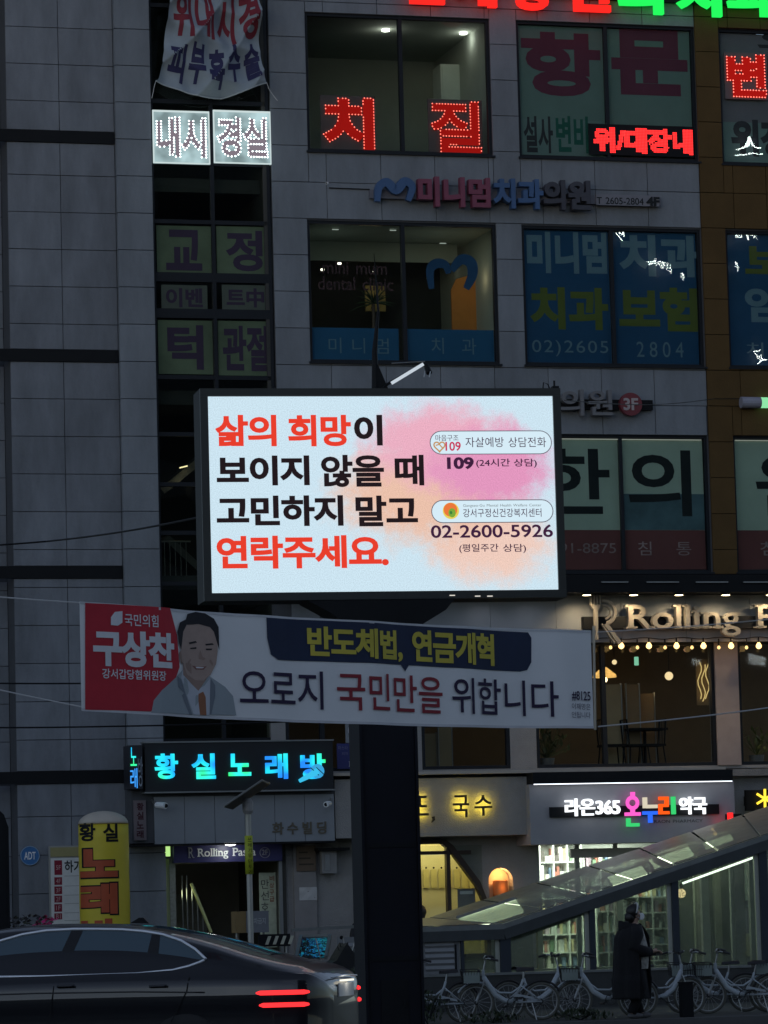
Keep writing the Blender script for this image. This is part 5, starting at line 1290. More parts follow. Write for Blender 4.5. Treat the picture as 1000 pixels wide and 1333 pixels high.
def pill(x0, y0, x1, y1):
    a, c, z0, z1 = SC.rect(x0, y0, x1, y1, -.003); h = (z1 - z0) / 2
    pts = [(c - h + h * math.cos(t), (z0 + z1) / 2 + h * math.sin(t)) for t in [(-.5 + i / 12) * PI for i in range(13)]] + [(a + h + h * math.cos(t), (z0 + z1) / 2 + h * math.sin(t)) for t in [(.5 + i / 12) * PI for i in range(13)]]
    b = MB(); n = len(pts); b.v = [(x, -.003, z) for x, z in pts]; b.f = [tuple(range(n))]; p = part('printed_pill', b, LITE(rgb(214, 236, 247), 1.0), BB)
    b = MB(); b.tube([(x, -.004, z) for x, z in pts + pts[:1]], .0045, 4, False); part('pill_outline', b, LITE(rgb(92, 88, 100), 1.0), BB)
pill(560, 561, 718, 591); pill(562, 651, 720, 680)
st('마음구조', 567, 566, 597, 574, SDK, .0); st('109', 580, 575, 600, 587, LITE(rgb(200, 50, 90), 1.0), .02)
st('자살예방', 606, 569, 656, 582, SDK, .0); st('상담전화', 662, 569, 711, 582, SDK, .0)
st('109', 582, 595, 617, 611, SDK, .045); st('(24시간', 620, 597, 664, 609, SDK, .014); st('상담)', 669, 597, 699, 609, SDK, .014)
st('Gangseo-Gu Mental Health Welfare Center', 603, 656, 705, 660.5, LITE(rgb(110, 120, 120), 1.0), .0)
st('강서구정신건강복지센터', 603, 662, 705, 673, SDK, .004); st('02-2600-5926', 561, 683, 720, 700, SDK, .018)
st('(평일주간', 598, 708, 649, 720, SDK, .01); st('상담)', 655, 708, 685, 720, SDK, .01)
# heart of clasped hands and the round leaf emblem
x_, z_ = SC.at(572, 581); b = MB(); hp = []
for i in range(25): t_ = 2 * PI * i / 24; hp.append((x_ + .0042 * 16 * math.sin(t_) ** 3 * .9, -.006, z_ + .0042 * (13 * math.cos(t_) - 5 * math.cos(2 * t_) - 2 * math.cos(3 * t_) - math.cos(4 * t_)) * .9))
b.tube(hp, .008, 4, False); b.tube([(x_ - .04, -.006, z_ + .01), (x_, -.006, z_ + .02), (x_ + .035, -.006, z_ - .02)], .007, 4); part('emblem', b, LITE(rgb(196, 150, 100), 1.0), BB)
x_, z_ = SC.at(587, 665)
for k, (r_, cl, dx, dz) in enumerate(((.09, (232, 210, 90), 0, 0), (.075, (235, 120, 60), -.005, .012), (.05, (120, 170, 60), .012, -.022), (.018, (60, 130, 60), .0, -.02))):
    b = MB(); b.v = [(x_ + dx + r_ * math.cos(i * PI / 12) * (1 if k < 2 else .8), -.0045 - .001 * k, z_ + dz + r_ * math.sin(i * PI / 12)) for i in range(24)]; b.f = [tuple(range(24))]; part('emblem', b, LITE(rgb(*cl), 1.0), BB)
# pillar, head bracket, junction boxes
a, c, _, _ = SC.rect(471, 1100, 547, 1150, .0)
b = MB(); b.box(a + .035, c - .035, -.02, .56, 0, s2 - e - .3); b.box(a, a + .03, -.05, .59, 0, s2 - e - .3); b.box(c - .03, c, -.05, .59, 0, s2 - e - .3); part('pillar', b, mat('pillar_black', (.006, .007, .012), .7, var=.2, spec=.25), BB)
q = SC.at(400, 786)[0], SC.at(592, 786)[0]; zz = s2 - e
b = MB(); b.prism([(q[0], zz - .002), (q[1], zz - .002), (q[1] - .1, zz - .12), (c + .05, zz - .299), (a - .05, zz - .299), (q[0] + .25, zz - .14)], -.02, .55); part('head_bracket', b, 'black', BB)
for zz_ in (1.15, 2.35): b = MB(); b.box(a + .036, c - .036, -.028, -.021, zz_, zz_ + .05); part('joint_band', b, 'black', BB)
b = MB(); b.box(a + .17, c - .17, -.032, -.021, .45, .95); dr_ = part('inspection_door', b, 'black', BB); b = MB(); b.box(c - .22, c - .2, -.045, -.033, .66, .74); part('handle', b, 'black', dr_)
b = MB(); b.cbox(((a + c) / 2, .25, .06), (1.0, 1.0, .12)); part('base_plate', b, 'black', BB)
for k in (-1, 1):
    for j in (-1, 1): b = MB(); b.lathe(((a + c) / 2 + k * .43, .25 + j * .43, .121), [(.03, 0), (.03, .05)], 6); part('bolt', b, 'steel', BB)
for px_, py_ in ((587, 776), (620, 777), (636, 777)): x_, z_ = SC.at(px_, py_); b = MB(); b.box(x_ - .02, x_ + .04, -.035, -.031, z_, z_ + .01); part('status_lamp', b, LITE((1, .95, .85), .8), BB)
# lightning mast and small camera arm standing on the cabinet
tz = s3 + e
A = SC.at(487, 330, .3); B0 = SC.at(489, 505, .3)
t = thing('antenna_mast', 'thin dark tapering mast standing on top of the billboard', 'mast', SC, (B0[0], .3, tz))
b = MB(); b.tube([(B0[0], .3, tz), (B0[0], .3, tz + .45), (A[0] + .03, .3, tz + .9), (A[0], .3, A[1])], [.045, .03, .013, .003], 8); part('rod', b, 'black', t)
b = MB(); b.prism([(B0[0] - .03, tz), (B0[0] + .15, tz), (B0[0] + .03, tz + .3)], .27, .33); part('foot', b, 'black', t)
A = SC.at(506, 499, .2); B_ = SC.at(551, 474, .2)
t = thing('led_light_arm', 'slanting white lit bar on an arm above the top edge of the billboard', 'lamp', SC, (A[0], .2, tz))
b = MB(); b.tube([(A[0] - .1, .22, tz), (A[0], .22, A[1]), (B_[0], .22, B_[1])], .015, 6); part('arm', b, 'black', t)
b = MB(); b.beam((A[0] + .03, .19, A[1]), (B_[0], .19, B_[1]), .02, .035); part('light_bar', b, LITE((.75, .85, .95), .75), t)
x_, z_ = SC.at(554, 479, .2); b = MB(); b.tube([(x_, .15, z_ + .02), (x_ + .02, .1, z_ - .07)], [.03, .035], 8); part('lamp_head', b, 'black', t)
for k in (-1, 1): b = MB(); b.tube([(x_ + .03 * k, .08, z_ - .05), (x_ + .03 * k - .02, .06, z_ - .12)], .006, 5); part('clip', b, 'steel', t)
A = SC.at(510, 473, .2); b = MB(); b.tube([(A[0], .2, A[1]), (B_[0] + .02, .2, B_[1] + .03)], .006, 5); part('stay_wire', b, 'steel', t)
x_, z_ = SC.at(716, 504, .1); t = thing('cable_loop', 'small loop of black cable on the top right corner of the billboard', 'cable', SC, (x_, .1, tz))
b = MB(); b.tube([(x_ - .08, .1, tz - .01), (x_ - .07, .1, tz + .08), (x_ - .02, .1, tz + .06), (x_, .1, tz)], .008, 5); b.tube([(x_ + .05, .1, tz), (x_ + .05, .1, tz + .1)], .012, 5); part('loop', b, 'black', t)
b = MB(); b.box(x_ + .02, x_ + .09, .05, .15, tz, tz + .035); part('clamp', b, 'black', t)

# ================================================================== POLITICAL STREET BANNER
def pt(px, dist): o, r = ray(px, 1196); tt = dist / r.y; return Vector((r.x * tt, dist, 0))
PL, PR = pt(110, 31.9), pt(779, 35.6); dv = PR - PL
BN = Frame(PL, math.atan2(dv.y, dv.x)); BL_ = dv.length
tl, bl_, tr, br = BN.at(110, 784), BN.at(110, 925), BN.at(778, 822), BN.at(780, 948)
slope = (tr[1] - tl[1] + br[1] - bl_[1]) / 2 / BL_; zmid = (tl[1] + bl_[1]) / 2
def bwave(x, z): return .035 * math.sin(x * 2.1 + z * 1.2) + .02 * math.sin(x * 5.3 - z * 3) + .008 * math.sin(x * 11 + z * 7)
def btop(u): return tl[1] + (tr[1] - tl[1]) * u - .03 * math.sin(PI * u)
def bbot(u): return bl_[1] + (br[1] - bl_[1]) * u - .035 * math.sin(PI * u)
bo = (0, 0, zmid)
t = thing('political_banner', 'long white political banner with portrait, red end and navy panel before the billboard pillar', 'banner', BN, bo)
def bquad(nm, u0, u1, f0, f1, y, m, nu=60, nv=10, w=0.0):
    b = MB(); b.grid(lambda i, j: ((u0 + (u1 - u0) * i) * BL_, bwave((u0 + (u1 - u0) * i) * BL_, zmid) + y, bbot(u0 + (u1 - u0) * i) + (btop(u0 + (u1 - u0) * i) - bbot(u0 + (u1 - u0) * i)) * (f0 + (f1 - f0) * j)), nu, nv)
    return part(nm, b, m, t, True)
cloth = mat('banner_cloth', (.86, .87, .88), .8, var=.04, scale=1.2, bump=.5, bscale=2.5)
bquad('cloth', 0, 1, 0, 1, 0, cloth, 120, 8)
for f0, f1 in ((-.005, .02), (.98, 1.005)): bquad('hem', 0, 1, f0, f1, -.004, mat('banner_hem', (.66, .67, .7), .8), 120, 1)
cred, cnavy, cyel, cbk, cr2 = mat('banner_red', (.55, .03, .05), .8), mat('banner_navy', (.02, .032, .075), .8), mat('banner_yellow', (.66, .56, .08), .8), mat('banner_ink', (.03, .018, .06), .8), mat('banner_red_ink', (.30, .03, .045), .8)
def bflat(nm, pts, y, m, label=None):
    V_ = [BN.at(*p) for p in pts]; bm = bmesh.new(); vv = [bm.verts.new((x, y, z)) for x, z in V_]; bm.faces.new(vv); bmesh.ops.triangulate(bm, faces=bm.faces[:])
    me = bpy.data.meshes.new(nm); bm.to_mesh(me); bm.free(); me.transform(Matrix.Translation((-bo[0], -bo[1], -bo[2]))); me.materials.append(m)
    o = bpy.data.objects.new(nm, me); COL.objects.link(o); o.parent = t
    warp([o], lambda x, y, z: (x, y + bwave(x, zmid), z), bo, .12)
    return o
def btxt(s, x0, y0, x1, y1, m, bold, sh=None, y=-.012, **k):
    objs = word_px(BN, s, x0, y0, x1, y1, y, m, t, bold=bold, joined=True, name='lettering', **k)
    xc_ = BN.at((x0 + x1) / 2, (y0 + y1) / 2)[0]; q = slope if sh is None else sh
    warp(objs, lambda x, y, z: (x, y + bwave(x, zmid), z + (x - xc_) * q), bo, .12)
bflat('printed_red_field', [(109.5, 785), (221, 791.5), (232, 826), (236, 868), (229, 885), (205, 904), (194, 926.5), (109.5, 924)], -.006, cred)
wpt = mat('banner_white', (.8, .81, .84), .8)
bflat('party_mark', [(141, 804), (146, 797), (156, 796), (156, 811), (150, 815), (141, 814)], -.010, wpt)
btxt('국민의힘', 160, 800, 204, 816, wpt, .012)
btxt('구상찬', 120, 822, 228, 869, wpt, .05, track=-.03)
btxt('강서갑당협위원장', 131, 872, 215, 885, wpt, .014)
bflat('printed_navy_panel', [(346, 804), (690, 823), (694, 830), (694, 862), (689, 872), (680, 874), (532, 866), (527, 874), (521, 865.5), (362, 859), (352, 852), (347, 830)], -.006, cnavy)
btxt('반도체법,', 401, 818, 524, 859, cyel, .036, track=-.04); btxt('연금개혁', 537, 822, 648, 864, cyel, .036, track=-.04)
btxt('오로지', 315, 872, 420, 922, cbk, .008); btxt('국민만을', 437, 878, 578, 927, cr2, .008); btxt('위합니다', 590, 884, 725, 931, cbk, .008)
btxt('#8125', 741, 900, 767, 913, cbk, .015); btxt('이재명은', 741, 916, 767, 924, cbk, -.006); btxt('안됩니다', 741, 927, 767, 935, cbk, -.006)
# printed portrait: suit, shirt, tie, face, hair
skin = mat('print_skin', (.46, .34, .29), .8, var=.06, scale=12); hairm = mat('print_hair', (.022, .022, .028), .8); suit = mat('print_suit', (.36, .41, .44), .8, var=.06); shirt = mat('print_shirt', (.55, .58, .64), .8); tie = mat('print_tie', (.35, .15, .08), .8); skd = mat('print_skin_dark', (.36, .25, .21), .8); lip = mat('print_lip', (.27, .12, .11), .8)
bflat('printed_suit', [(194, 928), (197, 912), (208, 899), (232, 880), (240, 872), (262, 892), (276, 880), (296, 894), (306, 906), (310, 931)], -.008, suit)
bflat('printed_shirt', [(240, 872), (238, 882), (256, 930), (276, 931), (275, 905), (277, 882), (270, 892), (262, 897)], -.0095, shirt)
bflat('printed_tie', [(262, 903), (268, 900), (271, 907), (272, 931), (264, 930.5), (262, 912)], -.011, tie)
bflat('printed_lapel', [(232, 880), (238, 884), (254, 930), (250, 930), (239, 905), (242, 902), (233, 894)], -.011, mat('print_lapel', (.2, .23, .27), .8))
bflat('printed_lapel', [(277, 882), (283, 892), (280, 903), (283, 906), (278, 930), (276, 930)], -.011, mat('print_lapel', (.2, .23, .27), .8))
bflat('printed_neck', [(241, 862), (241, 878), (262, 899), (272, 884), (273, 866)], -.010, skd)
bflat('printed_ear', [(238, 846), (235, 850), (237, 862), (240, 864)], -.0105, skd)
bflat('printed_face', [(238, 822), (240, 816), (252, 811), (268, 811), (280, 816), (286, 830), (286, 848), (284, 864), (277, 878), (268, 886), (258, 885), (247, 878), (240, 862), (237, 842)], -.0115, skin)
bflat('printed_hair', [(238, 845), (234, 836), (232, 822), (236, 810), (245, 806), (247, 799), (258, 796), (270, 798), (281, 805), (287, 816), (288, 846), (285, 836), (281, 822), (276, 816), (262, 812), (246, 813), (241, 822), (239, 834)], -.013, hairm)
for pts, m_ in (([(249, 836), (258, 834), (260, 836), (250, 838)], hairm), ([(270, 838), (279, 837), (281, 839), (271, 840)], hairm), ([(251, 843), (259, 842), (259, 844.2), (251, 844.6)], hairm), ([(271, 844), (279, 844), (278, 846), (271, 846)], hairm), ([(264, 846), (262, 857), (268, 859), (271, 857), (267, 855)], skd), ([(253, 866), (262, 868), (272, 867), (268, 871.5), (258, 871)], lip), ([(256, 867.6), (269, 868.4), (267, 869.6), (258, 869.4)], wpt), ([(247, 862), (251, 857), (252, 858.5), (249, 865)], skd), ([(277, 858), (280, 864), (279, 867), (275, 860)], skd)):
    bflat('printed_feature', pts, -.0145, m_)
# ropes and cables
def cable(name, pts, r, label, m='black', cat='cable', fr=GR, group=None):
    P = []
    for i in range(len(pts) - 1):
        a, b_ = Vector(pts[i]), Vector(pts[i + 1]); n = 10
        for k in range(n): q = a.lerp(b_, k / n); q.z -= .035 * (b_ - a).length * .12 * math.sin(PI * k / n); P.append(q)
    P.append(Vector(pts[-1])); b = MB(); b.tube(P, r, 5); return solo(name, b, m, label, cat, fr, tuple(P[0]), group)
def W3(fr, px, py, d=0): x, z = fr.at(px, py, d); return fr.M @ Vector((x, d, z))
G2 = Frame((0, 32, 0), 0); rope = mat('pale_rope', (.5, .5, .5), .7)
cable('banner_rope', [W3(BN, 110, 785), W3(G2, -60, 772)], .006, 'pale rope running left from the upper corner of the banner', rope, 'rope')
cable('banner_rope', [W3(BN, 110, 921), W3(G2, -60, 905 - 20)], .006, 'pale rope running left from the lower corner of the banner', rope, 'rope')
G3 = Frame((0, 39, 0), 0)
cable('banner_rope', [W3(BN, 779, 946), W3(G3, 1060, 913)], .007, 'pale rope from the lower right corner of the banner across the pasta window', rope, 'rope')
cable('banner_rope', [W3(BN, 778, 823), W3(G3, 1060, 800)], .006, 'pale rope from the upper right corner of the banner across the pasta letters', rope, 'rope')
b = MB(); A = W3(BN, 773, 815); B_ = W3(BN, 775, 950)
b.tube([A, B_], .012, 6); solo('banner_pole', b, mat('pale_wood', (.5, .45, .35), .7), 'thin pale batten holding the right edge of the banner', 'batten', GR, tuple(A))
G4 = Frame((0, 48, 0), 0)
cable('overhead_cable', [W3(G4, -60, 889), W3(G4, 180, 889), W3(G4, 480, 886)], .011, 'dark overhead cable level with the red end of the banner')
cable('overhead_cable', [W3(G4, -60, 947), W3(G4, 130, 946), W3(G4, 460, 936)], .011, 'lowest dark overhead cable just under the banner')
cable('overhead_cable', [W3(G4, -60, 713), W3(G4, 60, 705), W3(SC, 276, 670, .3)], .012, 'dark cable rising to the left side of the billboard')
cable('overhead_cable', [W3(G4, 735, 521), W3(FA, 930, 519, -.1), W3(FA, 1010, 518, -.1)], .006, 'thin pale cable along the pale and brown walls right of the billboard')

# ================================================================== CRUMPLED CLOTH BANNER HANGING AT THE TOP LEFT
cy0 = -.32
pxm = 76.9
cl0 = FA.at(204, 104, cy0); cl1 = FA.at(347, 108, cy0); ct0 = FA.at(222, -40, cy0); ct1 = FA.at(334, -40, cy0)
def clothf(u, v):
    vv = v
    xl = cl0[0] + (ct0[0] - cl0[0]) * (vv ** .45); xr_ = cl1[0] + (ct1[0] - cl1[0]) * (vv ** .5)
    x = xl + (xr_ - xl) * u
    zb_ = cl0[1] + (cl1[1] - cl0[1]) * u - .27 * math.sin(PI * u) ** 1.2 * (1 - v)
    z = zb_ + (ct0[1] - cl0[1]) * v
    y = cy0 + .12 * math.sin(7 * u + 6 * v) * (.3 + v) + .20 * abs(math.sin(6 * u - 6 * v + 1)) ** .7 + .09 * abs(math.sin(3 * u + 11 * v)) + .04 * math.sin(23 * u + 11 * v) - .12 + .02 * noise.noise((u * 7, v * 8, 0))
    y -= .10 * math.sin(PI * u) * math.sin(PI * min(1, v * 1.3)) + .05 * abs(math.sin(5.2 * (u - .2 * v))) 
    return Vector((x, y, z))
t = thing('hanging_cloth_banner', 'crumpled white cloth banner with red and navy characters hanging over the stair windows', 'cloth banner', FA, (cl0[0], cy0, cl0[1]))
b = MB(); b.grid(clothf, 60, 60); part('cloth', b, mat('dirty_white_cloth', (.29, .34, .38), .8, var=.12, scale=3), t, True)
co = (cl0[0], cy0, cl0[1])
def ctxt(s, u0, u1, v0, v1, m, tilt=0.0, bold=.02):
    for i, ch in enumerate(s):
        uc = u0 + (u1 - u0) * (i + .5) / len(s); w_ = (u1 - u0) / len(s) * .82
        vcurve = -.10 * math.sin(PI * uc)
        L = layout(ch, w_, v1 - v0, bold); mb = MB()
        for _, vs, fs in L: solid(vs, fs, uc, (v0 + v1) / 2 + tilt * (uc - .5) + (.02 if i % 2 else -.01), 0, 0, mb)
        me = mesh_of(mb); bm = bmesh.new(); bm.from_mesh(me)
        xs = [v.co.x for v in bm.verts]; zs = [v.co.z for v in bm.verts]
        for lo, hi, no, k in ((min(xs), max(xs), (1, 0, 0), 0), (min(zs), max(zs), (0, 0, 1), 2)):
            x = lo + .02
            while x < hi: c0 = [0, 0, 0]; c0[k] = x; bmesh.ops.bisect_plane(bm, geom=bm.verts[:] + bm.edges[:] + bm.faces[:], plane_co=c0, plane_no=no); x += .02
        for v in bm.verts: p = clothf(v.co.x, v.co.z); v.co = p - Vector(co) + Vector((0, -.008, 0))
        bm.to_mesh(me); bm.free(); me.materials.append(m); o = bpy.data.objects.new('lettering', me); COL.objects.link(o); o.parent = t
ctxt('위내시경', .04, 1.0, .42, .80, mat('cloth_red', (.2, .02, .035), .8), -.05, .035)
ctxt('피부흑수술', .04, 1.0, .07, .38, mat('cloth_navy', (.025, .025, .09), .8), .02, .04)
ctxt('병원', .3, .8, .87, .99, mat('cloth_navy', (.025, .025, .09), .8), .02, .03)
b = MB(); b.tube([clothf(u / 30, 0) + Vector((0, -.01, 0)) for u in range(31)], .012, 5); part('hem', b, mat('cloth_hem', (.4, .44, .46), .8), t)
for sx in (0, 1):
    p = clothf(sx, 0); b = MB(); q = [p + Vector(((-.02 + .05 * i * (1 if sx else -.3)) * (1 if i else 0), -.01, -.08 * i - .02 * math.sin(i))) for i in range(5)]; b.tube(q, .006, 5); part('tie_string', b, rope, t)

# ================================================================== SUBWAY ENTRANCE CANOPY
YN, YF = -4.7, -2.0
CP = thing('subway_canopy', 'glass and steel stair canopy sloping up to the right behind the parked bicycles', 'canopy', FA, (FA.at(380, 1200, YN)[0], YN, .13))
near = [FA.at(p, q, YN) for p, q in ((470, 1214.5), (654, 1208), (1100, 1057))]; far = [FA.at(p, q, YF) for p, q in ((470, 1205), (560, 1200.5), (1100, 1023))]
nb = [(x, YN, z) for x, z in near]; fb = [(x, YF, z) for x, z in far]
# meet the far bend at the same station as the near one
for i in range(2):
    b = MB(); b.beam(nb[i], nb[i + 1], .12, .12); part('eave_beam', b, 'canopy', CP)
    b = MB(); b.beam((nb[i][0], YN - .08, nb[i][2] - .10), (nb[i + 1][0], YN - .08, nb[i + 1][2] - .10), .05, .16); part('gutter', b, mat('canopy_gutter', (.06, .068, .072), .5, metal=.3, var=.2), CP)
    b = MB(); b.beam(fb[i], fb[i + 1], .10, .11); part('eave_beam', b, 'black', CP)
def lerp3(a, b_, t_): return tuple(a[k] + (b_[k] - a[k]) * t_ for k in range(3))
N = 8
for k in range(N):
    a0, a1 = lerp3(nb[1], nb[2], k / N), lerp3(nb[1], nb[2], (k + 1) / N - .006); c0, c1 = lerp3(fb[1], fb[2], k / N), lerp3(fb[1], fb[2], (k + 1) / N - .006)
    b = MB(); up = .07
    b.add([(a0[0], a0[1], a0[2] + up), (a1[0], a1[1], a1[2] + up), (c1[0], c1[1], c1[2] + up), (c0[0], c0[1], c0[2] + up), (a0[0], a0[1], a0[2] + up + .01), (a1[0], a1[1], a1[2] + up + .01), (c1[0], c1[1], c1[2] + up + .01), (c0[0], c0[1], c0[2] + up + .01)], [(0, 1, 2, 3), (4, 7, 6, 5), (0, 4, 5, 1), (1, 5, 6, 2), (2, 6, 7, 3), (3, 7, 4, 0)])
    part('roof_pane', b, 'roof_glass', CP)
    if k % 2 == 0: b = MB(); b.beam((a0[0], a0[1] + .07, a0[2] - .01), (c0[0], c0[1] - .07, c0[2] - .01), .07, .08); part('rafter', b, 'canopy', CP)
b = MB(); a0, a1, c0, c1 = nb[0], nb[1], fb[0], fb[1]
b.add([(a0[0], a0[1], a0[2] + .07), (a1[0], a1[1], a1[2] + .07), (c1[0], c1[1], c1[2] + .07), (c0[0], c0[1], c0[2] + .07)], [(0, 1, 2, 3)]); part('roof_sheet', b, 'canopy', CP)
zpl = Z(760, 1266, YN)
def nz_at(x):
    for i in range(2):
        if nb[i][0] <= x <= nb[i + 1][0]: t_ = (x - nb[i][0]) / (nb[i + 1][0] - nb[i][0]); return nb[i][2] + (nb[i + 1][2] - nb[i][2]) * t_
    return nb[2][2]
def fz_at(x):
    for i in range(2):
        if fb[i][0] <= x <= fb[i + 1][0]: t_ = (x - fb[i][0]) / (fb[i + 1][0] - fb[i][0]); return fb[i][2] + (fb[i + 1][2] - fb[i][2]) * t_
    return fb[2][2] if x > fb[2][0] else fb[0][2]
xl_, xR_ = nb[0][0] - .35, nb[2][0]
for y_, w_ in ((YN, .22), (YF, .2)):
    b = MB(); b.box(xl_, xR_, y_ - w_ / 2, y_ + w_ / 2, .13, zpl); part('plinth', b, mat('plinth_stone', (.035, .038, .038), .6, var=.3, scale=5), CP)
    b = MB(); b.box(xl_, xR_, y_ - w_ / 2 - .02, y_ + w_ / 2 + .02, zpl + .001, zpl + .04); part('plinth_cap', b, 'canopy', CP)
posts = [(601, .05), (657, .17), (771, .09), (880, .11), (996, .13), (1060, .1)]
pm = mat('canopy_post', (.03, .04, .055), .5, metal=.2)
pxs = []
for px_, w_ in posts:
    x_ = FA.at(px_, 1240, YN)[0]; pxs.append((x_, w_)); b = MB(); b.box(x_ - w_ / 2, x_ + w_ / 2, YN - .07, YN + .05, zpl + .041, nz_at(x_) - .062); part('post', b, pm, CP)
    b = MB(); b.box(x_ - w_ / 2, x_ + w_ / 2, YF - .05, YF + .05, zpl + .041, fz_at(x_) - .06); part('post', b, 'canopy', CP)
    b = MB(); b.box(x_ - w_ / 2 - .07, x_ - w_ / 2 - .002, YN - .02, YN + .04, zpl + .041, nz_at(x_ - w_ / 2 - .07) - .075); part('glazing_bar', b, mat('glazing_bar_metal', (.42, .44, .38), .5, metal=.2), CP)
for i in range(len(pxs) - 1):
    for y_, zf_ in ((YN, nz_at), (YF, fz_at)):
        x0, x1 = pxs[i][0] + pxs[i][1] / 2, pxs[i + 1][0] - pxs[i + 1][1] / 2 - .072
        b = MB(); b.add([(x0, y_, zpl + .041), (x1, y_, zpl + .041), (x1, y_, zf_(x1) - .08), (x0, y_, zf_(x0) - .08), (x0, y_ + .01, zpl + .041), (x1, y_ + .01, zpl + .041), (x1, y_ + .01, zf_(x1) - .08), (x0, y_ + .01, zf_(x0) - .08)], [(0, 1, 2, 3), (4, 7, 6, 5), (0, 4, 5, 1), (1, 5, 6, 2), (2, 6, 7, 3), (3, 7, 4, 0)])
        part('side_pane', b, 'canopy_glass' if y_ == YN else 'clear', CP)
# dark sloping inner rails under the eave
for i, px0 in enumerate((663, 776)):
    pass
A = FA.at(664, 1222, YN + .1); B_ = FA.at(764, 1186, YN + .1); b = MB(); b.beam((A[0], YN + .12, A[1]), (B_[0], YN + .12, B_[1]), .05, .1); part('inner_rail', b, mat('inner_rail', (.2, .19, .15), .6, var=.4, scale=14), CP)
# louvred cabinet in the low end
for (x0, x1) in ((549, 598), (440, 470)):
    r = FA.rect(x0, 1220, x1, 1266, YN - .02); b = MB(); b.box(r[0], r[1], YN - .03, YN + .03, zpl + .041, r[3]); bx_ = part('vent_panel', b, mat('vent_grey', (.2, .21, .22), .5, var=.1), CP)
    n = 5
    for k in range(n):
        z0 = zpl + .09 + (r[3] - zpl - .16) * k / n; b = MB(); b.add([(r[0] + .05, YN - .034, z0), (r[1] - .09, YN - .034, z0), (r[1] - .09, YN - .06, z0 + .03), (r[0] + .05, YN - .06, z0 + .03), (r[0] + .05, YN - .034, z0 + .08), (r[1] - .09, YN - .034, z0 + .08)], [(0, 1, 2, 3), (3, 2, 5, 4), (0, 3, 4), (1, 5, 2)]); part('slat', b, mat('vent_slat', (.24, .25, .26), .5), bx_)
    b = MB(); b.box(r[1] - .075, r[1] - .05, YN - .05, YN - .031, zpl + .1, r[3] - .12); part('handle', b, 'black', bx_)
# end slope at the low left end: hip beam and glossy end pane that mirrors the neon
A = FA.at(476, 1222, YN); B_ = FA.at(430, 1262, YN)
b = MB(); b.beam((A[0], YN - .02, A[1]), (B_[0], YN - .02, B_[1]), .1, .13); part('hip_beam', b, 'canopy', CP)
b = MB(); A2 = FA.at(380, 1211, YF); B2 = FA.at(470, 1206, YF); b.beam((A2[0], YF, A2[1]), (B2[0], YF, B2[1]), .06, .05); part('eave_beam', b, 'canopy', CP)
C0 = W3(FA, 408, 1233, -4.1); toC = (Vector((0, 0, 1.5)) - C0).normalized(); toS = (W3(FA, 395, 998, -.8) - C0).normalized(); nn = (toC + toS).normalized()
ux = Vector((0, 0, 1)).cross(nn).normalized(); vy = nn.cross(ux).normalized()
FI = FA.I
def quadw(c, hu, hv, dn=0): return [FI @ (c + ux * (i * hu) + vy * (j * hv) + nn * dn) for i, j in ((-1, -1), (1, -1), (1, 1), (-1, 1))]
b = MB(); Q = quadw(C0, .2, .45); Q2 = quadw(C0, .2, .45, -.02); b.add(Q + Q2, [(0, 1, 2, 3), (7, 6, 5, 4), (0, 4, 5, 1), (1, 5, 6, 2), (2, 6, 7, 3), (3, 7, 4, 0)])
ep = bpy.data.materials.new('glossy_dark_glass'); ep.use_nodes = True; pb = ep.node_tree.nodes['Principled BSDF']; pb.inputs['Base Color'].default_value = (.02, .024, .026, 1); pb.inputs['Roughness'].default_value = .04; pb.inputs['IOR'].default_value = 2.6
tn = ep.node_tree.nodes.new('ShaderNodeTexNoise'); tn.inputs['Scale'].default_value = 9; ge_ = ep.node_tree.nodes.new('ShaderNodeNewGeometry'); bu = ep.node_tree.nodes.new('ShaderNodeBump'); bu.inputs['Distance'].default_value = .007; bu.inputs['Strength'].default_value = 1
ep.node_tree.links.new(ge_.outputs['Position'], tn.inputs['Vector']); ep.node_tree.links.new(tn.outputs['Fac'], bu.inputs['Height']); ep.node_tree.links.new(bu.outputs[0], pb.inputs['Normal'])
part('end_pane', b, ep, CP)
b = MB()
for s_ in (-1, 1): b.beam(FI @ (C0 + ux * (s_ * .23) - vy * .47), FI @ (C0 + ux * (s_ * .23) + vy * .47), .05, .06)
b.beam(FI @ (C0 - ux * .2 + vy * .49), FI @ (C0 + ux * .2 + vy * .49), .05, .05); part('end_frame', b, 'canopy', CP)
# lights under the canopy roof
def cdir(): v = Vector(nb[2]) - Vector(nb[1]); return v.normalized()
for k, (px_, py_, L, wd, e_) in enumerate(((640, 1192, 1.0, .30, .95), (817, 1141, .62, .22, 1.3), (874, 1117, .72, .20, 1.2), (935, 1096, .5, .12, .7))):
    yy = -3.1; x_, z_ = FA.at(px_, py_, yy); v = cdir(); c_ = Vector((x_, yy, z_))
    f = thing('canopy_lamp', ('long pale light panel under the low end of the canopy roof', 'short bright light panel under the canopy above the walking woman', 'bright light panel under the canopy below the pharmacy sign', 'small dim light panel high under the canopy near the red light')[k], 'lamp', FA, tuple(c_ + Vector((0, 0, .06))), 'lamps under the canopy roof')
    b = MB(); b.beam(c_ - v * L / 2, c_ + v * L / 2, wd, .05, (0, -.75, 1)); part('diffuser', b, emit('canopy_light', (.82, .95, .66), e_ * 2.6, .15, 30), f)
    b = MB(); b.beam(c_ - v * (L / 2 + .03) + Vector((0, .04, .03)), c_ + v * (L / 2 + .03) + Vector((0, .04, .03)), wd + .06, .035, (0, -.75, 1)); part('housing', b, 'canopy', f)
A = FA.at(889, 1150, YN + .3); B_ = FA.at(985, 1115, YN + .3)
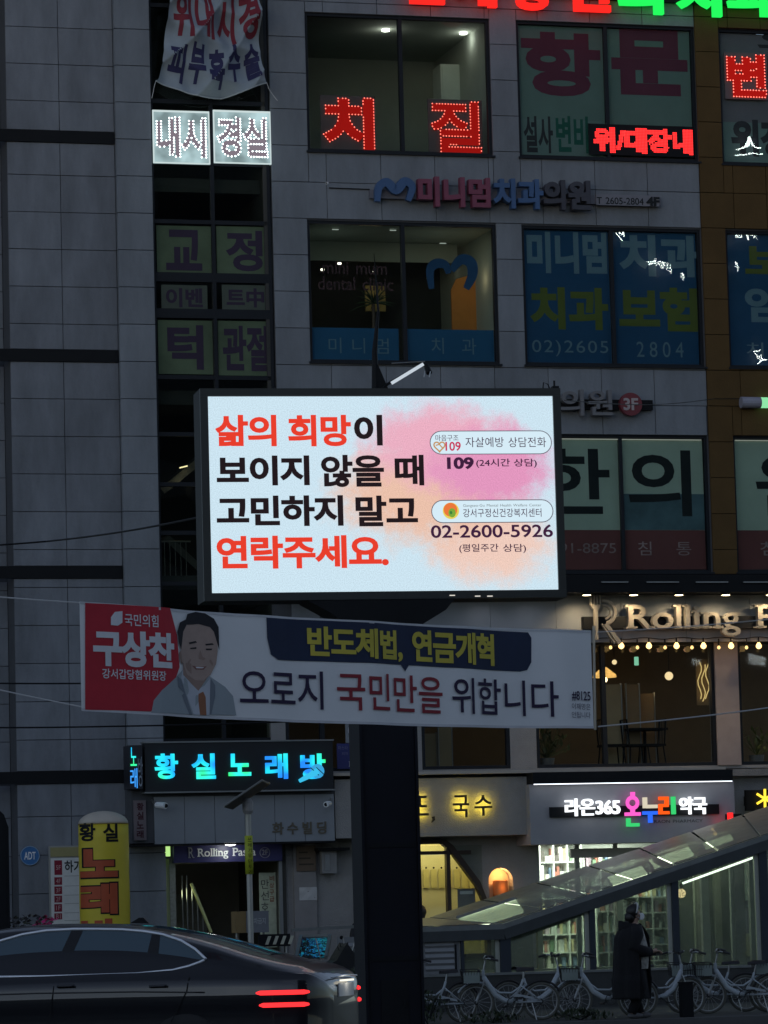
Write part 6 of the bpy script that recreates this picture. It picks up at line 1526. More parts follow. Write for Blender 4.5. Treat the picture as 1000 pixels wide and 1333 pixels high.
f = thing('tube_lamp', 'slim bright fluorescent tube in the tallest bay of the canopy', 'lamp', FA, (A[0], YN + .3, A[1]))
b = MB(); b.tube([(A[0], YN + .3, A[1]), (B_[0], YN + .3, B_[1])], .017, 8); part('tube', b, LITE((.9, 1, .88), 3.0), f)
b = MB(); b.beam((A[0] + .0, YN + .32, A[1] + .10), (B_[0], YN + .32, B_[1] + .10), .1, .08); part('housing', b, 'black', f)
for q_ in (.08, .5, .92): p0 = Vector((A[0], YN + .31, A[1])).lerp(Vector((B_[0], YN + .31, B_[1])), q_); b = MB(); b.tube([p0, p0 + Vector((0, 0, .1))], .012, 6); part('bracket', b, 'steel', f)
for px_, py_ in ((720, 1200), (830, 1170), (930, 1150)): x_, z_ = FA.at(px_, py_, -3.2); lamp('POINT', FA, (x_, -3.2, z_), 3.8, (.85, 1, .82), .3)
x_, z_ = FA.at(887, 1163, YN + .15); f = thing('hanging_globe_lamp', 'warm crackled glass globe lamp hanging below the end of the fluorescent tube', 'lamp', FA, (x_, YN + .15, z_ + .15))
b = MB(); b.ball((x_, YN + .15, z_), .075, 12, 8); part('globe', b, emit('globe_glow', (1, .75, .42), 1.0, .7, 40), f, True)
b = MB(); b.lathe((x_, YN + .15, z_ + .07), [(.03, 0), (.04, .05), (.012, .09)], 10); b.tube([(x_, YN + .15, z_ + .1), (x_, YN + .15, nz_at(x_) - .06)], .005, 5); part('cap', b, 'steel', f)
x_, z_ = FA.at(928, 1083, YF - .2); f = thing('small_bulb_pair', 'two small warm bulbs above the canopy roof under the red light', 'lamp', FA, (x_, YF, z_))
b = MB(); b.ball((x_, YF - .2, z_ + .04), .03, 8, 6); b.ball((x_ + .04, YF - .2, z_ - .03), .035, 8, 6); o_ = part('bulb', b, LITE((1, .6, .22), 2), f, True); b = MB(); b.tube([(x_, YF - .2, z_ + .04), (x_ + .02, YF - .1, fz_at(x_))], .008, 5); part('wire', b, 'black', f)

# ================================================================== STREET FURNITURE
# inflatable yellow pillar
c_ = FA.at(135, 1100, -1.6); rr = .405; zt1 = Z(135, 1072, -2)
t = thing('inflatable_pillar', 'tall yellow inflatable advertising pillar with a pale dome and orange characters', 'inflatable sign', FA, (c_[0], -1.6, .13))
b = MB(); b.lathe((c_[0], -1.6, .13), [(rr * .95, 0), (rr, .1)] + [(rr * (1 + .006 * math.sin(k * 1.7)), .1 + (zt1 - .23) * k / 14) for k in range(1, 15)], 40); part('body', b, mat('yellow_fabric', (.62, .5, .03), .55, var=.07), t, True)
b = MB(); b.lathe((c_[0], -1.6, zt1), [(rr * math.cos(a), rr * .52 * math.sin(a)) for a in [PI / 2 * k / 8 for k in range(8)]] + [(.01, rr * .52)], 40); part('dome', b, mat('pale_fabric', (.5, .45, .38), .6), t, True)
b = MB(); b.ring((c_[0], -1.6, zt1), rr, .008, 'Z', 40, 5); part('seam', b, mat('seam_brown', (.25, .18, .05), .7), t)
b = MB(); b.lathe((c_[0], -1.6, .1), [(.5, .03), (.5, .1), (.43, .16)], 24); part('blower_base', b, 'black', t)
to = ORG[t.name]
def cyltxt(s, x0, y0, x1, y1, m, bold, off):
    o_ = word_px(FA, s, x0, y0, x1, y1, -2.0, m, t, bold=bold, joined=True, name='lettering')
    def f_(x, y, z):
        a = (x - c_[0]) / rr; a = max(-1.4, min(1.4, math.asin(max(-.985, min(.985, a))) ))
        return (c_[0] + (rr + off) * math.sin(a), -1.6 - (rr + off) * math.cos(a), z)
    warp(o_, f_, to, .035)
cyltxt('황', 108, 1071, 125, 1095, 'black', .03, .006); cyltxt('실', 134, 1072, 154, 1096, 'black', .03, .006)
pale_e = mat('pale_edge', (.6, .52, .3), .6); orr = mat('orange_red_print', (.42, .07, .02), .6); 
for ch, y0, y1 in (('노', 1105, 1142), ('래', 1150, 1190)):
    cyltxt(ch, 108, y0, 153, y1, orr, .055, .010); cyltxt(ch, 106, y0 - 2, 155, y1 + 2, 'black', .075, .005)
cyltxt('방', 108, 1196, 153, 1236, orr, .055, .008)
# solar lamp post
Y1 = -5.6
x_, z_ = FA.at(323, 1060, Y1)
t = thing('solar_lamp_post', 'slim steel post with a tilted solar panel and yellow safety wrap before the stair entrance', 'lamp post', FA, (x_, Y1, .13))
b = MB(); b.tube([(x_, Y1, .13), (x_, Y1, z_ + .1)], .045, 10); part('pole', b, mat('galvanised', (.42, .42, .38), .5, metal=.4), t)
b = MB(); b.lathe((x_, Y1, z_ + .0), [(.06, 0), (.085, .05), (.085, .18), (.05, .24)], 14); part('lamp_head', b, mat('lamp_head_grey', (.3, .3, .3), .5), t)
P4 = [FA.at(286, 1052, Y1 - .05), FA.at(310, 1053, Y1 - .05), FA.at(356, 1021, Y1 + .05), FA.at(333, 1019, Y1 + .05)]
q = [(P4[0][0], Y1 - .35, P4[0][1] - .0), (P4[1][0], Y1 + .3, P4[1][1]), (P4[2][0], Y1 + .3, P4[2][1]), (P4[3][0], Y1 - .35, P4[3][1])]
b = MB(); b.add(q + [(a_, b_2, c_2 + .035) for a_, b_2, c_2 in q], [(0, 1, 2, 3), (7, 6, 5, 4), (0, 4, 5, 1), (1, 5, 6, 2), (2, 6, 7, 3), (3, 7, 4, 0)]); part('solar_panel', b, mat('solar_back', (.03, .032, .03), .5), t)
b = MB()
for i in range(4): b.tube([Vector(q[i]) + Vector((0, 0, .02)), Vector(q[(i + 1) % 4]) + Vector((0, 0, .02))], .016, 6)
part('panel_frame', b, mat('panel_rim', (.25, .26, .25), .4, metal=.5), t)
z0, z1 = Z(323, 1138, Y1), Z(323, 1088, Y1); b = MB(); b.lathe((x_, Y1, z0), [(.062, 0), (.062, z1 - z0)], 16); part('safety_wrap', b, mat('wrap_lime', (.42, .48, .03), .5, var=.1), t, True)
for k, ch in enumerate('쓰레기무단투기'): 
    word(ch, x_, z1 - .06 - k * .082, .06, .06, Y1 - .066, 'black', t, bold=.0, joined=True, name='lettering')
# grey box sign on the pavement before the stairs
r = FA.rect(321, 1186, 350, 1214, -4.9); r2 = FA.rect(307, 1187, 320.5, 1214, -4.9)
t = thing('pavement_notice_box', 'grey and brown box shaped notice stand on the pavement below the solar lamp', 'notice stand', FA, (r[0], -4.9, .13))
b = MB(); b.box(r[0], r[1], -4.9, -4.6, r[2], r[3]); part('panel', b, mat('notice_grey', (.17, .18, .2), .6), t)
b = MB(); b.box(r2[0], r[0] - .002, -4.88, -4.6, r[2], r[3]); part('side_panel', b, mat('notice_brown', (.22, .15, .06), .7), t)
word_px(FA, '주차금지', 325, 1195, 346, 1203, -4.905, mat('notice_text', (.4, .42, .42), .6), t, bold=.01, joined=True, name='lettering')
for xx in (r2[0] + .05, r[1] - .05):
    b = MB(); b.tube([(xx, -4.75, r[2]), (xx, -4.75, .13)], .02, 6); part('leg', b, 'steel', t)
# striped barrier
r = FA.rect(345, 1216, 378, 1232, -5.2)
t = thing('striped_barrier', 'low black barrier board with pale diagonal stripes behind the boot of the car', 'barrier', FA, (r[0], -5.2, .13))
b = MB(); b.box(r[0] - .1, r[1], -5.2, -5.15, r[2], r[3]); part('board', b, 'black', t)
for k in range(4): xx = r[0] + k * .12; b = MB(); b.prism([(xx, r[2] + .03), (xx + .05, r[2] + .03), (xx + .1, r[3] - .03), (xx + .05, r[3] - .03)], -5.206, -5.201); part('stripe', b, mat('stripe_paint', (.5, .5, .4), .6), t)
for xx in (r[0], r[1] - .05): b = MB(); b.tube([(xx, -5.17, r[2]), (xx, -5.17, .13)], .02, 6); part('leg', b, 'steel', t)
# dark kerb cabinet at left edge, flowers, little branch
UC = frame_px(3, 45, R(12))
t = thing('roadside_cabinet', 'dark blurred roadside control cabinet cut by the left edge of the photo', 'utility cabinet', UC, (0, 0, 0))
r = UC.rect(-42, 1050, 12, 1210)
prof = [(r[1], 0), (r[1], r[3] - .25), (r[1] - .05, r[3] - .1), (r[1] - .15, r[3]), (r[0] + .1, r[3]), (r[0], r[3] - .1), (r[0], 0)]
b = MB(); b.prism(prof, 0, .45); part('case', b, 'black', t); b = MB(); b.box(r[0] + .04, r[1] - .04, -.012, -.002, .3, r[3] - .2); part('door', b, 'black', t)
def flowers(px, d, label, cols, s, n=60):
    x_ = FA.at(px, 1200, d)[0]; t = thing('flower_pot', label, 'plant', FA, (x_, d, .13)); ztop_ = Z(px, 1192, d)
    b = MB(); b.lathe((x_, d, .13), [(.16, 0), (.24, .55)], 16); part('pot', b, 'concrete', t)
    for nm, col_, k0 in (('leaves', (.04, .05, .03), n), ('blossoms', cols, n)):
        b = MB()
        for i in range(k0):
            p = Vector((random.gauss(0, s), random.gauss(0, s), random.uniform(.55, ztop_ - .13) if nm == 'leaves' else random.uniform(ztop_ - .35, ztop_ - .13)))
            q = Matrix.Rotation(random.uniform(0, 6), 3, 'Z') @ Matrix.Rotation(random.uniform(-1.3, 1.3), 3, 'X'); w_ = .04
            b.add([Vector((x_, d, .13)) + p + q @ Vector(v) for v in ((0, -w_, 0), (w_, 0, 0), (0, w_, 0), (-w_, 0, 0))], [(0, 1, 2, 3)])
        part(nm, b, mat('petal', col_, .6), t)
flowers(58, -3.5, 'potted plant with magenta blossoms seen over the car roof below the menu board', (.5, .02, .15), .09)
flowers(30, -3.4, 'dark leafy potted plant left of the magenta blossoms over the car roof', (.03, .03, .035), .13)
for x0, x1, hh, lb in ((-70, -34, 7, 'unseen low dark building added across the street at its far left end'), (-33, -6, 9, 'unseen dark building added across the street just behind the photographer'), (-5, 21, 7.5, 'unseen lower dark building added across the street beside the tall neon one')):  # unseen row added to block low sky glow; heights set for the banner's light
    t = thing('opposite_building', lb, 'building', GR, (x0, -14, 0)); b = MB(); b.box(x0, x1, -24, -14, 0, hh); part('wall', b, 'joint', t)
    for i in range(int((x1 - x0) / 6)):
        for k in range(int(hh / 3.7)): b = MB(); b.box(x0 + 1 + i * 6, x0 + 5 + i * 6, -13.998, -13.95, 1.5 + k * 4.2, 4 + k * 4.2); part('window', b, 'frame', t)
    b = MB(); b.box(x0 - .2, x1 + .2, -24.2, -13.8, hh + .002, hh + .4); part('roof', b, 'black', t)
# building across the street, behind the photographer: its neon shows as reflections in the upper windows
OPY = -12.0
t = thing('opposite_building', 'dark building across the street whose neon signs are mirrored in the upper windows', 'building', GR, (45, OPY, 0))
b = MB(); b.box(22, 75, OPY - 8, OPY, 0, 42); part('wall', b, 'joint', t)
for i in range(8):
    for j in range(9): b = MB(); b.box(24 + i * 6.2, 28.5 + i * 6.2, OPY + .002, OPY + .05, 3 + j * 4.2, 5.6 + j * 4.2); part('window', b, 'frame', t)
ndir = FA.M.to_3x3() @ Vector((0, -1, 0))
def mirror_pt(px, py):
    o, d = ray(px, py); P = W3(FA, px, py, .1); d = d.normalized(); r_ = d - 2 * d.dot(ndir) * ndir
    t_ = (OPY + .3 - P.y) / r_.y; return P + r_ * t_
def opp_neon(s, px, py, wpx, hpx, label, rot=0.0, col=(.9, 1, .98), e_=40):
    C_ = mirror_pt(px, py); k = 150 / 5000.0; w_, h_ = wpx * k, hpx * k
    if C_.z > 41 or C_.z < 2 : print('OPP', px, py, C_)
    t2 = thing('neon_sign', label, 'neon sign', GR, tuple(C_)); 
    for ch, vs, fs in layout(s, w_, h_, -.012):
        ca, sa = math.cos(rot), math.sin(rot)
        mb = MB(); vv = [(-(x * ca - z * sa), x * sa + z * ca) for x, z in vs]; solid(vv, [f[::-1] for f in fs], C_.x, C_.z, OPY + .3, .03, mb)
        part('letter', mb, LITE(col, e_), t2)
opp_neon('추', 889, 358, 8, 13, 'white neon character mirrored low in the blue advertising window', 0)
opp_neon('신경외과', 858, 345, 38, 11, 'row of white neon characters mirrored across the blue advertising window', .35)
opp_neon('쓰', 810, 305, 14, 14, 'white neon character mirrored at the mullion of the blue window', .5)
opp_neon('저울', 970, 309, 40, 13, 'pair of white neon characters mirrored at the top of the brown corner window', .05)
opp_neon('추', 962, 347, 12, 17, 'larger white neon character mirrored in the brown corner window', 0)
opp_neon('교', 990, 462, 24, 18, 'white neon character mirrored at the bottom of the brown corner window', -.4)
opp_neon('스', 975, 190, 50, 24, 'large white neon character mirrored at the foot of the top corner window', -.1)
opp_neon('즈', 878, 184, 40, 12, 'white neon stroke mirrored across the red dot matrix sign', -.15)
opp_neon('피부', 905, 862, 14, 8, 'small neon characters mirrored in the pasta window', .1, e_=10)
opp_neon('과의원', 985, 860, 30, 14, 'neon characters mirrored in the far pasta window', .2, e_=14)
# ================================================================== COPYING
def children_of(o): return [c for c in CH.get(o.name, [])]
def copy_tree(o, parent=None):
    c = o.copy(); COL.objects.link(c); c.parent = parent
    for ch in list(KIDS[o.name]): copy_tree(ch, c)
    return c
# ================================================================== DARK SALOON CAR PASSING
CA = frame_px(386, 32.0, R(-13)); CA = Frame(CA.M.translation + Vector((0, 0, .156)), R(-13))
# local: x toward the rear (0 = tail corner), y into the scene from the near side, z up ; car occupies x<0
def prof(s, tab):
    for i in range(len(tab) - 1):
        if s <= tab[i + 1][0]:
            t = (s - tab[i][0]) / (tab[i + 1][0] - tab[i][0]); t = max(0, t)
            p0 = tab[max(i - 1, 0)][1]; p1 = tab[i][1]; p2 = tab[i + 1][1]; p3 = tab[min(i + 2, len(tab) - 1)][1]
            return .5 * (2 * p1 + (p2 - p0) * t + (2 * p0 - 5 * p1 + 4 * p2 - p3) * t * t + (3 * p1 - p0 - 3 * p2 + p3) * t ** 3)
    return tab[-1][1]
ZT = [(-.17, .90), (-.14, .97), (-.08, 1.025), (0, 1.06), (.06, 1.085), (.42, 1.165), (.87, 1.30), (1.27, 1.395), (1.63, 1.445), (2.1, 1.468), (2.6, 1.462), (3.05, 1.40), (3.4, 1.27), (3.8, 1.08), (4.3, .98), (4.75, .86), (4.95, .72), (5.0, .62)]
HW = [(-.17, .42), (-.15, .56), (-.10, .70), (-.04, .79), (.04, .845), (.25, .90), (.6, .935), (1.5, .945), (3.5, .945), (4.3, .92), (4.75, .84), (4.95, .66), (5.0, .55)]
CW = .945; BELT = 1.0
def half(s, t):
    """point of the near half section: t 0 (sill) .. 1 (centre top)"""
    w = prof(s, HW); zt = prof(s, ZT); belt = min(BELT + .02 * math.sin(max(0, s)), zt - .05)
    ze = max(belt + .015, zt - .055); ye = w * .93 - (ze - belt) * .60 - (.05 if ze > belt + .02 else .03)
    P = [(w * .90, .22), (w * .97, .32), (w, .52), (w * .985, .68), (w * .995, .80), (w * .975, belt - .05), (w * .93, belt + .005), (w * .93 - .55 * .5 * (ze - belt) - .012, (belt + ze) / 2), (ye, ze), (ye * .82, zt - .018), (ye * .45, zt - .004), (0, zt)]
    q = t * (len(P) - 1); i = min(int(q), len(P) - 2); f = q - i
    return P[i][0] + (P[i + 1][0] - P[i][0]) * f, P[i][1] + (P[i + 1][1] - P[i][1]) * f
CAR = thing('moving_saloon_car', 'dark saloon car passing with chrome window line and twin red tail lamp bars', 'car', CA, (-2.5, CW, 0))
b = MB(); ns, ntt = 80, 33
ss = [-.17 + 5.17 * (i / ns) ** 1.6 for i in range(ns + 1)]
for s in ss:
    row = [half(s, j / ntt) for j in range(ntt + 1)]
    for y, z in row: b.v.append((-s, CW - y, z))
    for y, z in row[:-1][::-1]: b.v.append((-s, CW + y, z))
rw = 2 * ntt + 1
for i in range(ns):
    for j in range(rw - 1): b.f.append((i * rw + j, i * rw + j + 1, (i + 1) * rw + j + 1, (i + 1) * rw + j))
b.f.append(tuple(range(rw))[::-1]); b.f.append(tuple(ns * rw + j for j in range(rw)))
paint = mat('black_car_paint', (.004, .005, .008), .35, var=.05, coat=.55, spec=.2)
paint.node_tree.nodes['Principled BSDF'].inputs['Coat IOR'].default_value = 1.75
part('body', b, paint, CAR, True)
def side_y(s, z):
    w = prof(s, HW); zt = prof(s, ZT); belt = BELT
    if z <= belt: return w * .975 + (z - .95) * -.2
    return w * .93 - (z - belt) * .575 - .008
def side_patch(poly, off, name, m, parent, smooth=True, st=.05):
    """outline in (s, z) laid on the near flank"""
    bm = bmesh.new(); bm.faces.new([bm.verts.new((x, 0, z)) for x, z in poly]); bmesh.ops.triangulate(bm, faces=bm.faces[:])
    for k, no in ((0, (1, 0, 0)), (2, (0, 0, 1))):
        lo, hi = min(p[k // 2] for p in poly), max(p[k // 2] for p in poly); x = lo + st
        while x < hi: co_ = [0, 0, 0]; co_[k] = x; bmesh.ops.bisect_plane(bm, geom=bm.verts[:] + bm.edges[:] + bm.faces[:], plane_co=co_, plane_no=no); x += st
    mb = MB(); bm.verts.index_update(); mb.v = [(-v.co.x, CW - side_y(v.co.x, v.co.z) - off, v.co.z) for v in bm.verts]; mb.f = [tuple(v.index for v in f.verts)[::-1] for f in bm.faces]; bm.free()
    return part(name, mb, m, parent, smooth)
def pxs_(pts): return [(-CA.at(px, py, .1)[0], CA.at(px, py, .1)[1]) for px, py in pts]
dlo_t = pxs_([(266, 1249), (250, 1236), (230, 1225), (205, 1217), (180, 1213), (150, 1210.5), (120, 1210), (85, 1210), (50, 1212), (20, 1217), (-10, 1226), (-45, 1240), (-80, 1256), (-105, 1270)])
dlo_b = pxs_([(-105, 1274), (-50, 1273.5), (0, 1272), (60, 1271), (120, 1269), (180, 1267), (225, 1263), (245, 1258), (258, 1253)])
dlo = dlo_t + dlo_b
cg = bpy.data.materials.new('car_window_glass'); cg.use_nodes = True; pb = cg.node_tree.nodes['Principled BSDF']; pb.inputs['Base Color'].default_value = (.06, .10, .125, 1); pb.inputs['Roughness'].default_value = .06; pb.inputs['IOR'].default_value = 1.6
gl_ = side_patch(dlo, .004, 'side_window', cg, CAR)
def tubeside(pts, r, name, m, parent, off=.008):
    P = []
    for i in range(len(pts) - 1):
        for k in range(4): s = pts[i][0] + (pts[i + 1][0] - pts[i][0]) * k / 4; z = pts[i][1] + (pts[i + 1][1] - pts[i][1]) * k / 4; P.append((-s, CW - side_y(s, z) - off, z))
    b = MB(); b.tube(P, r, 6); return part(name, b, m, parent, True)
chrome = mat('chrome', (.85, .87, .9), .35, metal=.55, var=.02)
tubeside(dlo + dlo[:1], .0125, 'window_trim', chrome, CAR)
for pl in ([(66, 1271), (82, 1271), (99, 1210), (84, 1210)], [(186, 1267), (204, 1265.5), (201, 1216), (190, 1214)]):
    side_patch(pxs_(pl), .007, 'window_pillar', mat('pillar_gloss', (.004, .004, .005), .35), CAR)
# door gaps and handles
gap = mat('panel_gap', (.002, .002, .002), .9)
for pl in ([(74, 1272), (70, 1330), (71, 1330), (75.4, 1272)], [(250, 1259), (246, 1290), (228, 1330), (229.4, 1330), (247.5, 1290), (251.5, 1259)]): side_patch(pxs_(pl), .002, 'door_gap', gap, CAR)
for px_ in (95, 215):
    p0, p1 = pxs_([(px_ - 16, 1284), (px_ + 14, 1283)]); tubeside([p0, p1], .012, 'door_handle', paint, CAR, .022)
tubeside(pxs_([(-100, 1298), (50, 1293), (180, 1291), (300, 1292)]), .006, 'crease_trim', paint, CAR, -.001)
# rear lamps: two thin bars wrapping the corner, and across the tail
red_on = LITE((1, .03, .035), 1.7)
for z_, s_in in ((CA.at(370, 1292, .1)[1], .37), (CA.at(370, 1308, .1)[1], .34)):
    for far_ in (0, 1):
        P = []; si = .06 if far_ else s_in
        for k in range(13):
            s = si + ((-.155 if far_ else -.05) - si) * k / 12; y = CW - side_y(s, z_) - .006
            P.append((-s + (.004 if k > 9 else 0), 2 * CW - y if far_ else y, z_))
        b = MB(); b.tube(P, [.006] + [.019] * 11 + [.01], 6); part('tail_lamp', b, red_on, CAR, True)
b = MB(); b.tube([(.163, CW - .45, .965), (.168, CW, .975), (.163, CW + .45, .965)], .008, 6); part('boot_trim', b, chrome, CAR, True)
b = MB(); b.box(.172, .182, CW - .26, CW + .26, .80, .91); part('number_plate', b, mat('plate_white', (.7, .7, .68), .5), CAR)
b = MB(); b.box(.172, .20, CW - .2, CW + .2, .925, .94); part('plate_lamp', b, LITE((1, .95, .8), 1.2), CAR); lamp('POINT', CA, (.24, CW, .93), .15, (1, .95, .85), .02)
b = MB(); b.box(.05, .165, CW - .4, CW + .4, .28, .36); part('bumper_insert', b, mat('bumper_plastic', (.01, .01, .01), .7), CAR)
# rear screen and roof glass
b = MB(); b.grid(lambda u, v: (lambda s: (-s, CW + (u - .5) * 2 * (half(s, .73)[0] - .05), (lambda a: prof(s, ZT) + .006 - .055 * a * a)(abs(u - .5) * 2)))(.42 + 1.05 * v), 14, 12); part('rear_screen', b, cg, CAR, True)
b = MB(); b.prism([(-1.55, 1.452), (-1.72, 1.461), (-1.64, 1.505), (-1.60, 1.505)], CW - .02, CW + .02); part('roof_fin', b, paint, CAR)
b = MB(); b.cbox((-3.35, -.10, 1.03), (.14, .2, .13)); part('door_mirror', b, paint, CAR)
for s in (.98, 4.02):
    for y_ in (.10, 2 * CW - .10):
        b = MB(); b.lathe((-s, y_ - .11, .35), [(.2, 0), (.335, .0), (.35, .03), (.35, .2), (.335, .22)], 30, 'Y'); wh = part('wheel', b, mat('tyre_rubber', (.02, .02, .02), .8), CAR, True)
        b = MB(); b.lathe((-s, y_ - .115, .35), [(.05, 0), (.23, .0), (.24, .02)], 24, 'Y'); part('rim', b, chrome, wh)
b = MB(); b.box(-4.9, -.1, .15, 2 * CW - .15, .17, .3); part('underbody', b, 'black', CAR)
for px_, py_, c_ in ((88, 1279, 1),): pass

# ================================================================== SHARED BICYCLES
def bike_proto(label):
    t = thing('parked_bicycle', label, 'bicycle', GR, (0, 0, 0), 'shared bicycles parked in front of the canopy')
    fx, rx, R_ = -.53, .53, .305
    fpaint = mat('bike_white_paint', (.42, .47, .5), .45, var=.1, scale=10); tyre = mat('tyre_rubber_pale', (.1, .1, .085), .8); rim_ = mat('rim_alloy', (.4, .41, .4), .4, metal=.5); blk = mat('bike_black', (.015, .015, .017), .55)
    for x in (fx, rx):
        b = MB(); b.ring((x, 0, R_), R_ - .022, .022, 'Y', 36, 8); wh = part('wheel', b, tyre, t, True)
        b = MB(); b.ring((x, 0, R_), R_ - .05, .012, 'Y', 36, 6); part('rim', b, rim_, wh, True)
        b = MB()
        for k in range(16): a = 2 * PI * k / 16; b.tube([(x + .03 * math.cos(a + .5), .03 * (-1) ** k, R_ + .03 * math.sin(a + .5)), (x + (R_ - .055) * math.cos(a), 0, R_ + (R_ - .055) * math.sin(a))], .0022, 3)
        part('spokes', b, rim_, wh)
        b = MB(); b.tube([(x, -.05, R_), (x, .05, R_)], .03, 10); part('hub', b, blk, wh)
        b = MB(); b.ring((x, 0, R_), R_ + .025, .018, 'Y', 20, 6, (.25, 2.6) if x < 0 else (.5, 3.0)); part('mudguard', b, blk if x > 0 else fpaint, t, True)
    head = Vector((-.40, 0, .78)); bb = Vector((.06, 0, .30))
    b = MB(); pts = [head + Vector((0, 0, -.06)), Vector((-.33, 0, .60)), Vector((-.22, 0, .43)), Vector((-.07, 0, .33)), bb]; b.tube(pts, [.036, .042, .045, .045, .038], 10); part('frame_tube', b, fpaint, t, True)
    b = MB(); pts = [Vector((-.31, 0, .585)), Vector((-.15, 0, .46)), Vector((.05, 0, .45)), Vector((.20, 0, .55))]; b.tube(pts, .016, 8); part('frame_tube', b, fpaint, t, True)
    b = MB(); b.tube([bb, (.21, 0, .58), (.235, 0, .66)], .02, 8); part('seat_tube', b, fpaint, t, True)
    for y in (-.055, .055): b = MB(); b.tube([bb + Vector((0, y * .6, 0)), (rx, y, R_)], .014, 6); b.tube([(.205, y * .5, .56), (rx, y, R_)], .011, 6); part('rear_stay', b, fpaint, t, True)
    b = MB(); b.tube([(.235, 0, .64), (.265, 0, .80)], .014, 8); part('seat_post', b, 'steel', t)
    b = MB(); b.grid(lambda u, v: (.13 + .28 * u, (v - .5) * (.05 + .17 * u ** 1.2), .815 + .02 * math.cos((v - .5) * PI) + .02 * u - (.03 if v in (0, 1) else 0)), 10, 8); b.box(.17, .40, -.06, .06, .795, .815); part('seat', b, blk, t, True)
    b = MB(); b.tube([head + Vector((-.005, 0, .05)), head + Vector((-.0, 0, -.1))], .026, 10); part('head_tube', b, fpaint, t)
    for y in (-.05, .05): b = MB(); b.tube([head + Vector((.01, y * .6, -.12)), (-.47, y, .45), (fx, y, R_)], .013, 6); part('fork_blade', b, 'steel', t)
    b = MB(); b.tube([head + Vector((0, 0, .04)), head + Vector((.035, 0, .20))], .014, 8); part('stem', b, 'steel', t)
    b = MB(); c0 = head + Vector((.035, 0, .20))
    for sg in (-1, 1): b.tube([c0, c0 + Vector((-.02, .09 * sg, .03)), c0 + Vector((.02, .2 * sg, .055)), c0 + Vector((.14, .27 * sg, .03))], .011, 7)
    hb = part('handlebar', b, 'steel', t, True)
    for sg in (-1, 1):
        b = MB(); b.tube([c0 + Vector((.06, .23 * sg, .05)), c0 + Vector((.17, .285 * sg, .022))], .019, 8); part('grip', b, blk, hb)
        b = MB(); b.tube([c0 + Vector((.03, .19 * sg, .03)), c0 + Vector((.13, .24 * sg, -.005))], .006, 5); part('brake_lever', b, blk, hb)
    b = MB(); b.cbox(c0 + Vector((.02, 0, .03)), (.09, .07, .035)); b.tube([c0 + Vector((.02, -.12, .05)), c0 + Vector((.0, -.12, .09))], .022, 8); part('terminal', b, blk, hb)
    bs = MB(); x0, x1, z0, z1 = -.76, -.47, .62, .83
    for i in range(7):
        u = i / 6
        for y in (-.16, .16): bs.tube([(x0 + .03 + (x1 - x0 - .06) * u, y * .85, z0), (x0 + (x1 - x0) * u, y, z1)], .004, 4)
        for x, xx in ((x0 + .03, x0), (x1 - .02, x1)): bs.tube([(x, -.136 + .272 * u, z0), (xx, -.16 + .32 * u, z1)], .004, 4)
        bs.tube([(x0 + .03 + (x1 - x0 - .06) * u, -.136, z0), (x0 + .03 + (x1 - x0 - .06) * u, .136, z0)], .004, 4)
    for z, k in ((z1, 0), ((z0 + z1) / 2, .012), (z0, .025)): bs.tube([(x0 + k, -.16 + k, z), (x1 - k, -.16 + k, z), (x1 - k, .16 - k, z), (x0 + k, .16 - k, z), (x0 + k, -.16 + k, z)], .007 if z == z1 else .004, 5)
    part('basket', bs, blk, t)
    b = MB(); b.grid(lambda u, v: (-.74 + .26 * u, -.155, .64 + .17 * v), 2, 2); part('basket_panel', b, mat('basket_panel_white', (.25, .3, .28), .6), t)
    for sg, a in ((-1, 0.6), (1, 0.6 + PI)): b = MB(); e_ = bb + Vector((.15 * math.cos(a), .07 * sg, .15 * math.sin(a))); b.tube([bb + Vector((0, .06 * sg, 0)), e_], .01, 6); b.cbox(e_ + Vector((0, .05 * sg, 0)), (.08, .08, .02)); part('crank', b, blk, t)
    b = MB(); b.ring(bb + Vector((0, -.045, 0)), .085, .006, 'Y', 24, 5); b.tube([bb + Vector((0, -.045, .085)), (rx, -.05, R_ + .04)], .005, 4); b.tube([bb + Vector((0, -.045, -.085)), (rx, -.05, R_ - .04)], .005, 4); part('chain', b, blk, t)
    b = MB(); b.prism([(.08, .40), (.42, .34), (.40, .38), (.1, .45)], -.062, -.058); part('chain_guard', b, fpaint, t)
    b = MB(); b.tube([(.36, -.03, .33), (.43, -.13, .02)], .009, 6); part('kick_stand', b, 'steel', t)
    return t
KIDS = {}
def index_kids():
    KIDS.clear()
    for o in bpy.data.objects: KIDS.setdefault(o.name, [])
    for o in bpy.data.objects:
        if o.parent: KIDS[o.parent.name].append(o)
YB = -11.0
specs = [(563, 0, 14, -1, 'bicycle mostly hidden behind the black pillar with one wheel showing'),
         (662, 0, -10, -1, 'white framed bicycle standing clear just right of the billboard pillar'),
         (700, .75, 10, 1, 'darker bicycle in the second row behind the first white one'),
         (790, 0, -12, -1, 'white bicycle whose front wheel stands left of the walking woman'),
         (862, -.1, 12, 1, 'bicycle with its wheel just right of the long black coat'),
         (930, .7, -8, -1, 'bicycle in the back row with handlebar under the globe lamp'),
         (964, 0, -12, -1, 'white bicycle with its curved frame in clear view right of the coat'),
         (1040, .1, -9, -1, 'bicycle cut by the right edge of the photo')]
bk0 = bike_proto(specs[0][4]); index_kids()
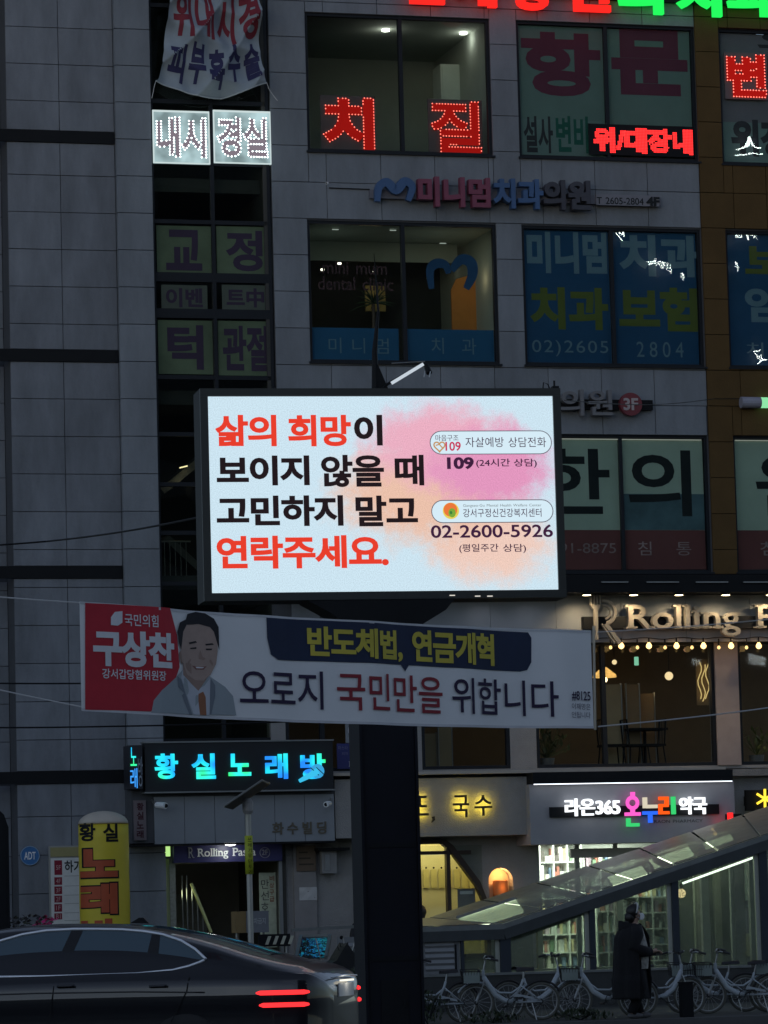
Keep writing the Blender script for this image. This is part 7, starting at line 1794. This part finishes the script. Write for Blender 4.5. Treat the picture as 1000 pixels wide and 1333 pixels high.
for i, (px_, dy, yaw, flip, lb) in enumerate(specs):
    o = bk0 if i == 0 else copy_tree(bk0)
    x_, _ = FA.at(px_, 1300, YB + dy)
    o.matrix_world = FA.M @ Matrix.Translation((x_, YB + dy, .13)) @ Matrix.Rotation(R(yaw) + (0 if flip == -1 else PI), 4, 'Z') @ Matrix.Rotation(R(random.uniform(1, 6)), 4, 'X') @ Matrix.Scale(.87, 4)
    o['label'] = lb
# covered scooter with mirrors left of the pillar
x_, _ = FA.at(437, 1250, -6.2)
t = thing('parked_scooter', 'black covered scooter with thin mirror stalks between the car and the pillar', 'scooter', FA, (x_, -6.2, .13)); ox = x_
b = MB(); cov = [(-.62, .12), (-.60, .55), (-.52, .66), (-.3, .74), (-.05, .86), (.12, 1.12), (.2, 1.0), (.34, .86), (.55, .70), (.66, .45), (.66, .12)]
b.prism([(ox + a, .13 + c) for a, c in cov], -6.45, -5.98); body = part('cover', b, mat('black_cover', (.006, .007, .009), .5, bump=.6, bscale=9), t)
for dx, hx in ((-.25, -.33), (.14, .1), (.2, .3)): b = MB(); b.tube([(ox + dx, -6.3, 1.0), (ox + hx, -6.3, 1.33)], .009, 5); part('mirror_stalk', b, 'steel', t)
b = MB(); b.ball((ox + .34, -6.3, 1.28), .06, 10, 7, (1, .4, 1)); b.ball((ox + .1, -6.2, 1.33), .03, 8, 6); part('mirror', b, 'black', t, True)
b = MB()
for k in range(10): b.tube([(ox + .1 + .02 * k, -6.25, 1.0), (ox + .02 + .04 * k, -6.25 + .03 * math.sin(k * 3), 1.2 + .06 * math.sin(k * 2))], .006, 4)
part('cables', b, 'black', t)
for xx in (-.48, .5): b = MB(); b.ring((ox + xx, -6.2, .13 + .22), .17, .05, 'Y', 24, 8); part('wheel', b, 'black', t, True)
# shrubs in the dark strip at the foot of the pillar
def shrub(px, py_top, d, w_, label, n=220):
    x_ = FA.at(px, 1300, d)[0]; zt = FA.at(px, py_top, d)[1]; t = thing('small_shrub', label, 'plant', FA, (x_, d, .13)); b = MB()
    for k in range(6): a = random.uniform(0, 6.28); b.tube([(x_, d, .13), (x_ + math.cos(a) * w_ * .5, d + math.sin(a) * w_ * .3, .13 + (zt - .13) * .7)], .008, 4)
    part('stem', b, 'black', t); b = MB()
    for i in range(n):
        a = random.uniform(0, 6.28); q_ = random.random() ** .5; hh = random.uniform(.1, 1)
        p = Vector((x_ + math.cos(a) * w_ * q_ * math.sin(PI * (.15 + .8 * hh)), d + math.sin(a) * w_ * .6 * q_, .13 + (zt - .13) * hh)); s_ = random.uniform(.02, .045)
        q = Matrix.Rotation(random.uniform(0, 6), 3, 'Z') @ Matrix.Rotation(random.uniform(-1.3, 1.3), 3, 'X'); b.add([p + q @ Vector(v) for v in ((0, 0, -s_), (s_ * .5, 0, 0), (0, 0, s_ * 1.3), (-s_ * .5, 0, 0))], [(0, 1, 2, 3)])
    part('leaves', b, mat('dark_leaf', (.03, .045, .02), .6, var=.4, scale=20), t)
shrub(462, 1262, -12.2, .22, 'dark shrub between the car tail and the pillar')
shrub(556, 1290, -11.3, .3, 'low dark shrub at the right foot of the pillar'); shrub(640, 1318, -11.6, .5, 'low planting under the first white bicycle'); shrub(755, 1314, -11.6, .5, 'low dark planting left of the woman in the long coat')
b = MB(); r = FA.rect(886, 1280, 900, 1340, -12.0); t = thing('black_bollard', 'black rectangular bollard in front of a bicycle wheel right of the woman', 'bollard', FA, (r[0], -12.0, .13))
b.box(r[0], r[1], -12.1, -11.95, .13, r[3]); part('post', b, 'black', t); b = MB(); b.box(r[0] - .01, r[1] + .01, -12.11, -11.94, r[3] + .001, r[3] + .02); part('cap', b, 'black', t)

# ================================================================== PEOPLE
def skin_body(name, joints, bones, m, parent, sub=2, root=0):
    """one continuous skinned surface over joint positions with a radius each"""
    org = ORG[root_of(parent).name]; me = bpy.data.meshes.new(name); names = list(joints)
    me.from_pydata([tuple(Vector(joints[n][:3]) - Vector(org)) for n in names], [(names.index(a), names.index(b_)) for a, b_ in bones], [])
    o = bpy.data.objects.new(name, me); COL.objects.link(o); o.parent = parent
    sk = o.modifiers.new('skin', 'SKIN'); sk.use_smooth_shade = True
    sv = me.skin_vertices[0].data if me.skin_vertices else None
    if sv is None:
        bm = bmesh.new(); bm.from_mesh(me); bm.verts.layers.skin.verify(); bm.to_mesh(me); bm.free(); sv = me.skin_vertices[0].data
    for i, n in enumerate(names): r_ = joints[n][3]; sv[i].radius = (r_, joints[n][4] if len(joints[n]) > 4 else r_); sv[i].use_root = (i == root)
    o.modifiers.new('smooth', 'SUBSURF').levels = sub; o.modifiers['smooth'].render_levels = sub
    me.materials.append(m); return o
YP = -12.2
xw = FA.at(828, 1320, YP)[0]
gz = .13
WM = thing('person', 'woman in a long open black coat with white mask and headband walking to the right', 'person', FA, (xw, YP, gz))
def L(x, y, z): return (xw + x, YP + y, gz + z)
sk_m = mat('skin', (.42, .28, .21), .6, var=.05)
J = {}
def j(n, x, y, z, r_, r2=None): J[n] = L(x, y, z) + (r_,) + ((r2,) if r2 else ())
j('pelvis', 0, 0, .90, .13, .11); j('waist', 0, 0, 1.05, .115, .1); j('chest', .01, 0, 1.22, .14, .12); j('neckb', .02, 0, 1.38, .07); j('neck', .03, 0, 1.43, .048); j('skull0', .045, 0, 1.49, .075, .065); j('skull1', .05, 0, 1.555, .092, .08); j('skull2', .04, 0, 1.61, .07, .062)
for s_, n_ in ((-1, 'n'), (1, 'f')):
    j('hip' + n_, 0, .085 * s_, .86, .09); j('knee' + n_, .05 * -s_ + .02, .09 * s_, .47, .06); j('ankle' + n_, -.10 * s_ * -1 - .0, .09 * s_, .09, .036); j('toe' + n_, -.10 * s_ * -1 + .13, .09 * s_, .035, .03)
    j('sh' + n_, .01, .17 * s_, 1.33, .055); j('el' + n_, -.07, .24 * s_, 1.07, .042); j('wr' + n_, .20, .20 * s_, .99, .026); j('hand' + n_, .275, .19 * s_, 1.0, .033, .018)
BN_ = [('pelvis', 'waist'), ('waist', 'chest'), ('chest', 'neckb'), ('neckb', 'neck'), ('neck', 'skull0'), ('skull0', 'skull1'), ('skull1', 'skull2')]
for n_ in 'nf': BN_ += [('pelvis', 'hip' + n_), ('hip' + n_, 'knee' + n_), ('knee' + n_, 'ankle' + n_), ('ankle' + n_, 'toe' + n_), ('chest', 'sh' + n_), ('sh' + n_, 'el' + n_), ('el' + n_, 'wr' + n_), ('wr' + n_, 'hand' + n_)]
for s_, n_ in ((-1, 'n'), (1, 'f')):
    for k, (dy, ln) in enumerate(((-.024, .062), (-.008, .072), (.009, .068), (.025, .052))):
        a = 'fa%s%d' % (n_, k); c = 'fb%s%d' % (n_, k)
        J[a] = L(.315, .19 * s_ + dy, 1.0) + (.0085,); J[c] = L(.315 + ln * .7, .19 * s_ + dy, .985) + (.0078,); J[c + 'x'] = L(.315 + ln * .85, .19 * s_ + dy, .955) + (.0065,)
        BN_ += [('hand' + n_, a), (a, c), (c, c + 'x')]
    J['th' + n_] = L(.27, .19 * s_ - .038 * s_, 1.03) + (.0095,); J['tt' + n_] = L(.315, .19 * s_ - .045 * s_, 1.03) + (.0075,); BN_ += [('hand' + n_, 'th' + n_), ('th' + n_, 'tt' + n_)]
skin_body('body', J, BN_, sk_m, WM)
blk_c = mat('black_wool', (.006, .006, .008), .9, bump=.4, bscale=30)
# coat: long shell open at the front (+x side, towards the camera)
def coat(u, v):
    a = R(44) + u * R(360 - 88) ; a = a + R(44)   # opening faces right and slightly to the camera
    z = .30 + 1.10 * v
    rx_ = .275 + .02 * math.sin(v * 3) if v < .3 else .275 - .05 * (v - .3); ry_ = .285
    if v > .8: k = (v - .8) / .2; rx_ *= 1 - .52 * k ** 1.6; ry_ *= 1 - .52 * k ** 1.8
    f_ = 1 + (.05 * math.sin(a * 7 + v * 2) + .03 * math.sin(a * 13 - 2 * v)) * (1 - v * .7)
    return Vector(L(-.01 - .03 * (1 - v) + rx_ * math.cos(a) * f_, ry_ * -math.sin(a) * f_ * (.9 if v > .3 else .9 + .1 * (1 - v)), z))
b = MB(); b.grid(coat, 56, 26); b.grid(lambda u, v: coat(u, v) * 1.0 + Vector((.012 * (1 if False else 0), 0, 0)), 1, 1)
ct = part('coat', b, blk_c, WM, True); sm_ = ct.modifiers.new('thick', 'SOLIDIFY'); sm_.thickness = .018
for s_ in (-1, 1):
    b = MB(); b.tube([L(0, .15 * s_, 1.35), L(-.02, .215 * s_, 1.25), L(-.08, .25 * s_, 1.07), L(.06, .235 * s_, 1.0), L(.19, .205 * s_, .985)], [.09, .105, .098, .085, .068], 14); part('sleeve', b, blk_c, WM, True)
b = MB(); b.grid(lambda u, v: Vector(L(-.10 + .13 * math.cos(u * 2 * PI) * (1 - .25 * v) - .02 * v, .15 * math.sin(u * 2 * PI) * (1 - .2 * v), 1.33 + .10 * v + .03 * math.cos(u * 2 * PI) * -1)), 20, 6); b.ball(L(-.12, 0, 1.33), .12, 14, 9, (.9, 1.1, .7)); part('hood', b, blk_c, WM, True)
b = MB()
b.grid(lambda u, v: Vector(L(.035 + (.165 + .02 * math.sin(v * 5)) * (1 - .35 * v ** 4) * math.cos((u - .5) * 2.0 - .5), .19 * (1 - .4 * v ** 4) * math.sin((u - .5) * 2.0 - .5), .74 + .64 * v)) if True else None, 14, 16)
part('shirt', b, mat('printed_pale_shirt', (.34, .33, .3), .85, var=.7, scale=14), WM, True)
for s_, n_ in ((-1, 'n'), (1, 'f')):
    b = MB(); P = [Vector(J[k][:3]) for k in ('hip' + n_, 'knee' + n_, 'ankle' + n_)]; b.tube(P, [.105, .085, .07], 12); part('trouser_leg', b, blk_c, WM, True)
    b = MB(); A = Vector(J['ankle' + n_][:3]); b.ball(A + Vector((.055, 0, -.035)), .06, 14, 8, (2.1, .8, .75)); part('shoe', b, mat('grey_shoe', (.1, .1, .105), .6), WM, True)
hb_ = mat('black_hair', (.008, .007, .007), .45)
b = MB(); b.ball(L(.018, 0, 1.585), .118, 18, 12, (1.0, .92, .98)); b.v = [(x if (x - xw) < .06 or (z - gz) > 1.615 else xw + .045, y, z) for x, y, z in b.v]; b.ball(L(-.045, 0, 1.50), .085, 14, 9, (.9, 1.0, 1.1)); b.ball(L(-.065, 0, 1.43), .05, 12, 8); part('hair', b, hb_, WM, True)
b = MB(); b.ring(L(.022, 0, 1.60), .112, .011, 'X', 26, 6, (-.3, PI + .3)); b.v = [(x + ((z - gz) - 1.60) * .28 + .008, y, z) for x, y, z in b.v]; part('headband', b, mat('pale_headband', (.6, .6, .58), .6), WM, True)
b = MB(); b.grid(lambda u, v: Vector(L(.05 + (.105 + .025 * math.sin(PI * v)) * math.cos((u - .5) * 2.6), .094 * math.sin((u - .5) * 2.6), 1.462 + .10 * v)), 12, 8); part('mask', b, mat('white_mask', (.78, .8, .8), .8), WM, True)
for y_ in (-.078, .078): b = MB(); b.tube([L(.09, y_, 1.55), L(.03, y_ * 1.06, 1.545), L(.0, y_ * 1.05, 1.52), L(.085, y_, 1.49)], .0025, 4); part('mask_loop', b, mat('white_mask', (.78, .8, .8), .8), WM)
for y_ in (-.03, .03): b = MB(); b.ball(L(.128, y_, 1.578), .011, 10, 7); part('eye', b, mat('eye_dark', (.02, .015, .012), .2), WM, True)
for y_ in (-.088, .088): b = MB(); b.ball(L(.028, y_, 1.535), .02, 10, 7, (.8, .35, 1.3)); part('ear', b, sk_m, WM, True)
b = MB(); b.ball(L(.146, 0, 1.548), .014, 10, 7, (.9, .8, 1.3)); part('nose', b, sk_m, WM, True)
t = thing('small_handbag', 'small dark bag held in both hands at the waist of the woman', 'bag', FA, L(.33, 0, .93))
b = MB(); b.cbox(L(.33, 0, .955), (.10, .34, .05)); part('bag_body', b, mat('dark_bag', (.06, .055, .05), .6), t)
b = MB(); b.cbox(L(.33, 0, .985), (.085, .32, .008)); part('bag_flap', b, mat('dark_bag2', (.09, .085, .08), .6), t)
for o_ in (WM, t):
    k_ = ORG[o_.name]; o_.matrix_world = FA.M @ Matrix.Translation((xw + (k_[0] - xw) * .93, YP, gz + (k_[2] - gz) * .93)) @ Matrix.Scale(.93, 4)
# two customers seen as dark shapes at the noodle window
def diner(px, py, d, label, sc=1.0):
    x_, z_ = FA.at(px, py, d); t = thing('person', label, 'person', FA, (x_, d, .3)); J2 = {}
    def q(n, x, y, z, r_, r2=None): J2[n] = (x_ + x * sc, d + y, z_ + z * sc, r_ * sc) + ((r2 * sc,) if r2 else ())
    q('pel', 0, 0, -.78, .16); q('wa', 0, 0, -.6, .15); q('ch', 0, 0, -.40, .17, .13); q('nk', .01, 0, -.24, .06); q('h0', .02, 0, -.17, .08); q('h1', .02, 0, -.10, .098); q('h2', .02, 0, -.05, .075)
    for s_ in (-1, 1): q('s%d' % s_, s_ * .18, 0, -.32, .065); q('e%d' % s_, s_ * .24, -.06, -.55, .05); q('w%d' % s_, s_ * .14, -.26, -.6, .035); q('t%d' % s_, s_ * .1, -.3, -.78, .09); q('k%d' % s_, s_ * .1, -.35, -1.1, .07)
    B2 = [('pel', 'wa'), ('wa', 'ch'), ('ch', 'nk'), ('nk', 'h0'), ('h0', 'h1'), ('h1', 'h2')]
    for s_ in (-1, 1): B2 += [('ch', 's%d' % s_), ('s%d' % s_, 'e%d' % s_), ('e%d' % s_, 'w%d' % s_), ('pel', 't%d' % s_), ('t%d' % s_, 'k%d' % s_)]
    skin_body('body', J2, B2, mat('dark_clothes', (.02, .02, .025), .8), t); b = MB(); b.ball((x_ + .01 * sc, d + .02, z_ - .08 * sc), .115 * sc, 14, 9); part('hair', b, hb_, t, True)
diner(545, 1180, -.9, 'dark haired customer seen low at the lit noodle window right of the pillar', 1.1)
diner(476, 1178, -.9, 'customer silhouette at the lit noodle window left of the pillar', 1.1)
